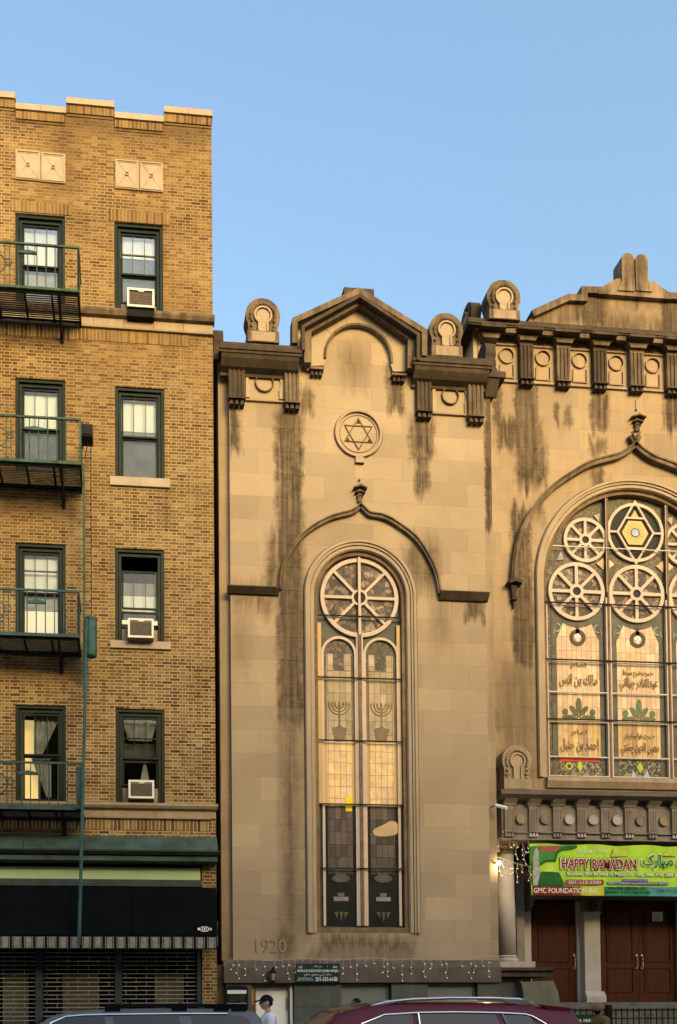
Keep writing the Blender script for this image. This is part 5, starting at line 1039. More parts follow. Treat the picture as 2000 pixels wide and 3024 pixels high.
for i, (bx_, hw) in enumerate(nbx):
    m_ = M[('dark', 'dark', 'half', 'dark', 'half', 'half')[i % 6]]
    if i > 0: bracket(bx_-hw, bx_+hw, z_bt, z_bb, YN, 0.12, m_, 0.15, M['dark'])
    # flared cap that spreads into the cove, and the block above it
    hb_ = (nbx[1][0]-nbx[0][0])/2; b = NB()
    L = [(bx_-hw-0.02, z_bt+0.002), (bx_+hw+0.02, z_bt+0.002)]+[(bx_+hw+0.02+(hb_-hw-0.06)*t**2.2, z_bt+(z_c0-z_bt)*t) for t in (0.25, 0.5, 0.75, 0.9, 1.0)]
    L += [(2*bx_-x, z) for x, z in reversed(L[2:])]
    prism(b, L, YN-0.20, YN-0.001); o = obj('cove_spandrel', b, M['half'], CB)
    b = NB(); box(b, bx_-hw*1.85, bx_+hw*1.85, YN-0.36, YN-0.001, z_c0-0.06, z_c0-0.001+0.0); obj('modillion', b, M['dark'], o)
    b = NB(); box(b, bx_+hw*1.85+0.01, bx_+2*hb_-hw*1.85-0.01, YN-0.27, YN-0.201, z_c0-0.1, z_c0-0.002); obj('modillion', b, M['half'], o)
    if i+1 < len(nbx):
        xa_ = bx_+hw+0.03; xb_ = nbx[i+1][0]-hw-0.03; xm_ = (xa_+xb_)/2; zc_ = pt(cB, 900, 872, YN)[1]
        b = NB(); box(b, xa_, xb_, YN-0.04, YN-0.001, z_bt-0.02, z_bt+0.01); obj('string_course', b, M['trim'], CB); b = NB(); box(b, xa_, xb_, YN-0.03, YN-0.001, z_bb-0.01, z_bb+0.012); box(b, xa_, xb_, YN-0.05, YN-0.001, z_bb-0.05, z_bb-0.025); obj('string_course', b, M['trim'], CB)
        b = NB(); rr = px(50/2.376, YN); wq = px(48/2.376, YN)
        ring(b, xm_, zc_, rr, 0.025, YN-0.045, YN-0.001); ribbon(b, [(xm_-wq, zc_-rr-0.05), (xm_-wq, z_bb+0.07), (xm_+wq, z_bb+0.07), (xm_+wq, zc_-rr-0.05)], 0.022, YN-0.03, YN-0.001); pn = obj('disc_panel', b, M['trim'], CB)
        b = NB(); ring(b, xm_, zc_, rr-0.02, 0.012, YN-0.02, YN-0.0005); ribbon(b, [(xm_-wq+.016, zc_-rr-0.02), (xm_-wq+.016, z_bb+0.086), (xm_+wq-.016, z_bb+0.086), (xm_+wq-.016, zc_-rr-0.02)], 0.010, YN-0.02, YN-0.0006); obj('groove', b, M['crack'], pn)
b = NB(); box(b, xnl, xnr, YN+0.0, YN+0.6, znt+0.001, znt1-0.01); obj('parapet', b, M['gable'], CB)
# stepped parapet gable
YP = YN-0.12
def mirror(L): return L+[(2*ncx-x, z) for x, z in reversed(L)]
gp_ = mirror(T(cB, [(505, 640), (550, 560), (800, 456), (930, 452), (930, 400), (1040, 400), (1140, 400)], YP))
gp_[0] = (gp_[0][0], znt1-0.02); gp_[-1] = (gp_[-1][0], znt1-0.02)
plate('parapet_gable', gp_, [], YP, YP+0.6, M['gable'], CB)
cp1 = T(cB, [(552, 545), (800, 433), (912, 436), (912, 378), (1030, 382)], YP-0.05)
for L in (cp1, [(2*ncx-x, z) for x, z in cp1]):
    b = NB(); ribbon(b, L, 0.15, YP-0.10, YP+0.65); obj('gable_coping', b, M['half'], CB)
b = NB(); q = rect(cB, 925, 395, 1620, 412, YP); 
mould(b, [(YP-0.001, q[3]-0.06), (YP-0.08, q[3]-0.06), (YP-0.05, q[2]-0.10), (YP-0.001, q[2]-0.10)], P(1732, 880, YP)[0], 2*ncx-P(1732, 880, YP)[0]); obj('string_course', b, M['dark'], CB)
cb_ = T(cB, [(1018, 398), (1018, 364), (1142, 292)], YP-0.1); b = NB(); prism(b, mirror(cb_), YP-0.11, YP+0.3); obj('crown_base', b, M['gable'], CB)
for (x0, x1, yt) in ((1175, 1262, 120), (1272, 1358, 130)):
    q = rect(cB, x0, yt, x1, 380, YP-0.1); r_ = (q[1]-q[0])/2; zc_ = q[3]-r_; xm_ = (q[0]+q[1])/2; fl = 0.10
    s = -1 if x0 < 1200 else 1
    L = arc(xm_, zc_, r_, 0, 180, 16)+[(q[0], zc_-0.5)]+([(q[0]-fl, q[2]-0.02)] if s < 0 else [(q[0], q[2]-0.02)])+([(q[1], q[2]-0.02)] if s < 0 else [(q[1]+fl, q[2]-0.02)])+[(q[1], zc_-0.5)]
    b = NB(); prism(b, L, YP-0.14, YP+0.22); obj('crown_lobe', b, M['gable'], CB)
ante_px(cB, 235, 300, 470, 585, YN-0.30, mat=M['half'])
antefix(2*ncx-pt(cB, 352, 440, YN-0.3)[0], YN-0.3, znt1, 0.70, 0.84)
x_, z_ = pt(cB, 75, 580, YN+0.5); antefix(x_+0.02, YN+0.45, znt1, 0.66, 0.80, rot=R(-90), mat=M['dark'], d=0.24)

# ---- great window
YG = YN+0.17
def G_(c, x, y): return pt(c, x, y, YG)
gl_, gr_ = ncx-nr, ncx+nr
b = NB(); pth = [(gl_+0.04, nzs+0.02), (gl_+0.04, ncz)]+arc(ncx, ncz, nr-0.04, 180, 0, 56)+[(gr_-0.04, nzs+0.02)]
ribbon(b, pth, 0.09, YG-0.10, YG+0.06); box(b, gl_, gr_, YG-0.14, YG+0.06, nzs+0.001, nzs+0.05)
GW = obj('great_window', b, M['frame'], CB)
b = NB(); box(b, gl_+0.02, gr_-0.02, YG+0.04, YG+0.05, nzs, ncz); prism(b, arc(ncx, ncz+0.001, nr-0.02, 0, 180, 48), YG+0.04, YG+0.05); obj('glass_backing', b, M['grn'], GW)
gcx = G_(cI0, 1878, 1700)[0]                                        # centre line of the glazing
def wheel(x, z, r, rw, hub, n=8, small=False, top=0.0):
    b = NB(); prism(b, circ(x, z, r-rw/2, 40), YG+0.025, YG+0.038); o = obj('wheel_glass', b, M['purple'], GW)
    b = NB(); ring(b, x, z, r-rw/2, rw, YG-0.03, YG+0.0249, n=44); ring(b, x, z, hub+rw*0.35, rw*0.85, YG-0.035, YG+0.0248, n=24)
    for k in range(n):
        a = R(360/n*k); ribbon(b, [(x+(hub+rw*.5)*math.cos(a), z+(hub+rw*.5)*math.sin(a)), (x+(r-rw*.6)*math.cos(a), z+(r-rw*.6)*math.sin(a))], rw*0.85, YG-0.028, YG+0.0247)
    obj('wheel_tracery', b, M['tracery'], GW)
    b = NB(); prism(b, circ(x, z, hub, 18), YG-0.01, YG+0.0246); obj('hub_glass', b, M['dglass'], GW)
pw = px(176, YG)
zW = G_(cK, 1133, 1123)[1]; Rw = px(82, YG)
for s in (-1, 0, 1): wheel(gcx+s*pw, zW, Rw, 0.085, px(12.5, YG))
xs1, zs1 = G_(cK, 597, 556); Rs = px(63, YG)
for x in (xs1, 2*gcx-xs1): wheel(x, zs1, Rs, 0.075, px(11, YG))
# centre roundel: elongated star round a hexagon
xr_, zr_ = gcx, G_(cK, 1115, 478)[1]; Rr = px(84, YG)
b = NB(); prism(b, circ(xr_, zr_, Rr-0.03, 40), YG+0.025, YG+0.038); obj('roundel_glass', b, M['dglass'], GW)
b = NB(); ring(b, xr_, zr_, Rr-0.035, 0.07, YG-0.03, YG+0.0249, n=44)
h_, w_ = px(88, YG), px(53, YG); zu, zd_ = zr_+px(41, YG), zr_-px(45, YG); xw = w_*0.54
ribbon(b, [(xr_-w_, zr_), (xr_, zr_+h_), (xr_+w_, zr_), (xr_, zr_-h_)], 0.045, YG-0.032, YG+0.0245, True)
ribbon(b, [(xr_-xw, zu), (xr_+xw, zu)], 0.045, YG-0.031, YG+0.0244); ribbon(b, [(xr_-xw, zd_), (xr_+xw, zd_)], 0.045, YG-0.031, YG+0.0244)
ribbon(b, [(xr_-Rr+.05, zr_), (xr_-w_, zr_)], 0.045, YG-0.0305, YG+0.0243); ribbon(b, [(xr_+Rr-.05, zr_), (xr_+w_, zr_)], 0.045, YG-0.0305, YG+0.0243)
obj('star_tracery', b, M['tracery'], GW)
hx = [(xr_+px(39, YG)*math.cos(R(a)), zr_+px(39, YG)*math.sin(R(a))) for a in (0, 60, 120, 180, 240, 300)]
b = NB(); prism(b, hx, YG-0.012, YG+0.0242); prism(b, [(xr_-0.1, zu+0.03), (xr_+0.1, zu+0.03), (xr_, zu+0.2)], YG-0.012, YG+0.0242); obj('hexagon_glass', b, M['amber'], GW)
b = NB()
for k in range(14): a = R(360/14*k); ribbon(b, [(xr_+.07*math.cos(a), zr_+.07*math.sin(a)), (xr_+.22*math.cos(a), zr_+.22*math.sin(a))], 0.008, YG-0.0135, YG-0.0121)
ring(b, xr_, zr_, px(12, YG), 0.02, YG-0.016, YG-0.0122); obj('lead_ray', b, M['leadd'], GW)
b = NB(); prism(b, circ(xr_, zr_, px(10.5, YG), 18), YG-0.015, YG-0.0123); obj('blue_glass', b, M['bluegl'], GW)
for s in (-1, 1):                                                   # small kites between the wheels
    for (x, z, e_) in ((gcx+s*pw/2, (zW+zr_)/2-0.03, 0.17),):
        for k in (-1, 1):
            b = NB(); prism(b, [(x+k*0.04, z+0.14), (x+k*0.05+k*e_, z), (x+k*0.05, z-0.14), (x+k*0.05-k*0.03, z)], YG+0.01, YG+0.039); obj('kite_glass', b, M['q_pink'], GW)
    b = NB(); x, z = G_(cK, 340, 715); x = x if s < 0 else 2*gcx-x; prism(b, [(x-0.09, z-0.11), (x+0.09, z-0.09), (x+0.02, z+0.11)], YG+0.01, YG+0.039); obj('kite_glass', b, M['curtain'], GW); b = NB(); x, z = G_(cK, 735, 300); x = x if s < 0 else 2*gcx-x; prism(b, [(x-0.1, z+0.02), (x+0.06, z+0.08), (x+0.02, z-0.12)], YG+0.01, YG+0.039); obj('kite_glass', b, M['curtain'], GW)
# lower lights: rows
zr0, zr1, zr2, zr3 = G_(cD, 990, 115)[1], G_(cD, 985, 580)[1], G_(cD, 990, 1068)[1], G_(cD, 1000, 1540)[1]
zt1a, zt2a = G_(cD, 990, 838)[1], G_(cD, 990, 1370)[1]
for s in (-1, 0, 1):
    xm_ = gcx+s*pw+px(3, YG); hw = px(76, YG); xa_, xb_ = xm_-hw, xm_+hw; qa, qb = xm_-px(62, YG), xm_+px(62, YG)
    nm = 'light_border'; b = NB(); box(b, xa_, xb_, YG+0.028, YG+0.039, zr3, zW); obj('light_border', b, M['slate'], GW)
    zq = G_(cD, 740, 300)[1]
    L = [(qa, zr1+.01), (qb, zr1+.01), (qb, zq-0.25), (qb-0.05, zq-0.16), (qb-0.12, zq)]+[(xm_+Rw*1.02*math.sin(R(t)), zW-0.1-Rw*1.08*math.cos(R(t))) for t in (30, 18, 6, -6, -18, -30)]+[(qa+0.12, zq), (qa+0.05, zq-0.16), (qa, zq-0.25)]
    b = NB(); prism(b, L, YG+0.02, YG+0.0279); obj('quarries', b, M['q_pink'], GW)
    b = NB(); box(b, qa, qb, YG+0.02, YG+0.0279, zr2+.01, zr1-.01); obj('quarries', b, M['q_pink'], GW)
    b = NB(); box(b, qa, qb, YG+0.02, YG+0.0279, zt2a+.01, zr2-.01); obj('quarries', b, M['q_gold'], GW)
    b = NB(); box(b, qa, qb, YG+0.02, YG+0.0279, zr3+.06, zt2a-.01); obj('jewel_panel', b, M['q_gem'], GW)
    # pendant roundel and scrolls under the wheel
    zp = G_(cD, 735, 370)[1]; b = NB(); ring(b, xm_, zp, px(18, YG), 0.09, YG+0.010, YG+0.0199); prism(b, [(xm_-0.05, zp+0.1), (xm_+0.05, zp+0.1), (xm_+0.03, zp+0.3), (xm_-0.03, zp+0.3)], YG+0.010, YG+0.0199); obj('pendant_glass', b, M['leadd'], GW)
    b = NB()
    for dx, dz in ((-.045, .02), (.045, .02), (0, -.045), (0, .06)): prism(b, circ(xm_+dx, zp+dz, 0.035, 10), YG+0.008, YG+0.0199)
    obj('pearl_glass', b, M['blind'], GW)
    for k in (-1, 1):
        b = NB(); xx = xm_+k*px(60, YG); ribbon(b, arc(xx, zq+0.02, 0.09, 90, 90+k*200, 12), 0.03, YG+0.012, YG+0.0277); ribbon(b, [(xx+k*0.06, zq+0.0), (xx+k*0.08, zq-0.14)], 0.02, YG+0.012, YG+0.0276); obj('scroll_glass', b, M['curtain'], GW)
    # fleur
    zf = zr2+0.26; b = NB(); yl = [YG+0.014]
    def el(x, z, rx, rz, rot):
        yl[0] -= 0.0006
        prism(b, [(x+rx*math.cos(R(t))*math.cos(rot)-rz*math.sin(R(t))*math.sin(rot), z+rx*math.cos(R(t))*math.sin(rot)+rz*math.sin(R(t))*math.cos(rot)) for t in range(0, 360, 24)], yl[0], YG+0.0199)
    el(xm_, zf+0.10, 0.07, 0.19, 0); el(xm_-0.12, zf-0.02, 0.06, 0.15, 0.7); el(xm_+0.12, zf-0.02, 0.06, 0.15, -0.7); el(xm_-0.33, zf-0.05, 0.07, 0.08, 0); el(xm_+0.33, zf-0.05, 0.07, 0.08, 0); el(xm_-0.24, zf-0.17, 0.17, 0.05, 0.0); el(xm_+0.24, zf-0.17, 0.17, 0.05, 0.0)
    obj('fleur_glass', b, M['leaf'] if s == 0 else M['leafd'], GW)
    b = NB(); ring(b, xm_-0.08, zf-0.14, 0.055, 0.035, YG+0.004, YG+0.009, n=16); ring(b, xm_+0.08, zf-0.14, 0.055, 0.035, YG+0.004, YG+0.009, n=16); obj('fleur_scroll', b, M['brownglass'], GW)
    # jewel motifs
    zj = (zr3+zt2a)/2; b = NB(); prism(b, [(xm_, zj+0.17), (xm_+0.075, zj+0.03), (xm_, zj-0.09), (xm_-0.075, zj+0.03)], YG+0.010, YG+0.0199); obj('lime_glass', b, M['lgreen'], GW)
    b = NB()
    for k in (-1, 1): prism(b, [(xm_+k*0.18, zj-0.02), (xm_+k*0.22, zj-0.18), (xm_+k*0.06, zj-0.18), (xm_+k*0.13, zj-0.1)], YG+0.011, YG+0.0199)
    obj('blue_glass', b, M['bluegl'] if s == 0 else M['lilac'], GW)
    if s == -1:
        b = NB(); box(b, qa+0.03, qb-0.06, YG+0.012, YG+0.0199, zt2a-0.09, zt2a-0.012); obj('red_glass', b, M['redgl'], GW)
        b = NB(); ring(b, xm_-0.26, zj+0.04, 0.07, 0.035, YG+0.010, YG+0.0199, n=12); obj('lime_glass', b, M['lgreen'], GW)
    # calligraphy
    t1, t2, t3, t4 = [('امام', 'مالك بن انس', 'امام', 'احمد بن حنبل'), ('حضرت شيخ سيدنا', 'عبدالقادر جيلاني', 'حضرت خواجہ اجمل', 'معين الدين چشتي'), ('امام', 'ابو حنيفه', 'امام', 'محمد شافعي')][s+1]
    ua = px(60, YG); small = px(24, YG) if s else px(45, YG)
    for (tx, z0_, z1_, hw_, tag_) in ((t1, 572 if s else 608, 630 if s else 668, small, 0), (t2, 672, 785, ua*0.93, 0), (t3, 1128, 1190, small, 1), (t4, 1208, 1325, ua*0.93, 1)):
        za_, zb_ = G_(cD, 735, z1_)[1], G_(cD, 735, z0_)[1]
        if s == 0: za_ -= 0.05; zb_ -= 0.05
        text('calligraphy_edge', arabic(tx), (xm_-hw_-0.006, xm_+hw_+0.012, za_-0.016, zb_+0.006), YG+0.006, M['goldline'], GW, 0.004, 0.045)
        text('calligraphy', arabic(tx), (xm_-hw_, xm_+hw_, za_, zb_), YG+0.001, M['brownl'], GW, 0.004, 0.025)
# mullions, bars
for s in (-0.5, 0.5):
    xx = gcx+s*pw+px(1.5, YG); ztop = ncz+math.sqrt(max(0.01, nr**2-(xx-ncx)**2))-0.1
    b = NB(); box(b, xx-0.022, xx+0.022, YG-0.08, YG+0.024, zr3, ztop); obj('mullion', b, M['frame'], GW)
    b = NB(); box(b, xx-0.062, xx-0.023, YG-0.06, YG+0.023, zr3, zW-Rw*0.2); box(b, xx+0.023, xx+0.062, YG-0.06, YG+0.023, zr3, zW-Rw*0.2); box(b, xx-0.036, xx-0.0225, YG-0.075, YG-0.0601, zW, ztop); obj('mullion_trim', b, M['tracery'], GW)
for s in (-1, 1):
    xx = gcx+s*pw*1.5; b = NB(); box(b, xx-0.05, xx+0.01 if s < 0 else xx+0.05, YG-0.04, YG+0.023, zr3, zr0); obj('mullion_trim', b, M['tracery'], GW)
for z in (zr0, zr1, zr2): b = NB(); box(b, gl_+0.03, gr_-0.03, YG-0.11, YG-0.081, z-0.013, z+0.013); obj('saddle_bar', b, M['bar'], GW)
zk1 = G_(cK, 1000, 668)[1]; b = NB(); q0 = math.sqrt(nr**2-(zk1-ncz)**2)-0.1; box(b, ncx-q0, ncx+q0, YG-0.10, YG-0.0815, zk1-0.010, zk1+0.010)
obj('glazing_bar', b, M['paleline'], GW)
for z in (zt1a, zt2a, zr3+0.03, zr2-0.04): b = NB(); box(b, gl_+0.1, gr_-0.1, YG-0.055, YG-0.036, z-0.013, z+0.013); obj('glazing_bar', b, M['paleline'], GW)

# ---- entrance porch
xel = P(1473, 2430, YE)[0]; xer = 2*ncx-xel
def Ez(y, Y=YE): return pt(cE, 800, y, Y)[1]
b = NB(); zl_ = G_(cD, 900, 1612)[1]
box(b, P(1485, 2330, YE)[0], xer, YE+0.1, YN+0.3, Ez(135), Ez(88)); obj('porch_ledge', b, M['ledge'], CB)
b = NB(); mould(b, [(YN+0.3, nzs), (YN-0.1, nzs), (YN-0.13, nzs-0.1), (YN-0.06, nzs-0.24), (YN+0.3, nzs-0.24)], P(1612, 2310, YN)[0], 2*ncx-P(1612, 2310, YN)[0]); obj('window_sill', b, M['trim'], CB)
b = NB(); mould(b, [(YN, Ez(136)), (YE-0.28, Ez(136)), (YE-0.30, Ez(165)), (YE-0.20, Ez(188)), (YN, Ez(188))], xel-0.05, xer); obj('porch_cornice', b, M['ledge'], CB)
b = NB(); box(b, xel+0.07, xer, YE, YN+0.2, Ez(512), Ez(189)); obj('porch_frieze', b, M['porch'], CB)
b = NB(); box(b, xel+0.05, xer, YE-0.05, YE-0.001, Ez(458), Ez(447)); obj('string_course', b, M['porch'], CB); b = NB(); box(b, xel+0.04, xer, YE-0.03, YE-0.001, Ez(512), Ez(503)); obj('string_course', b, M['porch'], CB)
k = 0; x_prev = None
while True:
    xc0 = 181+197.3*k; q = rect(cE, xc0-38, 236, xc0+38, 440, YE-0.05)
    if k > 0: q = (base0+sp_*k-hw0, base0+sp_*k+hw0, z0b, z0t)
    else:
        base0 = (q[0]+q[1])/2; hw0 = (q[1]-q[0])/2; q9 = rect(cE, 181+197.3*7-38, 236, 181+197.3*7+38, 440, YE-0.05); sp_ = ((q9[0]+q9[1])/2-base0)/7; z0b = Ez(442); z0t = Ez(238)
        q = (q[0], q[1], z0b, z0t)
    if q[1] > xer: break
    o = bracket(q[0], q[1], q[3], q[2], YE, 0.10, M['porch'], 0.07, M['pale'] if k % 2 else M['porch'])
    b = NB(); mould(b, [(YE-0.001, q[3]+0.001), (YE-0.08, q[3]+0.001), (YE-0.10, q[3]+0.04), (YE-0.2, Ez(190)), (YE-0.001, Ez(190))], q[0]-0.04, q[1]+0.04); obj('bracket_cap', b, M['porch'], o)
    b = NB(); xm_ = base0+sp_*(k+0.5); zz_ = Ez(342); prism(b, circ(xm_, zz_, px(13, YE), 20), YE-0.05, YE-0.001); ring(b, xm_, zz_, px(13.5, YE), 0.02, YE-0.06, YE-0.001)
    obj('disc', b, M[('trim', 'porch', 'pale', 'pale', 'pale', 'porch', 'trim')[k % 7]], CB)
    k += 1
q = rect(cD, 132, 1240, 378, 1610, YE+0.12); antefix((q[0]+q[1])/2-0.02, YE+0.14, Ez(87), q[1]-q[0], q[3]-q[2], mat=M['trim'], d=0.3)
# door wall behind the porch
zdt = pt(cE, 800, 1000, YD)[1]; zdb = pt(cF, 800, 868, YD)[1]
xdl = pt(cF, 300, 400, YD)[0]
d1 = rect(cF, 366, 28, 740, 868, YD); d2 = rect(cF, 940, 28, 1560, 866, YD)
b = NB(); box(b, xdl-1.2, xer+0.5, YD+0.1, YD+0.3, 0.15, Ez(510)); box(b, xdl-1.2, xer+0.5, YD-0.1, YD+0.099, zdt, Ez(512)-0.02); obj('door_wall', b, M['ledge'], CB)
b = NB(); box(b, xel+0.1, xer, YE+0.4, YD+0.09, Ez(510)-0.03, Ez(510)+0.1); obj('porch_soffit', b, M['ledge'], CB)
b = NB(); box(b, xdl-1.0, xer, YD-0.18, YD-0.11, pt(cE, 600, 1008, YD)[1]-0.0, pt(cE, 600, 975, YD)[1]); obj('door_lintel', b, M['ledge'], CB)
b = NB(); q = rect(cF, 232, 100, 362, 575, YD-0.15); box(b, q[0]-0.35, q[1], YD-0.15, YD+0.099, 0.9, zdt+0.0); obj('door_jamb', b, M['pale'], CB)
q = rect(cE, 236, 640, 300, 1100, YD-0.4); b = NB(); box(b, q[0], q[1], YD-0.4, YD-0.151, 0.9, Ez(513)); obj('wall_pilaster', b, M['porch'], CB)
def capital_block(x0, x1, z0, z1, Y, d, parent, mat):
    b = NB(); h = z1-z0; w_ = x1-x0
    box(b, x0-0.02, x1+0.02, Y-d-0.02, Y, z1-h*0.12, z1); box(b, x0+w_*0.08, x1-w_*0.08, Y-d+0.03, Y, z0, z1-h*0.121)
    for s in (0.12, 0.88):
        ring(b, x0+w_*s, z1-h*0.38, h*0.17, h*0.12, Y-d-0.015, Y-d+0.05, n=12)
    for k in range(5): ball(b, x0+w_*(0.15+0.175*k), Y-d+0.02, z0+h*0.28, w_*0.075, 0.03, h*0.2, seg=6)
    ball(b, (x0+x1)/2, Y-d, z1-h*0.3, w_*0.08, 0.04, h*0.14, seg=6)
    return obj('capital', b, mat, parent)
q = rect(cF, 800, 28, 936, 120, YD-0.25)
pq = rect(cF, 806, 125, 936, 780, YD-0.25); b = NB(); box(b, pq[0], pq[1], YD-0.25, YD+0.099, zdb, pq[3]); pil = obj('door_pilaster', b, M['pale'], CB)
capital_block(q[0]-0.03, q[1]+0.03, q[2], q[3], YD, 0.28, pil, M['half'])
b = NB(); x0, x1 = pq[0], pq[1]; box(b, x0-0.02, x1+0.02, YD-0.28, YD-0.251, pq[3]-0.02, pq[3]+0.01); obj('pilaster_neck', b, M['pale'], pil); b = NB(); zq_ = pt(cF, 870, 822, YD-0.3)[1]; zq2 = pt(cF, 870, 778, YD-0.3)[1]
mould(b, [(YD-0.251, zq2), (YD-0.27, zq2), (YD-0.36, zq_), (YD-0.36, zdb-0.05), (YD-0.251, zdb-0.05)], x0-0.03, x1+0.06); obj('pilaster_base', b, M['pale'], pil)
b = NB(); q = rect(cF, 742, 30, 790, 860, YD-0.05); box(b, q[0], q[1]-0.04, YD-0.06, YD+0.099, zdb, q[3]); box(b, q[1]-0.039, pq[0]-0.001, YD-0.02, YD+0.098, zdb, q[3]); obj('door_jamb', b, M['pale'], CB)
q = rect(cE, 300, 1002, 374, 1095, YD-0.2); capital_block(q[0]-0.1, q[1], q[2], q[3], YD-0.1, 0.12, CB, M['half'])
def leaf(x0, x1, z0, z1, handle):
    b = NB(); box(b, x0+0.004, x1-0.004, YD, YD+0.06, z0, z1); o = obj('door', b, M['wood'], CB); w_ = x1-x0; h = z1-z0
    for (a, e) in ((0.10, 0.335), (0.40, 0.915)):
        b = NB(); ribbon(b, [(x0+w_*0.16, z0+h*a), (x1-w_*0.16, z0+h*a), (x1-w_*0.16, z0+h*e), (x0+w_*0.16, z0+h*e)], 0.03, YD-0.02, YD-0.0005, True); box(b, x0+w_*0.16+0.05, x1-w_*0.16-0.05, YD-0.008, YD-0.0006, z0+h*a+0.05, z0+h*e-0.05)
        obj('door_panel', b, M['wood'], o)
    xh = x1-w_*0.07 if handle > 0 else x0+w_*0.07; zh = z0+h*0.33
    b = NB(); tube(b, [(xh, YD-0.002, zh), (xh, YD-0.06, zh+0.03), (xh, YD-0.06, zh+0.27), (xh, YD-0.002, zh+0.30)], 0.014, 6)
    for k in range(5): ball(b, xh, YD-0.06, zh+0.05+0.05*k, 0.02, seg=6)
    ball(b, xh, YD-0.015, zh, 0.035, 0.015, 0.035, seg=8); ball(b, xh, YD-0.015, zh+0.30, 0.035, 0.015, 0.035, seg=8); obj('handle', b, M['brass'], o)
    return o
leaf(d1[0], d1[1], d1[2], d1[3], 1)
xmid = pt(cF, 1250, 450, YD)[0]; leaf(d2[0], xmid, d2[2], d2[3], 1); leaf(xmid, d2[1], d2[2], d2[3], -1)
b = NB(); box(b, d2[1]+0.001, d2[1]+0.8, YD-0.15, YD+0.099, zdb, zdt); obj('door_pilaster', b, M['pale'], CB)
# column
xcol, _ = P(1493, 2650, YE+0.45); yc = YE+0.45; rc = px(25, yc); ztc_ = pt(cJ, 480, 590, yc)[1]; zbc = pt(cJ, 480, 1900, yc)[1]
b = NB(); lathe(b, xcol, yc, [(rc*1.02, zbc+0.16), (rc*1.0, zbc+1.2), (rc*0.90, ztc_)], 32); clm = obj('column', b, M['pale'], CB, True)
b = NB(); lathe(b, xcol, yc, [(rc*0.92, ztc_), (rc*1.08, ztc_+0.01), (rc*1.08, ztc_+0.035), (rc*0.9, ztc_+0.05), (rc*0.95, ztc_+0.25), (rc*1.1, ztc_+0.32)], 28)
for k in range(12): a = R(30*k); ball(b, xcol+rc*1.0*math.cos(a), yc+rc*1.0*math.sin(a), ztc_+0.15, 0.05, 0.05, 0.09, seg=6)
obj('necking', b, M['half'], clm)
qj = rect(cJ, 372, 400, 662, 575, yc-0.25); capital_block(qj[0], qj[1], ztc_+0.12, Ez(513)-0.0, yc+0.25, 0.5, clm, M['trim'])
b = NB(); lathe(b, xcol, yc, [(rc*1.25, zbc+0.02), (rc*1.3, zbc+0.05), (rc*1.25, zbc+0.09), (rc*1.08, zbc+0.11), (rc*1.15, zbc+0.14), (rc*1.04, zbc+0.165)], 32); box(b, xcol-rc*1.35, P(1552, 2840, yc)[0]+0.1, yc-rc*1.35, YD-0.41, zbc-0.15, zbc+0.019); obj('column_base', b, M['pale'], clm)
# cheek block and steps
YK = YE-0.35
q = rect(cF, 108, 580, 555, 605, YK); b = NB(); mould(b, [(YD, q[3]), (YK, q[3]), (YK, q[2]), (YK+0.08, q[2]-0.03), (YK+0.08, pt(cF, 400, 655, YK)[1]), (YD, pt(cF, 400, 655, YK)[1])], q[0], q[1]); obj('cheek_cap', b, M['dark'], CB)
q = rect(cF, 110, 600, 540, 885, YK+0.12); zk = pt(cF, 400, 664, YK)[1]; b = NB(); box(b, q[0], q[1]-0.4, YK+0.3, YD-0.1, 0.15, zk); obj('cheek_wall', b, M['green'], CB)
prof = pts(cF, [(272, 690), (300, 700), (545, 690), (565, 735), (585, 785), (596, 850), (598, 1400), (295, 1400), (300, 800), (285, 730)], YK+0.1)
plate('cheek_scroll', prof, [], YK+0.1, YD-0.2, M['cheek'], CB)
zst = pt(cF, 1200, 872, YD-0.5)[1]
b = NB(); box(b, q[1]-0.1, xer, YD-1.1, YD+0.09, zst-0.16, zst); box(b, q[1]-0.1, xer, YD-1.05, YD, 0.15, zst-0.161); obj('entrance_step', b, M['cinder'], CB)

# ================================================================== SMALL FITTINGS
def arr(text_, n): return text_
# banner
YBn = YE+0.02
BN = empty('banner', (P(1800, 2660, YBn)[0], YBn, P(1800, 2660, YBn)[1]), 'wide lime green cloth banner reading HAPPY RAMADAN hung across the entrance', 'banner')
def bq(x, y): return pt(cE, x, y, YBn)
xbl_, xbr_ = bq(355, 760)[0], 2*ncx-bq(355, 760)[0]; zbt, zbb = bq(900, 545)[1], bq(900, 968)[1]
bm = NB(); nx_, nz_ = 90, 10; G = []
for j in range(nz_+1):
    row = []
    for i in range(nx_+1):
        s, t = i/nx_, j/nz_; row.append(bm.verts.new((xbl_+(xbr_-xbl_)*s+(0.03*(t-0.5) if i == 0 else 0), YBn+0.012*math.sin(s*60)*(1-t)+0.008*math.sin(s*23+t*4), zbt+(zbb-zbt)*t+0.015*math.sin(s*31)*(1-t)-0.01*math.sin(math.pi*s))))
    G.append(row)
for j in range(nz_):
    for i in range(nx_): bm.faces.new((G[j][i], G[j][i+1], G[j+1][i+1], G[j+1][i]))
ob = obj('cloth', bm, M['bgreen'], BN); md_ = ob.modifiers.new('thickness', 'SOLIDIFY'); md_.thickness = 0.003
YL = YBn-0.024
def bnp(name, L, m, y=YL, par=BN, th=0.0015):
    b = NB(); prism(b, pts(cE, L, YBn), y-th, y); return obj(name, b, M[m], par)
bnp('dark_patch', [(350, 560), (735, 552), (735, 575), (700, 588), (620, 592), (578, 620), (560, 690), (480, 690), (425, 725), (425, 880), (360, 880)], 'bdgreen')
bnp('green_patch', [(350, 560), (640, 556), (600, 575), (565, 600), (548, 668), (475, 672), (425, 700), (350, 700)], 'bmid', YL-0.003)
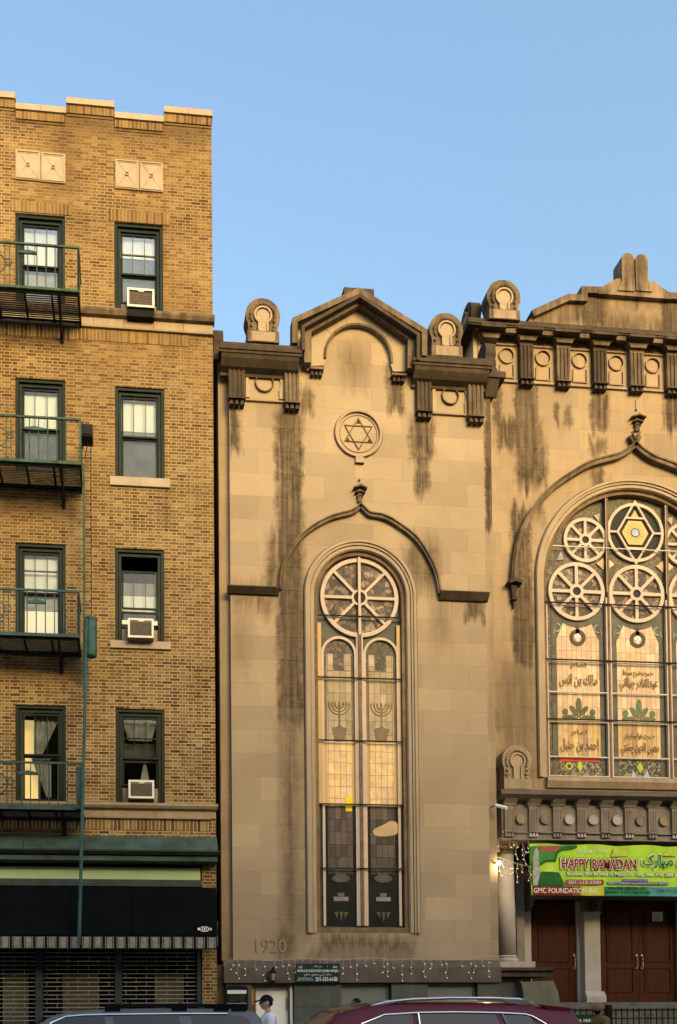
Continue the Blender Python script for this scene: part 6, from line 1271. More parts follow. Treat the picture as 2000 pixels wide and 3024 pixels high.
bnp('red_seal', [(415, 562), (582, 556), (584, 585), (560, 605), (470, 608), (425, 590)], 'bpink', YL-0.006)
bnp('dome', [(410, 885), (415, 810), (440, 770), (480, 750), (515, 715), (550, 750), (590, 780), (615, 835), (632, 885)], 'bdgreen', YL-0.003)
bnp('dome_top', [(440, 768), (480, 748), (515, 700), (552, 748), (590, 775)], 'byel2', YL-0.006)
bnp('minaret', [(372, 885), (368, 770), (374, 740), (372, 690), (380, 600), (400, 565), (418, 600), (420, 690), (428, 740), (434, 780), (420, 830), (408, 885)], 'bgrey', YL-0.009)
for L in ([(1020, 648), (1050, 560), (1090, 610), (1130, 590), (1160, 640)], [(1440, 640), (1500, 570), (1560, 640)]): bnp('pale_patch', L, 'byel2', YL)
n = 12; stops = ['bred', 'bred', 'bred', 'borange', 'byellow', 'byellow', 'bteal', 'bteal', 'bteal', 'bcyan', 'bcyan']; xs2 = [370, 520, 640, 700, 770, 870, 960, 1060, 1180, 1330, 1450, 1600]
for i in range(11):
    q = (bq(xs2[i], 930)[0], bq(xs2[i+1], 930)[0]-0.001, bq(900, 968)[1], bq(900, 893)[1]); b = NB(); box(b, q[0], q[1], YL-0.0015, YL, q[2], q[3]); obj('strip', b, M[stops[i]], BN)
q = (bq(1600, 930)[0], xbr_, bq(900, 968)[1], bq(900, 893)[1]); b = NB(); box(b, q[0], q[1], YL-0.0015, YL, q[2], q[3]); obj('strip', b, M['bcyan'], BN)
def bt(name, body, x0, y0, x1, y1, m, dy=0.004, fat=0.01, sh=0.0): return text(name, body, rect(cE, x0, y0, x1, y1, YBn), YL-dy-0.002, M[m], BN, 0.0015, fat, sh)
bt('lettering_shadow', 'HAPPY RAMADAN', 594, 654, 1238, 758, 'bdgreen', 0.002, 0.075)
bt('lettering_edge', 'HAPPY RAMADAN', 598, 658, 1233, 754, 'bwhite', 0.006, 0.055)
bt('lettering', 'HAPPY RAMADAN', 606, 666, 1226, 747, 'red', 0.010, 0.018)
bt('lettering_edge', 'Shabeena Will Be Held At Masjid On  25th, 26th, 27th, 28th & 29th', 650, 774, 1640, 820, 'black', 0.002, 0.04)
bt('lettering', 'Shabeena Will Be Held At Masjid On  25th, 26th, 27th, 28th & 29th', 652, 777, 1638, 816, 'bwhite', 0.006, 0.02)
b = NB(); q = rect(cE, 638, 836, 962, 880, YBn); r_ = (q[3]-q[2])/2; prism(b, arc(q[0]+r_, q[2]+r_, r_, 90, 270, 10)+arc(q[1]-r_, q[2]+r_, r_, -90, 90, 10), YL-0.0015, YL); obj('phone_pill', b, M['bpink'], BN)
bt('lettering', '201-333-2500', 660, 842, 935, 874, 'black', 0.004, 0.03); bt('lettering_edge', '201-333-2500', 662, 844, 933, 872, 'bwhite', 0.007, 0.0)
b = NB()
for (x0, y0, x1, y1) in ((1112, 832, 1322, 854), (985, 856, 1492, 880)): q = rect(cE, x0, y0, x1, y1, YBn); box(b, q[0], q[1], YL-0.0015, YL, q[2], q[3])
obj('blue_band', b, M['bblue'], BN)
bt('lettering', 'PLEASE JOIN US TO', 1118, 836, 1316, 850, 'bwhite', 0.004, 0.0); bt('lettering', "HEAR A COMPLETE QUR'AN IN NAWAFIL PRAYER", 990, 860, 1488, 876, 'bwhite', 0.004, 0.0)
bt('lettering', 'GMC FOUNDATION INC.', 378, 905, 925, 948, 'bwhite', 0.004, 0.012)
bt('lettering', '294-298 GROVE ST', 990, 898, 1300, 922, 'black', 0.004, 0.02); bt('lettering', 'JERSEY CITY NJ 07302', 960, 932, 1346, 956, 'black', 0.004, 0.02)
bt('calligraphy_edge', arabic('مبارک'), 1268, 618, 1540, 760, 'bwhite', 0.002, 0.06); bt('calligraphy', arabic('مبارک'), 1276, 628, 1532, 750, 'bmid', 0.006, 0.03)
bt('calligraphy_edge', arabic('رمضان'), 1556, 618, 1830, 760, 'bwhite', 0.002, 0.06); bt('calligraphy', arabic('رمضان'), 1564, 628, 1822, 750, 'bmid', 0.006, 0.03)
bt('calligraphy', arabic('بسم الله الرحمن الرحيم'), 735, 568, 985, 634, 'bwhite', 0.002, 0.0); bt('calligraphy', arabic('مرکزي رضوي'), 1395, 905, 1640, 952, 'bdgreen', 0.004, 0.01)
# paper notice
q = rect(cF, 1362, 122, 1448, 200, YD-0.02); b = NB(); box(b, q[0], q[1], YD-0.03, YD-0.0205, q[2], q[3]); NT_ = tag(obj('paper_notice', b, M['paper']), 'small pale paper notice taped high on the double wooden door', 'notice')
b = NB()
for k in range(6): box(b, q[0]+0.04, q[1]-0.05-0.02*(k % 3), YD-0.0315, YD-0.0305, q[3]-0.07-k*0.03, q[3]-0.06-k*0.03)
obj('text_line', b, M['cinder'], NT_)
# green sign
YS = YT-0.2
q = rect(cI, 442, 342, 668, 438, YS); b = NB(); box(b, q[0], q[1], YS, YS+0.045, q[2], q[3]); SG_ = tag(obj('wall_sign', b, M['signg']), 'dark green wall sign with white phone number below the string lights', 'sign')
def st(body, x0, y0, x1, y1, fat=0.01, nm='lettering'): return text(nm, body, rect(cI, x0, y0, x1, y1, YS), YS-0.003, M['signw'], SG_, 0.002, fat)
st('MARKAZI SUNNI RIZVI JAMIA MASJID', 449, 372, 662, 389, 0.02); st('201-333-6160', 543, 411, 657, 432, 0.02); st('294-298 GROVE ST.', 453, 414, 530, 421, 0.0); st('JERSEY CITY NJ 07302', 449, 424, 533, 431, 0.0)
st(arabic('مرکز سني رضوي جامع'), 485, 391, 625, 408, 0.0, 'calligraphy'); st(arabic('بسم الله'), 535, 350, 575, 364, 0, 'calligraphy'); st(arabic('الله'), 455, 352, 475, 366, 0, 'calligraphy'); st(arabic('محمد'), 632, 350, 655, 364, 0, 'calligraphy')
# notice board
q = rect(cI, 76, 466, 194, 556, YT-0.1); b = NB(); box(b, q[0], q[1], YT-0.16, YT-0.081, q[2]-0.2, q[3]); prism(b, [(q[0], q[3]+0.001), (q[1], q[3]+0.001), (q[1]-0.1, q[3]+0.04), (q[0]+0.1, q[3]+0.04)], YT-0.16, YT-0.081); NBD = tag(obj('notice_board', b, M['black']), 'black framed letter board with a pale header beside the white basement door', 'notice board')
q2 = rect(cI, 90, 478, 188, 497, YT-0.16); b = NB(); box(b, q2[0], q2[1], YT-0.165, YT-0.1605, q2[2], q2[3]); obj('header', b, M['signw'], NBD)
b = NB(); q2 = rect(cI, 88, 543, 188, 549, YT-0.16); box(b, q2[0], q2[1], YT-0.165, YT-0.1605, q2[2], q2[3]); obj('bottom_rail', b, M['silver'], NBD)
for k, s_ in enumerate(('MARKAZI  MASJID', 'DAILY PRAYER', 'FRIDAY  1:30')): text('letters', s_, rect(cI, 98+2*k, 507+k*11, 182-4*k, 514+k*11, YT-0.16), YT-0.164, M['cinder'], NBD, 0.002, 0.0)
# utility box
q = rect(cI, 2, 188, 40, 254, -0.02); b = NB(); box(b, q[0], q[1], -0.1, -0.001, q[2], q[3]); box(b, q[0]+0.02, q[1]-0.06, -0.115, -0.101, q[2]+0.02, q[3]-0.02); tube(b, [(q[1]-0.02, -0.05, q[3]), (q[1]+0.0, -0.05, q[3]+0.25)], 0.012, 6); tag(obj('utility_box', b, M['cinder']), 'small grey utility box on the brick corner beside the awning end', 'utility box')
# lantern
x, z = pt(cI, 325, 400, YT-0.3); LN = empty('wall_lantern', (x, YT-0.16, z-0.15), 'small dark carriage lantern on the brown stone band above the basement door', 'lantern')
b = NB(); lathe(b, x, YT-0.28, [(0.03, z-0.17), (0.05, z-0.13), (0.055, z-0.12)], 8); lathe(b, x, YT-0.28, [(0.10, z+0.04), (0.03, z+0.11), (0.03, z+0.14), (0.01, z+0.17)], 8); box(b, x-0.02, x+0.02, YT-0.19, YT-0.151, z-0.1, z+0.1); tube(b, [(x, YT-0.16, z+0.05), (x, YT-0.22, z+0.15), (x, YT-0.28, z+0.13)], 0.01, 6)
for a in range(0, 360, 60): tube(b, [(x+0.055*math.cos(R(a)), YT-0.28+0.055*math.sin(R(a)), z-0.12), (x+0.09*math.cos(R(a)), YT-0.28+0.09*math.sin(R(a)), z+0.04)], 0.006, 5)
obj('cage', b, M['iron'], LN)
b = NB(); lathe(b, x, YT-0.28, [(0.045, z-0.115), (0.078, z+0.035)], 8); obj('glass', b, M['curtain'], LN)
# security camera + lit lamp on the side of the tower
x, z = P(1478, 2383, YT-0.1); SC = empty('security_camera', (x-0.05, YT+0.1, z), 'white bullet security camera at the tower corner above the capital', 'camera')
b = NB(); tube(b, [(x-0.08, YT-0.05, z+0.045), (x+0.10, YT-0.2, z-0.05)], [0.035, 0.038], 10); obj('housing', b, M['white'], SC)
b = NB(); tube(b, [(x-0.11, YT+0.14, z+0.05), (x-0.06, YT-0.03, z+0.05)], 0.012, 6); obj('mount', b, M['iron'], SC)
x, z = P(1470, 2551, YT+0.1); LP = empty('flood_lamp', (x-0.05, YT+0.14, z), 'lit white flood lamp on the tower edge beside the column', 'lamp')
b = NB(); ball(b, x, YT+0.02, z, 0.045, seg=12); obj('bulb', b, M['lampg'], LP)
b = NB(); tube(b, [(x-0.06, YT+0.139, z+0.02), (x-0.01, YT+0.06, z+0.01)], 0.02, 6); tube(b, [(x-0.015, YT+0.07, z+0.01), (x-0.003, YT+0.045, z+0.003)], [0.02, 0.05], 10); obj('lamp_arm', b, M['iron'], LP)
pl_ = bpy.data.lights.new('lamp_light', 'POINT'); pl_.energy = 7; pl_.color = (1, 0.72, 0.36); pl_.shadow_soft_size = 0.05; po = bpy.data.objects.new('lamp_light', pl_); COL.objects.link(po); po.location = Vector((x+0.06, YT+0.08, z-0.06))-root_world(LP); po.parent = LP

# ================================================================== STRING LIGHTS
def string_light(label, c, cable, drops, Y, grp='icicle light strings'):
    p0 = pt(c, *cable[0], Y); S = empty('string_light', (p0[0], Y, p0[1]), label, 'string lights', grp)
    P3 = [(x, Y-0.01, z) for x, z in cat_smooth(pts(c, cable, Y), 3)]
    b = NB(); tube(b, P3, 0.007, 5); obj('cable', b, M['wire'], S); rnd = random.Random(11)
    for (x, y0, y1) in drops:
        xa, za = pt(c, x, y0, Y); zb_ = pt(c, x, y1, Y)[1]; L = za-zb_; n = 7
        path = [(xa+0.018*math.sin(i*1.3+x), Y-0.012+0.008*math.sin(i*2.1+x), za-L*i/n) for i in range(n+1)]
        b = NB(); tube(b, path, 0.0055, 5); st_ = obj('strand', b, M['wire'], S)
        nb = max(1, min(4, round(L/0.13)))
        for i in range(nb):
            t = (i+1)/nb; k = min(n, round(t*n)); b = NB(); px_, py_, pz_ = path[k]; s = (-1)**i; tube(b, [(px_, py_, pz_), (px_+s*0.024, py_-0.008, pz_-0.016)], [0.005, 0.008], 6); obj('bulb', b, M['bulb'], st_)
    return S
string_light('white icicle lights along the brown band under the tower window', cI, [(66, 355), (95, 332), (120, 318), (180, 319), (260, 324), (330, 326), (400, 320), (470, 312), (560, 320), (640, 324), (720, 320), (800, 312), (900, 317), (1000, 320), (1080, 314), (1170, 310), (1280, 312), (1400, 305), (1485, 304)],
    [(115, 320, 370), (143, 320, 416), (182, 320, 400), (232, 322, 370), (280, 324, 428), (335, 326, 385), (374, 322, 355), (402, 320, 418), (438, 316, 385), (475, 312, 345), (517, 317, 395), (565, 320, 372), (600, 322, 352), (643, 324, 408), (685, 322, 392), (724, 320, 358), (755, 317, 424), (797, 312, 352), (840, 315, 338), (893, 317, 385), (912, 317, 405), (940, 318, 362), (987, 320, 428), (1036, 318, 392), (1103, 313, 408), (1138, 312, 365), (1187, 311, 345), (1216, 311, 414), (1292, 312, 352), (1337, 310, 415), (1360, 309, 386), (1400, 306, 352), (1433, 305, 408)], YT-0.17)
string_light('white icicle lights draped from the column capital to the banner', cJ, [(362, 560), (375, 400), (470, 402), (560, 405), (700, 420), (745, 430)], [(376, 410, 540), (560, 410, 470), (590, 440, 640), (665, 440, 590), (690, 500, 700), (735, 440, 560), (515, 410, 500)], YE+0.03)
string_light('white icicle lights sagging from the flood lamp toward the banner edge', cJ, [(360, 620), (420, 635), (500, 668), (600, 700), (700, 725), (790, 740)], [(395, 640, 840), (430, 640, 730), (520, 672, 815), (545, 690, 800), (598, 690, 920), (662, 715, 800), (750, 735, 900)], YE-0.02)

# ================================================================== IRON FENCE + SIGN
YFn = -0.9
zf0 = pt(cF, 1200, 930, YFn)[1]; xf0 = pt(cF, 625, 950, YFn)[0]; xf1 = pt(cF, 3000, 950, YFn)[0]
FN = empty('iron_fence', ((xf0+xf1)/2, YFn, 0.15), 'low black iron railing with scrolls in front of the entrance steps', 'fence')
b = NB()
for zz_ in (zf0, zf0-0.18, 0.35): box(b, xf0, xf1, YFn-0.012, YFn+0.012, zz_-0.012, zz_+0.012)
obj('rail', b, M['iron'], FN)
x = xf0
while x < xf1:
    b = NB(); box(b, x-0.009, x+0.009, YFn-0.009, YFn+0.009, 0.15, zf0+0.035); obj('picket', b, M['iron'], FN); x += 0.125
b = NB(); xg = pt(cF, 1003, 950, YFn)[0]; box(b, xg-0.05, xg+0.05, YFn-0.05, YFn+0.05, 0.15, zf0+0.10); obj('post', b, M['black'], FN)
b = NB(); xg = pt(cF, 1320, 1000, YFn)[0]; zg_ = pt(cF, 1320, 985, YFn)[1]
for s in (-1, 1): tube(b, [(xg+s*(0.07+0.055*math.cos(R(t))), YFn-0.02, zg_+0.055*math.sin(R(t))) for t in range(0, 300, 25)], 0.007, 5); tube(b, [(xg+s*0.01, YFn-0.02, zg_-0.2), (xg+s*0.015, YFn-0.02, zg_+0.02)], 0.007, 5)
obj('scroll', b, M['iron'], FN)
q = rect(cF, 690, 968, 960, 1080, YFn-0.03); b = NB(); box(b, q[0]-0.9, q[1], YFn-0.035, YFn-0.0225, q[2]-0.3, q[3]); FS = tag(obj('fence_sign', b, plain('fence_sign_green', (0.012, 0.07, 0.03), 0.5)), 'green sign with white capitals wired to the iron railing', 'sign')
text('lettering', 'RIZVI JAMIA MASJID', rect(cF, 560, 1006, 924, 1044, YFn-0.03), YFn-0.038, M['signw'], FS, 0.002, 0.03)

# ================================================================== PEOPLE
def skin_mesh(verts, edges, radii, root=0, sub=2):
    me = bpy.data.meshes.new('s'); me.from_pydata(verts, edges, []); o = bpy.data.objects.new('s', me); COL.objects.link(o)
    sk = o.modifiers.new('skin', 'SKIN'); sk.use_smooth_shade = True; su = o.modifiers.new('sub', 'SUBSURF'); su.levels = sub; su.render_levels = sub
    for i, r in enumerate(radii):
        me.skin_vertices[0].data[i].radius = (r, r) if not isinstance(r, tuple) else r
    me.skin_vertices[0].data[root].use_root = True
    out = bpy.data.meshes.new_from_object(o.evaluated_get(bpy.context.evaluated_depsgraph_get())); bpy.data.objects.remove(o); bpy.data.meshes.remove(me)
    return out
def head_bm(beard=False):
    """face looks along -X, origin at the middle of the head"""
    bm = NB(); bmesh.ops.create_uvsphere(bm, u_segments=40, v_segments=30, radius=1.0)
    for v in bm.verts:
        x, y, z = v.co; f = max(0.0, -x)          # f: frontness
        X = x*0.098; Y = y*0.075; Z = z*0.118
        if z < -0.1: k = 1-0.30*min(1, (-z-0.1)/0.9); Y *= k; X = X*(0.9 if x > 0 else 1.0)
        if x > 0: X *= 1.02+0.05*max(0, z)
        def g(cy, cz, sy, sz): return math.exp(-((Y-cy)/sy)**2-((Z-cz)/sz)**2)
        if f > 0.2:
            X -= 0.026*g(0, -0.018, 0.012, 0.018)+0.012*g(0, 0.004, 0.009, 0.022)     # nose
            X += 0.012*(g(0.03, 0.006, 0.016, 0.012)+g(-0.03, 0.006, 0.016, 0.012))   # eye sockets
            X -= 0.008*g(0, 0.028, 0.05, 0.010)                                       # brow
            X -= 0.008*g(0, -0.048, 0.022, 0.006)+0.007*g(0, -0.060, 0.020, 0.006)    # lips
            X -= 0.014*g(0, -0.085, 0.03, 0.018)                                      # chin
        v.co = (X, Y, Z)
    for s in (-1, 1): ball(bm, 0.012, s*0.076, -0.008, 0.022, 0.010, 0.034, seg=10)
    return bm
def person(u, vtop, Y, label, H, skin, hair, shirt, trousers, cap=False, beard=False, long_sleeve=False, arm_up=0.0, yaw=0.0, stride=0.18):
    x, _z = P(u, vtop, Y); g0 = 0.15; k = H/1.75
    root = empty('person', (x, Y, g0), label, 'person')
    Rm = Matrix.Rotation(yaw, 4, 'Z') @ Matrix.Scale(k, 4)
    def add(name, me, mat, par=root):
        me.transform(Rm); me.name = name; o = bpy.data.objects.new(name, me); COL.objects.link(o)
        me.materials.clear(); me.materials.append(mat); o.parent = par
        for p in me.polygons: p.use_smooth = True
        return o
    V, E, Rd = [], [], []
    def add_v(p, r, par=None):
        V.append(p); Rd.append(r)
        if par is not None: E.append((par, len(V)-1))
        return len(V)-1
    pelvis = add_v((0, 0, 0.95), (0.13, 0.15)); waist = add_v((0, 0, 1.10), (0.11, 0.135), pelvis); chest = add_v((0.0, 0, 1.30), (0.125, 0.165), waist); upc = add_v((0.01, 0, 1.42), (0.09, 0.13), chest); neck = add_v((0.0, 0, 1.50), 0.055, upc); nk2 = add_v((-0.015, 0, 1.57), 0.052, neck)
    joints = {}
    for s in (-1, 1):
        f = s*stride
        hip = add_v((0, s*0.09, 0.90), 0.095, pelvis); kn = add_v((-f*0.55-0.03, s*0.095, 0.50), 0.06, hip); an = add_v((-f+0.03*(1 if f < 0 else 0), s*0.095, 0.10), 0.042, kn); to = add_v((-f-0.15, s*0.105, 0.04), 0.036, an)
        sh = add_v((0.01, s*0.185, 1.42), 0.062, upc)
        if arm_up and s > 0: el = add_v((-0.03, s*0.24, 1.18), 0.045, sh); wr_ = add_v((-0.19, s*0.14, 1.36), 0.030, el); hd = (-0.23, s*0.11, 1.41)
        else: el = add_v((0.05-f*-0.3, s*0.24, 1.15), 0.045, sh); wr_ = add_v((-0.02+f*0.6, s*0.25, 0.92), 0.030, el); hd = (-0.03+f*0.65, s*0.25, 0.86)
        pm = add_v(hd, (0.038, 0.022), wr_); d = Vector(hd)-Vector(V[wr_]); d.normalize()
        for q_ in range(4):
            off = (q_-1.5)*0.019; side = d.cross(Vector((0, s, 0))); side = side.normalized() if side.length > 0.1 else Vector((1, 0, 0))
            L = (0.075, 0.085, 0.08, 0.062)[q_]; a = add_v(tuple(Vector(hd)+side*off+d*0.045), 0.010, pm); b_ = add_v(tuple(Vector(hd)+side*off+d*(0.045+L*0.55)+Vector((0, -s*0.008, 0))), 0.009, a); add_v(tuple(Vector(hd)+side*off*0.9+d*(0.045+L)+Vector((0, -s*0.022, 0))), 0.008, b_)
        th = add_v(tuple(Vector(hd)+side*0.036+d*0.01), 0.011, pm); add_v(tuple(Vector(hd)+side*0.055+d*0.05), 0.009, th)
        joints[s] = (hip, kn, an, sh, el, wr_)
    body = skin_mesh(V, E, Rd)
    hb = head_bm(beard); hb.transform(Matrix.Translation((-0.035, 0, 1.645)))
    tmp = bpy.data.meshes.new('h'); hb.to_mesh(tmp); hb.free(); bm = NB(); bm.from_mesh(body); bm.from_mesh(tmp); body2 = bpy.data.meshes.new('body'); bm.to_mesh(body2); bm.free(); bpy.data.meshes.remove(tmp)
    bo_ = add('body', body2, skin)
    # shirt and trousers: same skeleton, larger radii
    sv = [V[pelvis], V[waist], V[chest], V[upc]]; sr = [(0.15, 0.17), (0.14, 0.165), (0.155, 0.19), (0.125, 0.165)]; se = [(0, 1), (1, 2), (2, 3)]; sv.append((0.012, 0, 1.505)); sr.append(0.072); se.append((3, 4))
    for s in (-1, 1):
        hip, kn, an, sh, el, wr_ = joints[s]; sv.append(V[sh]); sr.append(0.078); se.append((3, len(sv)-1)); e = Vector(V[sh]).lerp(Vector(V[el]), 1.0 if long_sleeve else 0.72); sv.append(tuple(e)); sr.append(0.062); se.append((len(sv)-2, len(sv)-1))
        if long_sleeve: sv.append(tuple(Vector(V[el]).lerp(Vector(V[wr_]), 0.9))); sr.append(0.042); se.append((len(sv)-2, len(sv)-1))
    add('shirt', skin_mesh(sv, se, sr), shirt)
    tv = [(0, 0, 0.98), V[pelvis]]; tr = [(0.138, 0.16), (0.14, 0.16)]; te = [(0, 1)]
    for s in (-1, 1):
        hip, kn, an, *_ = joints[s]
        for j, (p, r) in enumerate(((V[hip], 0.108), (V[kn], 0.078), (tuple(Vector(V[an])+Vector((0, 0, 0.02))), 0.062))): tv.append(p); tr.append(r); te.append((1 if j == 0 else len(tv)-2, len(tv)-1))
    add('trousers', skin_mesh(tv, te, tr), trousers)
    for s in (-1, 1):
        a = V[joints[s][2]]; b = NB(); ball(b, a[0]-0.06, a[1]*1.05, 0.05, 0.145, 0.052, 0.055, seg=14); me = bpy.data.meshes.new('shoe'); b.to_mesh(me); b.free(); add('shoe', me, M['shoe'])
        b = NB(); ball(b, -0.035-0.079, s*0.031, 1.651, 0.010, 0.013, 0.008, seg=10); me = bpy.data.meshes.new('eye'); b.to_mesh(me); b.free(); e_ = add('eye', me, M['eye']); 
    hz = 1.645
    b = NB(); bmesh.ops.create_uvsphere(b, u_segments=32, v_segments=24, radius=1.0); kill = [v for v in b.verts if (v.co.z < 0.22 and v.co.x < 0.15) or v.co.z < -0.45 or (v.co.x < -0.55 and v.co.z < 0.55)]
    for v in b.verts: v.co = (v.co.x*0.103-0.032, v.co.y*0.079, v.co.z*0.123+hz+0.002)
    bmesh.ops.delete(b, geom=kill, context='VERTS'); me = bpy.data.meshes.new('hair'); b.to_mesh(me); b.free(); add('hair', me, hair if hair else skin) if hair else None
    if beard:
        b = NB(); bmesh.ops.create_uvsphere(b, u_segments=32, v_segments=24, radius=1.0); kill = [v for v in b.verts if v.co.z > -0.30 or v.co.x > 0.25 or (v.co.x < -0.8 and v.co.z > -0.35)]
        for v in b.verts: v.co = (v.co.x*0.106-0.037, v.co.y*0.071*(1-0.2*max(0, -v.co.z)), v.co.z*0.135+hz)
        bmesh.ops.delete(b, geom=kill, context='VERTS'); me = bpy.data.meshes.new('beard'); b.to_mesh(me); b.free(); add('beard', me, M['hair'])
    if cap:
        b = NB(); bmesh.ops.create_uvsphere(b, u_segments=32, v_segments=20, radius=1.0); kill = [v for v in b.verts if v.co.z < 0.08]
        for v in b.verts: v.co = (v.co.x*0.118-0.030, v.co.y*0.092, v.co.z*0.122+hz+0.016)
        bmesh.ops.delete(b, geom=kill, context='VERTS'); 
        poly = [(-0.08, -0.08), (-0.16, -0.072), (-0.21, -0.04), (-0.222, 0), (-0.21, 0.04), (-0.16, 0.072), (-0.08, 0.08)]
        t1_ = [b.verts.new((p[0]-0.005, p[1], hz+0.048-(0.014 if p[0] < -0.18 else 0))) for p in poly]; t2_ = [b.verts.new((p[0]-0.005, p[1], hz+0.026-(0.014 if p[0] < -0.18 else 0))) for p in poly]
        b.faces.new(t1_); b.faces.new(t2_[::-1])
        for i in range(len(poly)): j = (i+1) % len(poly); b.faces.new((t1_[i], t1_[j], t2_[j], t2_[i]))
        me = bpy.data.meshes.new('cap'); b.to_mesh(me); b.free(); add('cap', me, M['cap'])
    if cap:
        b = NB(); tube(b, [(-0.128, 0.052, hz+0.004), (-0.03, 0.080, hz+0.006), (0.0, 0.080, hz-0.0)], 0.0022, 5); tube(b, [(-0.128, -0.052, hz+0.004), (-0.03, -0.080, hz+0.006), (0.0, -0.080, hz)], 0.0025, 5); me = bpy.data.meshes.new('glasses'); b.to_mesh(me); b.free(); add('glasses', me, M['black'])
    return root
def hgt(u, v, Y): return P(u, v, Y)[1]-0.15
person(793, 2937, -5.15, 'man in a black baseball cap and white t-shirt walking left past the white basement door', hgt(790, 2937, -5.15)/1.02, M['skin1'], M['hair'], M['tee'], M['jean'], cap=True, arm_up=1)
person(1772, 2962, -3.9, 'bearded man with shaved head and tan shirt walking left by the iron railing', hgt(1772, 2962, -3.9)*1.0, M['skin2'], None, M['olivesh'], M['jean'], beard=True)
person(1058, 2951, -3.0, 'dark haired person mostly hidden behind the dark red car', hgt(1058, 2951, -3.0), M['skin2'], M['hair'], M['navy'], M['jean'], long_sleeve=True)

# ================================================================== CARS
def car(name, label, x0, Ynear, W, L, zbelt, prof, paint, wins_, front_glass, rear_glass, rail=None, chrome=False, zsill_=0.28, wheelbase=(0.2, 0.8), hoodz=1.0, extra=None):
    """front at x0 pointing -X. prof: list of (t, ztop) along length; y from Ynear (street side) to Ynear+W"""
    yc_ = Ynear+W/2; root = empty(name, (x0+L/2, yc_, 0.0), label, 'car'); hw = W/2; kk = 0.42   # tumblehome slope
    def ztop(t):
        for (a, za), (b_, zb_) in zip(prof, prof[1:]):
            if a <= t <= b_: s = (t-a)/(b_-a); return za+(zb_-za)*s
        return prof[-1][1]
    ts = sorted(set([p[0] for p in prof]+[i/60 for i in range(61)]))
    bm = NB(); rings = []
    def yside(z): return hw-0.03-(z-zbelt)*kk
    for t in ts:
        x = x0+L*t; zt = ztop(t); endk = 1-0.16*max(0, (0.10-t)/0.10)**2-0.12*max(0, (t-0.92)/0.08)**2
        zb_ = min(zbelt, zt-0.06); cab = zt > zbelt+0.05
        if cab: ze = max(zbelt, zt-0.075); ye = yside(ze); up = [(ye, ze), (ye-0.035, zt-0.028), (ye-0.12, zt-0.006), (ye*0.45, zt+0.012), (0, zt+0.016)]
        else: up = [(hw-0.05, zt-0.05), (hw-0.09, zt-0.02), (hw-0.16, zt), (hw*0.45, zt+0.02), (0, zt+0.025)]
        low = [(hw*0.90, zsill_), (hw*0.985, zsill_+0.12), (hw, zsill_+0.35), (hw*0.985, min(zb_, 0.85)), (hw-0.03, zb_)]
        half = low+up; pts_ = [(y*endk, z) for y, z in half]; full = [(-y, z) for y, z in pts_]+[(y, z) for y, z in reversed(pts_[:-1])]
        rings.append([bm.verts.new((x, yc_+y, z)) for y, z in full])
    for A, B in zip(rings, rings[1:]):
        for i in range(len(A)-1): bm.faces.new((A[i], A[i+1], B[i+1], B[i]))
        bm.faces.new((A[0], B[0], B[-1], A[-1]))
    bm.faces.new(rings[0]); bm.faces.new(rings[-1][::-1])
    body = obj('body', bm, paint, root, True)
    def sp(x, z, s, off=0.006): return (x, yc_+s*(yside(z)+off), z)
    for (poly, nm) in wins_:
        for s in (-1, 1):
            b = NB(); a = [b.verts.new(sp(x, z, s)) for x, z in poly]; c_ = [b.verts.new(sp(x, z, s, -0.03)) for x, z in poly]; b.faces.new(a); b.faces.new(c_[::-1])
            for i in range(len(poly)): j = (i+1) % len(poly); b.faces.new((a[i], a[j], c_[j], c_[i]))
            obj(nm, b, M['carglass'], root)
    if chrome:
        for s in (-1, 1):
            for path in chrome: b = NB(); tube(b, [sp(x, z, s, 0.008) for x, z in path], 0.013, 6); obj('window_trim', b, M['chrome'], root)
    for (xa_, xb_, m_, nm) in (front_glass, rear_glass):
        b = NB(); n = 8; rows = []
        for i in range(n+1):
            x = xa_+(xb_-xa_)*i/n; t = (x-x0)/L; z = ztop(t); ye = yside(max(zbelt, z-0.075))-0.05
            rows.append([b.verts.new((x, yc_+ye*q_, z+0.022*(1-q_*q_)+0.004-(0.020 if abs(q_) > 0.95 else 0))) for q_ in (-1, -0.8, -0.4, 0, 0.4, 0.8, 1)])
        for A, B in zip(rows, rows[1:]):
            for i in range(6): b.faces.new((A[i], A[i+1], B[i+1], B[i]))
        obj(nm, b, M[m_], root, True)
    if rail:
        for s in (-1, 1):
            for path, m_, r_ in rail:
                b = NB(); tube(b, [(x, yc_+s*(yside(z0_)-0.06), z) for x, z, z0_ in path], r_, 8); obj('roof_rail', b, M[m_], root, True)
    for t in wheelbase:
        for s in (-1, 1):
            wx = x0+L*t; yy = yc_+s*(hw-0.10); b = NB(); g_ = bmesh.ops.create_cone(b, cap_ends=True, segments=32, radius1=0.35, radius2=0.35, depth=0.24, matrix=Matrix.Translation((wx, yy, 0.35)) @ Matrix.Rotation(math.pi/2, 4, 'X')); wh = obj('wheel', b, M['tyre'], root)
            b = NB(); bmesh.ops.create_cone(b, cap_ends=True, segments=24, radius1=0.22, radius2=0.22, depth=0.02, matrix=Matrix.Translation((wx, yy+s*0.125, 0.35)) @ Matrix.Rotation(math.pi/2, 4, 'X'))
            obj('rim', b, M['silver'], wh)
    for s in (-1, 1):
        b = NB(); ball(b, x0+0.1, yc_+s*(hw-0.32), 0.72, 0.12, 0.16, 0.08); obj('headlight', b, M['chrome'], root)
        b = NB(); ball(b, x0+L-0.12, yc_+s*(hw-0.2), 0.95, 0.1, 0.09, 0.14); obj('tail_light', b, M['redgl'], root)
        b = NB(); ball(b, x0+L*0.335, yc_+s*(hw+0.1), zbelt+0.06, 0.07, 0.11, 0.08); obj('wing_mirror', b, paint, root)
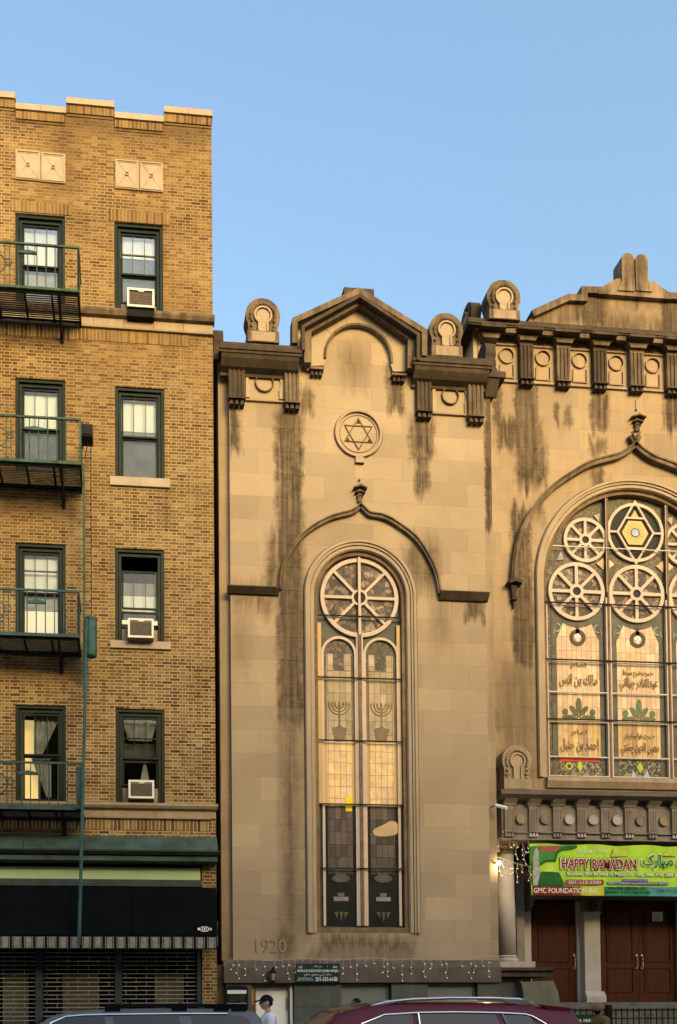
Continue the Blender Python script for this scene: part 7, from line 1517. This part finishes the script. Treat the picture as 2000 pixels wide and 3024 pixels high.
    if extra: extra(root, yc_, hw, yside)
    return root
# dark red SUV; helper from picture x to world on its near side
Yr = -7.85
def rx(x, y=200, Y=Yr+0.25): return pt(cR, x, y, Y)
Xs = lambda x: rx(x)[0]
Zs = lambda x, y: rx(x, y)[1]
xf = Xs(380); 
RL = 4.7; X0 = Xs(1385)-4.38                                     # spoiler tip near the tail
def tt(x): return (Xs(x)-X0)/RL
zr_ = Zs(700, 183)
prof_r = [(0, 0.62), (0.012, 0.86), (0.05, 0.98), (tt(40)-0.07, 1.10), (tt(40)-0.03, 1.16), (tt(180), Zs(180, 222)), (tt(290), Zs(290, 192)), (tt(400), Zs(400, 176)+0.0), (tt(560), Zs(560, 168)), (tt(760), Zs(760, 168)), (tt(1000), Zs(1000, 172)), (tt(1200), Zs(1200, 187)), (tt(1372), Zs(1372, 206)), (tt(1385), Zs(1385, 240)), (0.965, 1.15), (0.985, 0.95), (1.0, 0.6)]
prof_r = sorted(prof_r)
zt_r = [Zs(285, 285), Zs(400, 240), Zs(575, 231)]
zbl = 1.06
wt = lambda x, y: (Xs(x), Zs(x, y))
w1 = [(Xs(268), zbl+0.06), wt(290, 282), wt(400, 246), wt(545, 236), (Xs(545), zbl+0.05)]
w2 = [(Xs(582), zbl+0.05), wt(580, 236), wt(760, 233), wt(970, 238), (Xs(1010), zbl+0.06)]
w3 = [(Xs(1050), zbl+0.07), wt(1012, 240), wt(1100, 242), wt(1142, 248), (Xs(1200), zbl+0.12)]
chr_r = [[(Xs(255), zbl+0.06), wt(280, 286), wt(400, 240), wt(575, 229), wt(760, 226), wt(1000, 230), wt(1120, 237), wt(1155, 247), wt(1215, 286), (Xs(1235), zbl+0.1)], [(Xs(575), zbl+0.05), wt(575, 230)], [wt(1003, 232), (Xs(1040), zbl+0.06)]]
zA = lambda x, y: Zs(x, y)
rail_r = [([(Xs(292), zA(292, 226), 1.5), (Xs(370), zA(370, 188), 1.5), (Xs(440), zA(440, 172), 1.5), (Xs(560), zA(560, 160), 1.5), (Xs(760), zA(760, 153), 1.5), (Xs(1000), zA(1000, 155), 1.5), (Xs(1110), zA(1110, 160), 1.5), (Xs(1175), zA(1175, 182), 1.5)], 'silver', 0.020)]
def ex_r(root, yc_, hw, ys):
    for s in (-1, 1):
        for L in ([(290, 228), (330, 212), (440, 182), (470, 174), (400, 180), (345, 192)], [(1020, 164), (1050, 182), (1176, 184), (1150, 164), (1100, 158)]):
            b = NB(); P2 = [wt(x, y) for x, y in L]; y = yc_+s*(ys(1.5)-0.06); prism(b, P2, y-0.02, y+0.02); obj('rail_foot', b, M['silver'], root)
    b = NB(); L = [wt(1200, 186), wt(1372, 206), wt(1308, 246), wt(1250, 215)]; 
    for s in (-1, 1):
        y = yc_+s*(ys(1.5)-0.02); bb = NB(); prism(bb, L, y-0.02, y+0.015); obj('spoiler', bb, M['burgundy'], root)
car('parked_car', 'dark red SUV with silver roof rails parked in front of the stone tower', X0, Yr, 1.84, RL, zbl, prof_r, M['burgundy'], [(w1, 'side_window'), (w2, 'side_window'), (w3, 'side_window')], (Xs(60), Xs(1100), 'sunroof', 'windshield'), (Xs(1378), Xs(1420), 'carglass', 'rear_window'), rail_r, chr_r, extra=ex_r)
# grey SUV
Yg = -7.85
def gx(x, y=380): return pt(cN, x, y, Yg+0.25)
XG = lambda x: gx(x)[0]
ZG = lambda x, y: gx(x, y)[1]
def sN(x): return ((620+x/2.703)*2.24)                              # S crop x -> N crop x
def sY(y): return (2780+y/2.703-2820)*2.24
GL = 4.75; GX1 = XG(sN(425))+0.18; GX0 = GX1-GL
def tg(x): return (XG(x)-GX0)/GL
prof_g = sorted([(0, 0.62), (0.012, 0.88), (0.06, 1.02), (tg(120), 1.16), (tg(235), ZG(235, 455)), (tg(350), ZG(350, 404)), (tg(430), ZG(430, 386)), (tg(520), ZG(520, 374)), (tg(740), ZG(740, 362)), (tg(1100), ZG(1100, 360)), (tg(1500), ZG(1500, 362)), (tg(sN(290)), ZG(sN(290), sY(545))), (tg(sN(375)), ZG(sN(375), sY(572))), (tg(sN(405)), ZG(sN(405), sY(620))), (0.985, 1.12), (0.993, 0.9), (1.0, 0.6)])
wg = lambda x, y: (XG(x), ZG(x, y)); zbg = 1.06
g1 = [(XG(300), zbg+0.06), wg(352, 450), wg(430, 418), wg(560, 408), wg(690, 404), wg(700, 460), (XG(700), zbg+0.05)]
g2 = [(XG(752), zbg+0.05), wg(752, 404), wg(980, 400), wg(1180, 398), (XG(1215), zbg+0.05)]
g3 = [(XG(1290), zbg+0.06), wg(1262, 398), wg(sN(180), sY(592)), wg(sN(270), sY(602)), wg(sN(310), sY(630)), (XG(sN(330)), zbg+0.12)]
rail_g = [([(XG(740), ZG(740, 350), 1.45), (XG(840), ZG(840, 334), 1.45), (XG(1180), ZG(1180, 330), 1.45), (XG(1500), ZG(1500, 332), 1.45), (XG(sN(60)), ZG(sN(60), sY(505)), 1.45), (XG(sN(230)), ZG(sN(230), sY(520)), 1.45)], 'black', 0.014)]
def ex_g(root, yc_, hw, ys):
    for s in (-1, 1):
        for x in (745, 1185, sN(90), sN(230)):
            b = NB(); q = wg(x, 350 if x < 1600 else sY(520)); y = yc_+s*(ys(1.45)-0.06); box(b, q[0]-0.09, q[0]+0.09, y-0.02, y+0.02, q[1]-0.07, q[1]+0.045); obj('rail_foot', b, M['black'], root)
    for x in (860, 1200):
        b = NB(); q = wg(x, 338); tube(b, [(q[0], yc_-hw+0.35, q[1]+0.03), (q[0], yc_+hw-0.35, q[1]+0.03)], 0.016, 8); obj('roof_bar', b, M['black'], root)
car('parked_car', 'grey SUV with black roof rack parked in front of the shuttered shop', GX0, Yg, 1.84, GL, zbg, prof_g, M['greycar'], [(g1, 'side_window'), (g2, 'side_window'), (g3, 'side_window')], (XG(150), XG(300), 'carglass', 'windshield'), (XG(sN(385)), XG(sN(410)), 'carglass', 'rear_window'), rail_g, [[(XG(260), zbg+0.06), wg(345, 450), wg(440, 410), wg(560, 400), wg(750, 396), wg(1000, 393), wg(1200, 391), wg(1500, 391)]], extra=ex_g)

# ================================================================== HOUSES ACROSS THE STREET (unseen behind the camera, added and sized to shade the lower storeys)
rnd = random.Random(5)
xh = -40.0
for i in range(7):
    wd = 11.0+rnd.random()*2; hh = 17.4+rnd.random()*2.0
    Hs_ = empty('unseen_row_house', (xh+wd/2, -32, 0.15), 'unseen tan brick row house added across the street for shade, number %s from the left' % ('one', 'two', 'three', 'four', 'five', 'six', 'seven')[i], 'house', 'unseen row houses that shade the facades')
    b = NB(); box(b, xh, xh+wd-0.02, -42, -32, 0.15, hh); obj('wall', b, M['brick'], Hs_)
    b = NB(); mould(b, [(-32, hh), (-31.6, hh), (-31.7, hh-0.4), (-32, hh-0.5)], xh, xh+wd-0.03); obj('cornice', b, M['copperd'], Hs_)
    for fl_ in range(5):
        for c_ in range(3):
            b = NB(); xx = xh+wd*(0.2+0.3*c_); zz_ = 1.4+fl_*3.1; box(b, xx-0.5, xx+0.5, -31.999, -31.95, zz_, zz_+1.7); obj('window', b, M['dglass'], Hs_)
    xh += wd
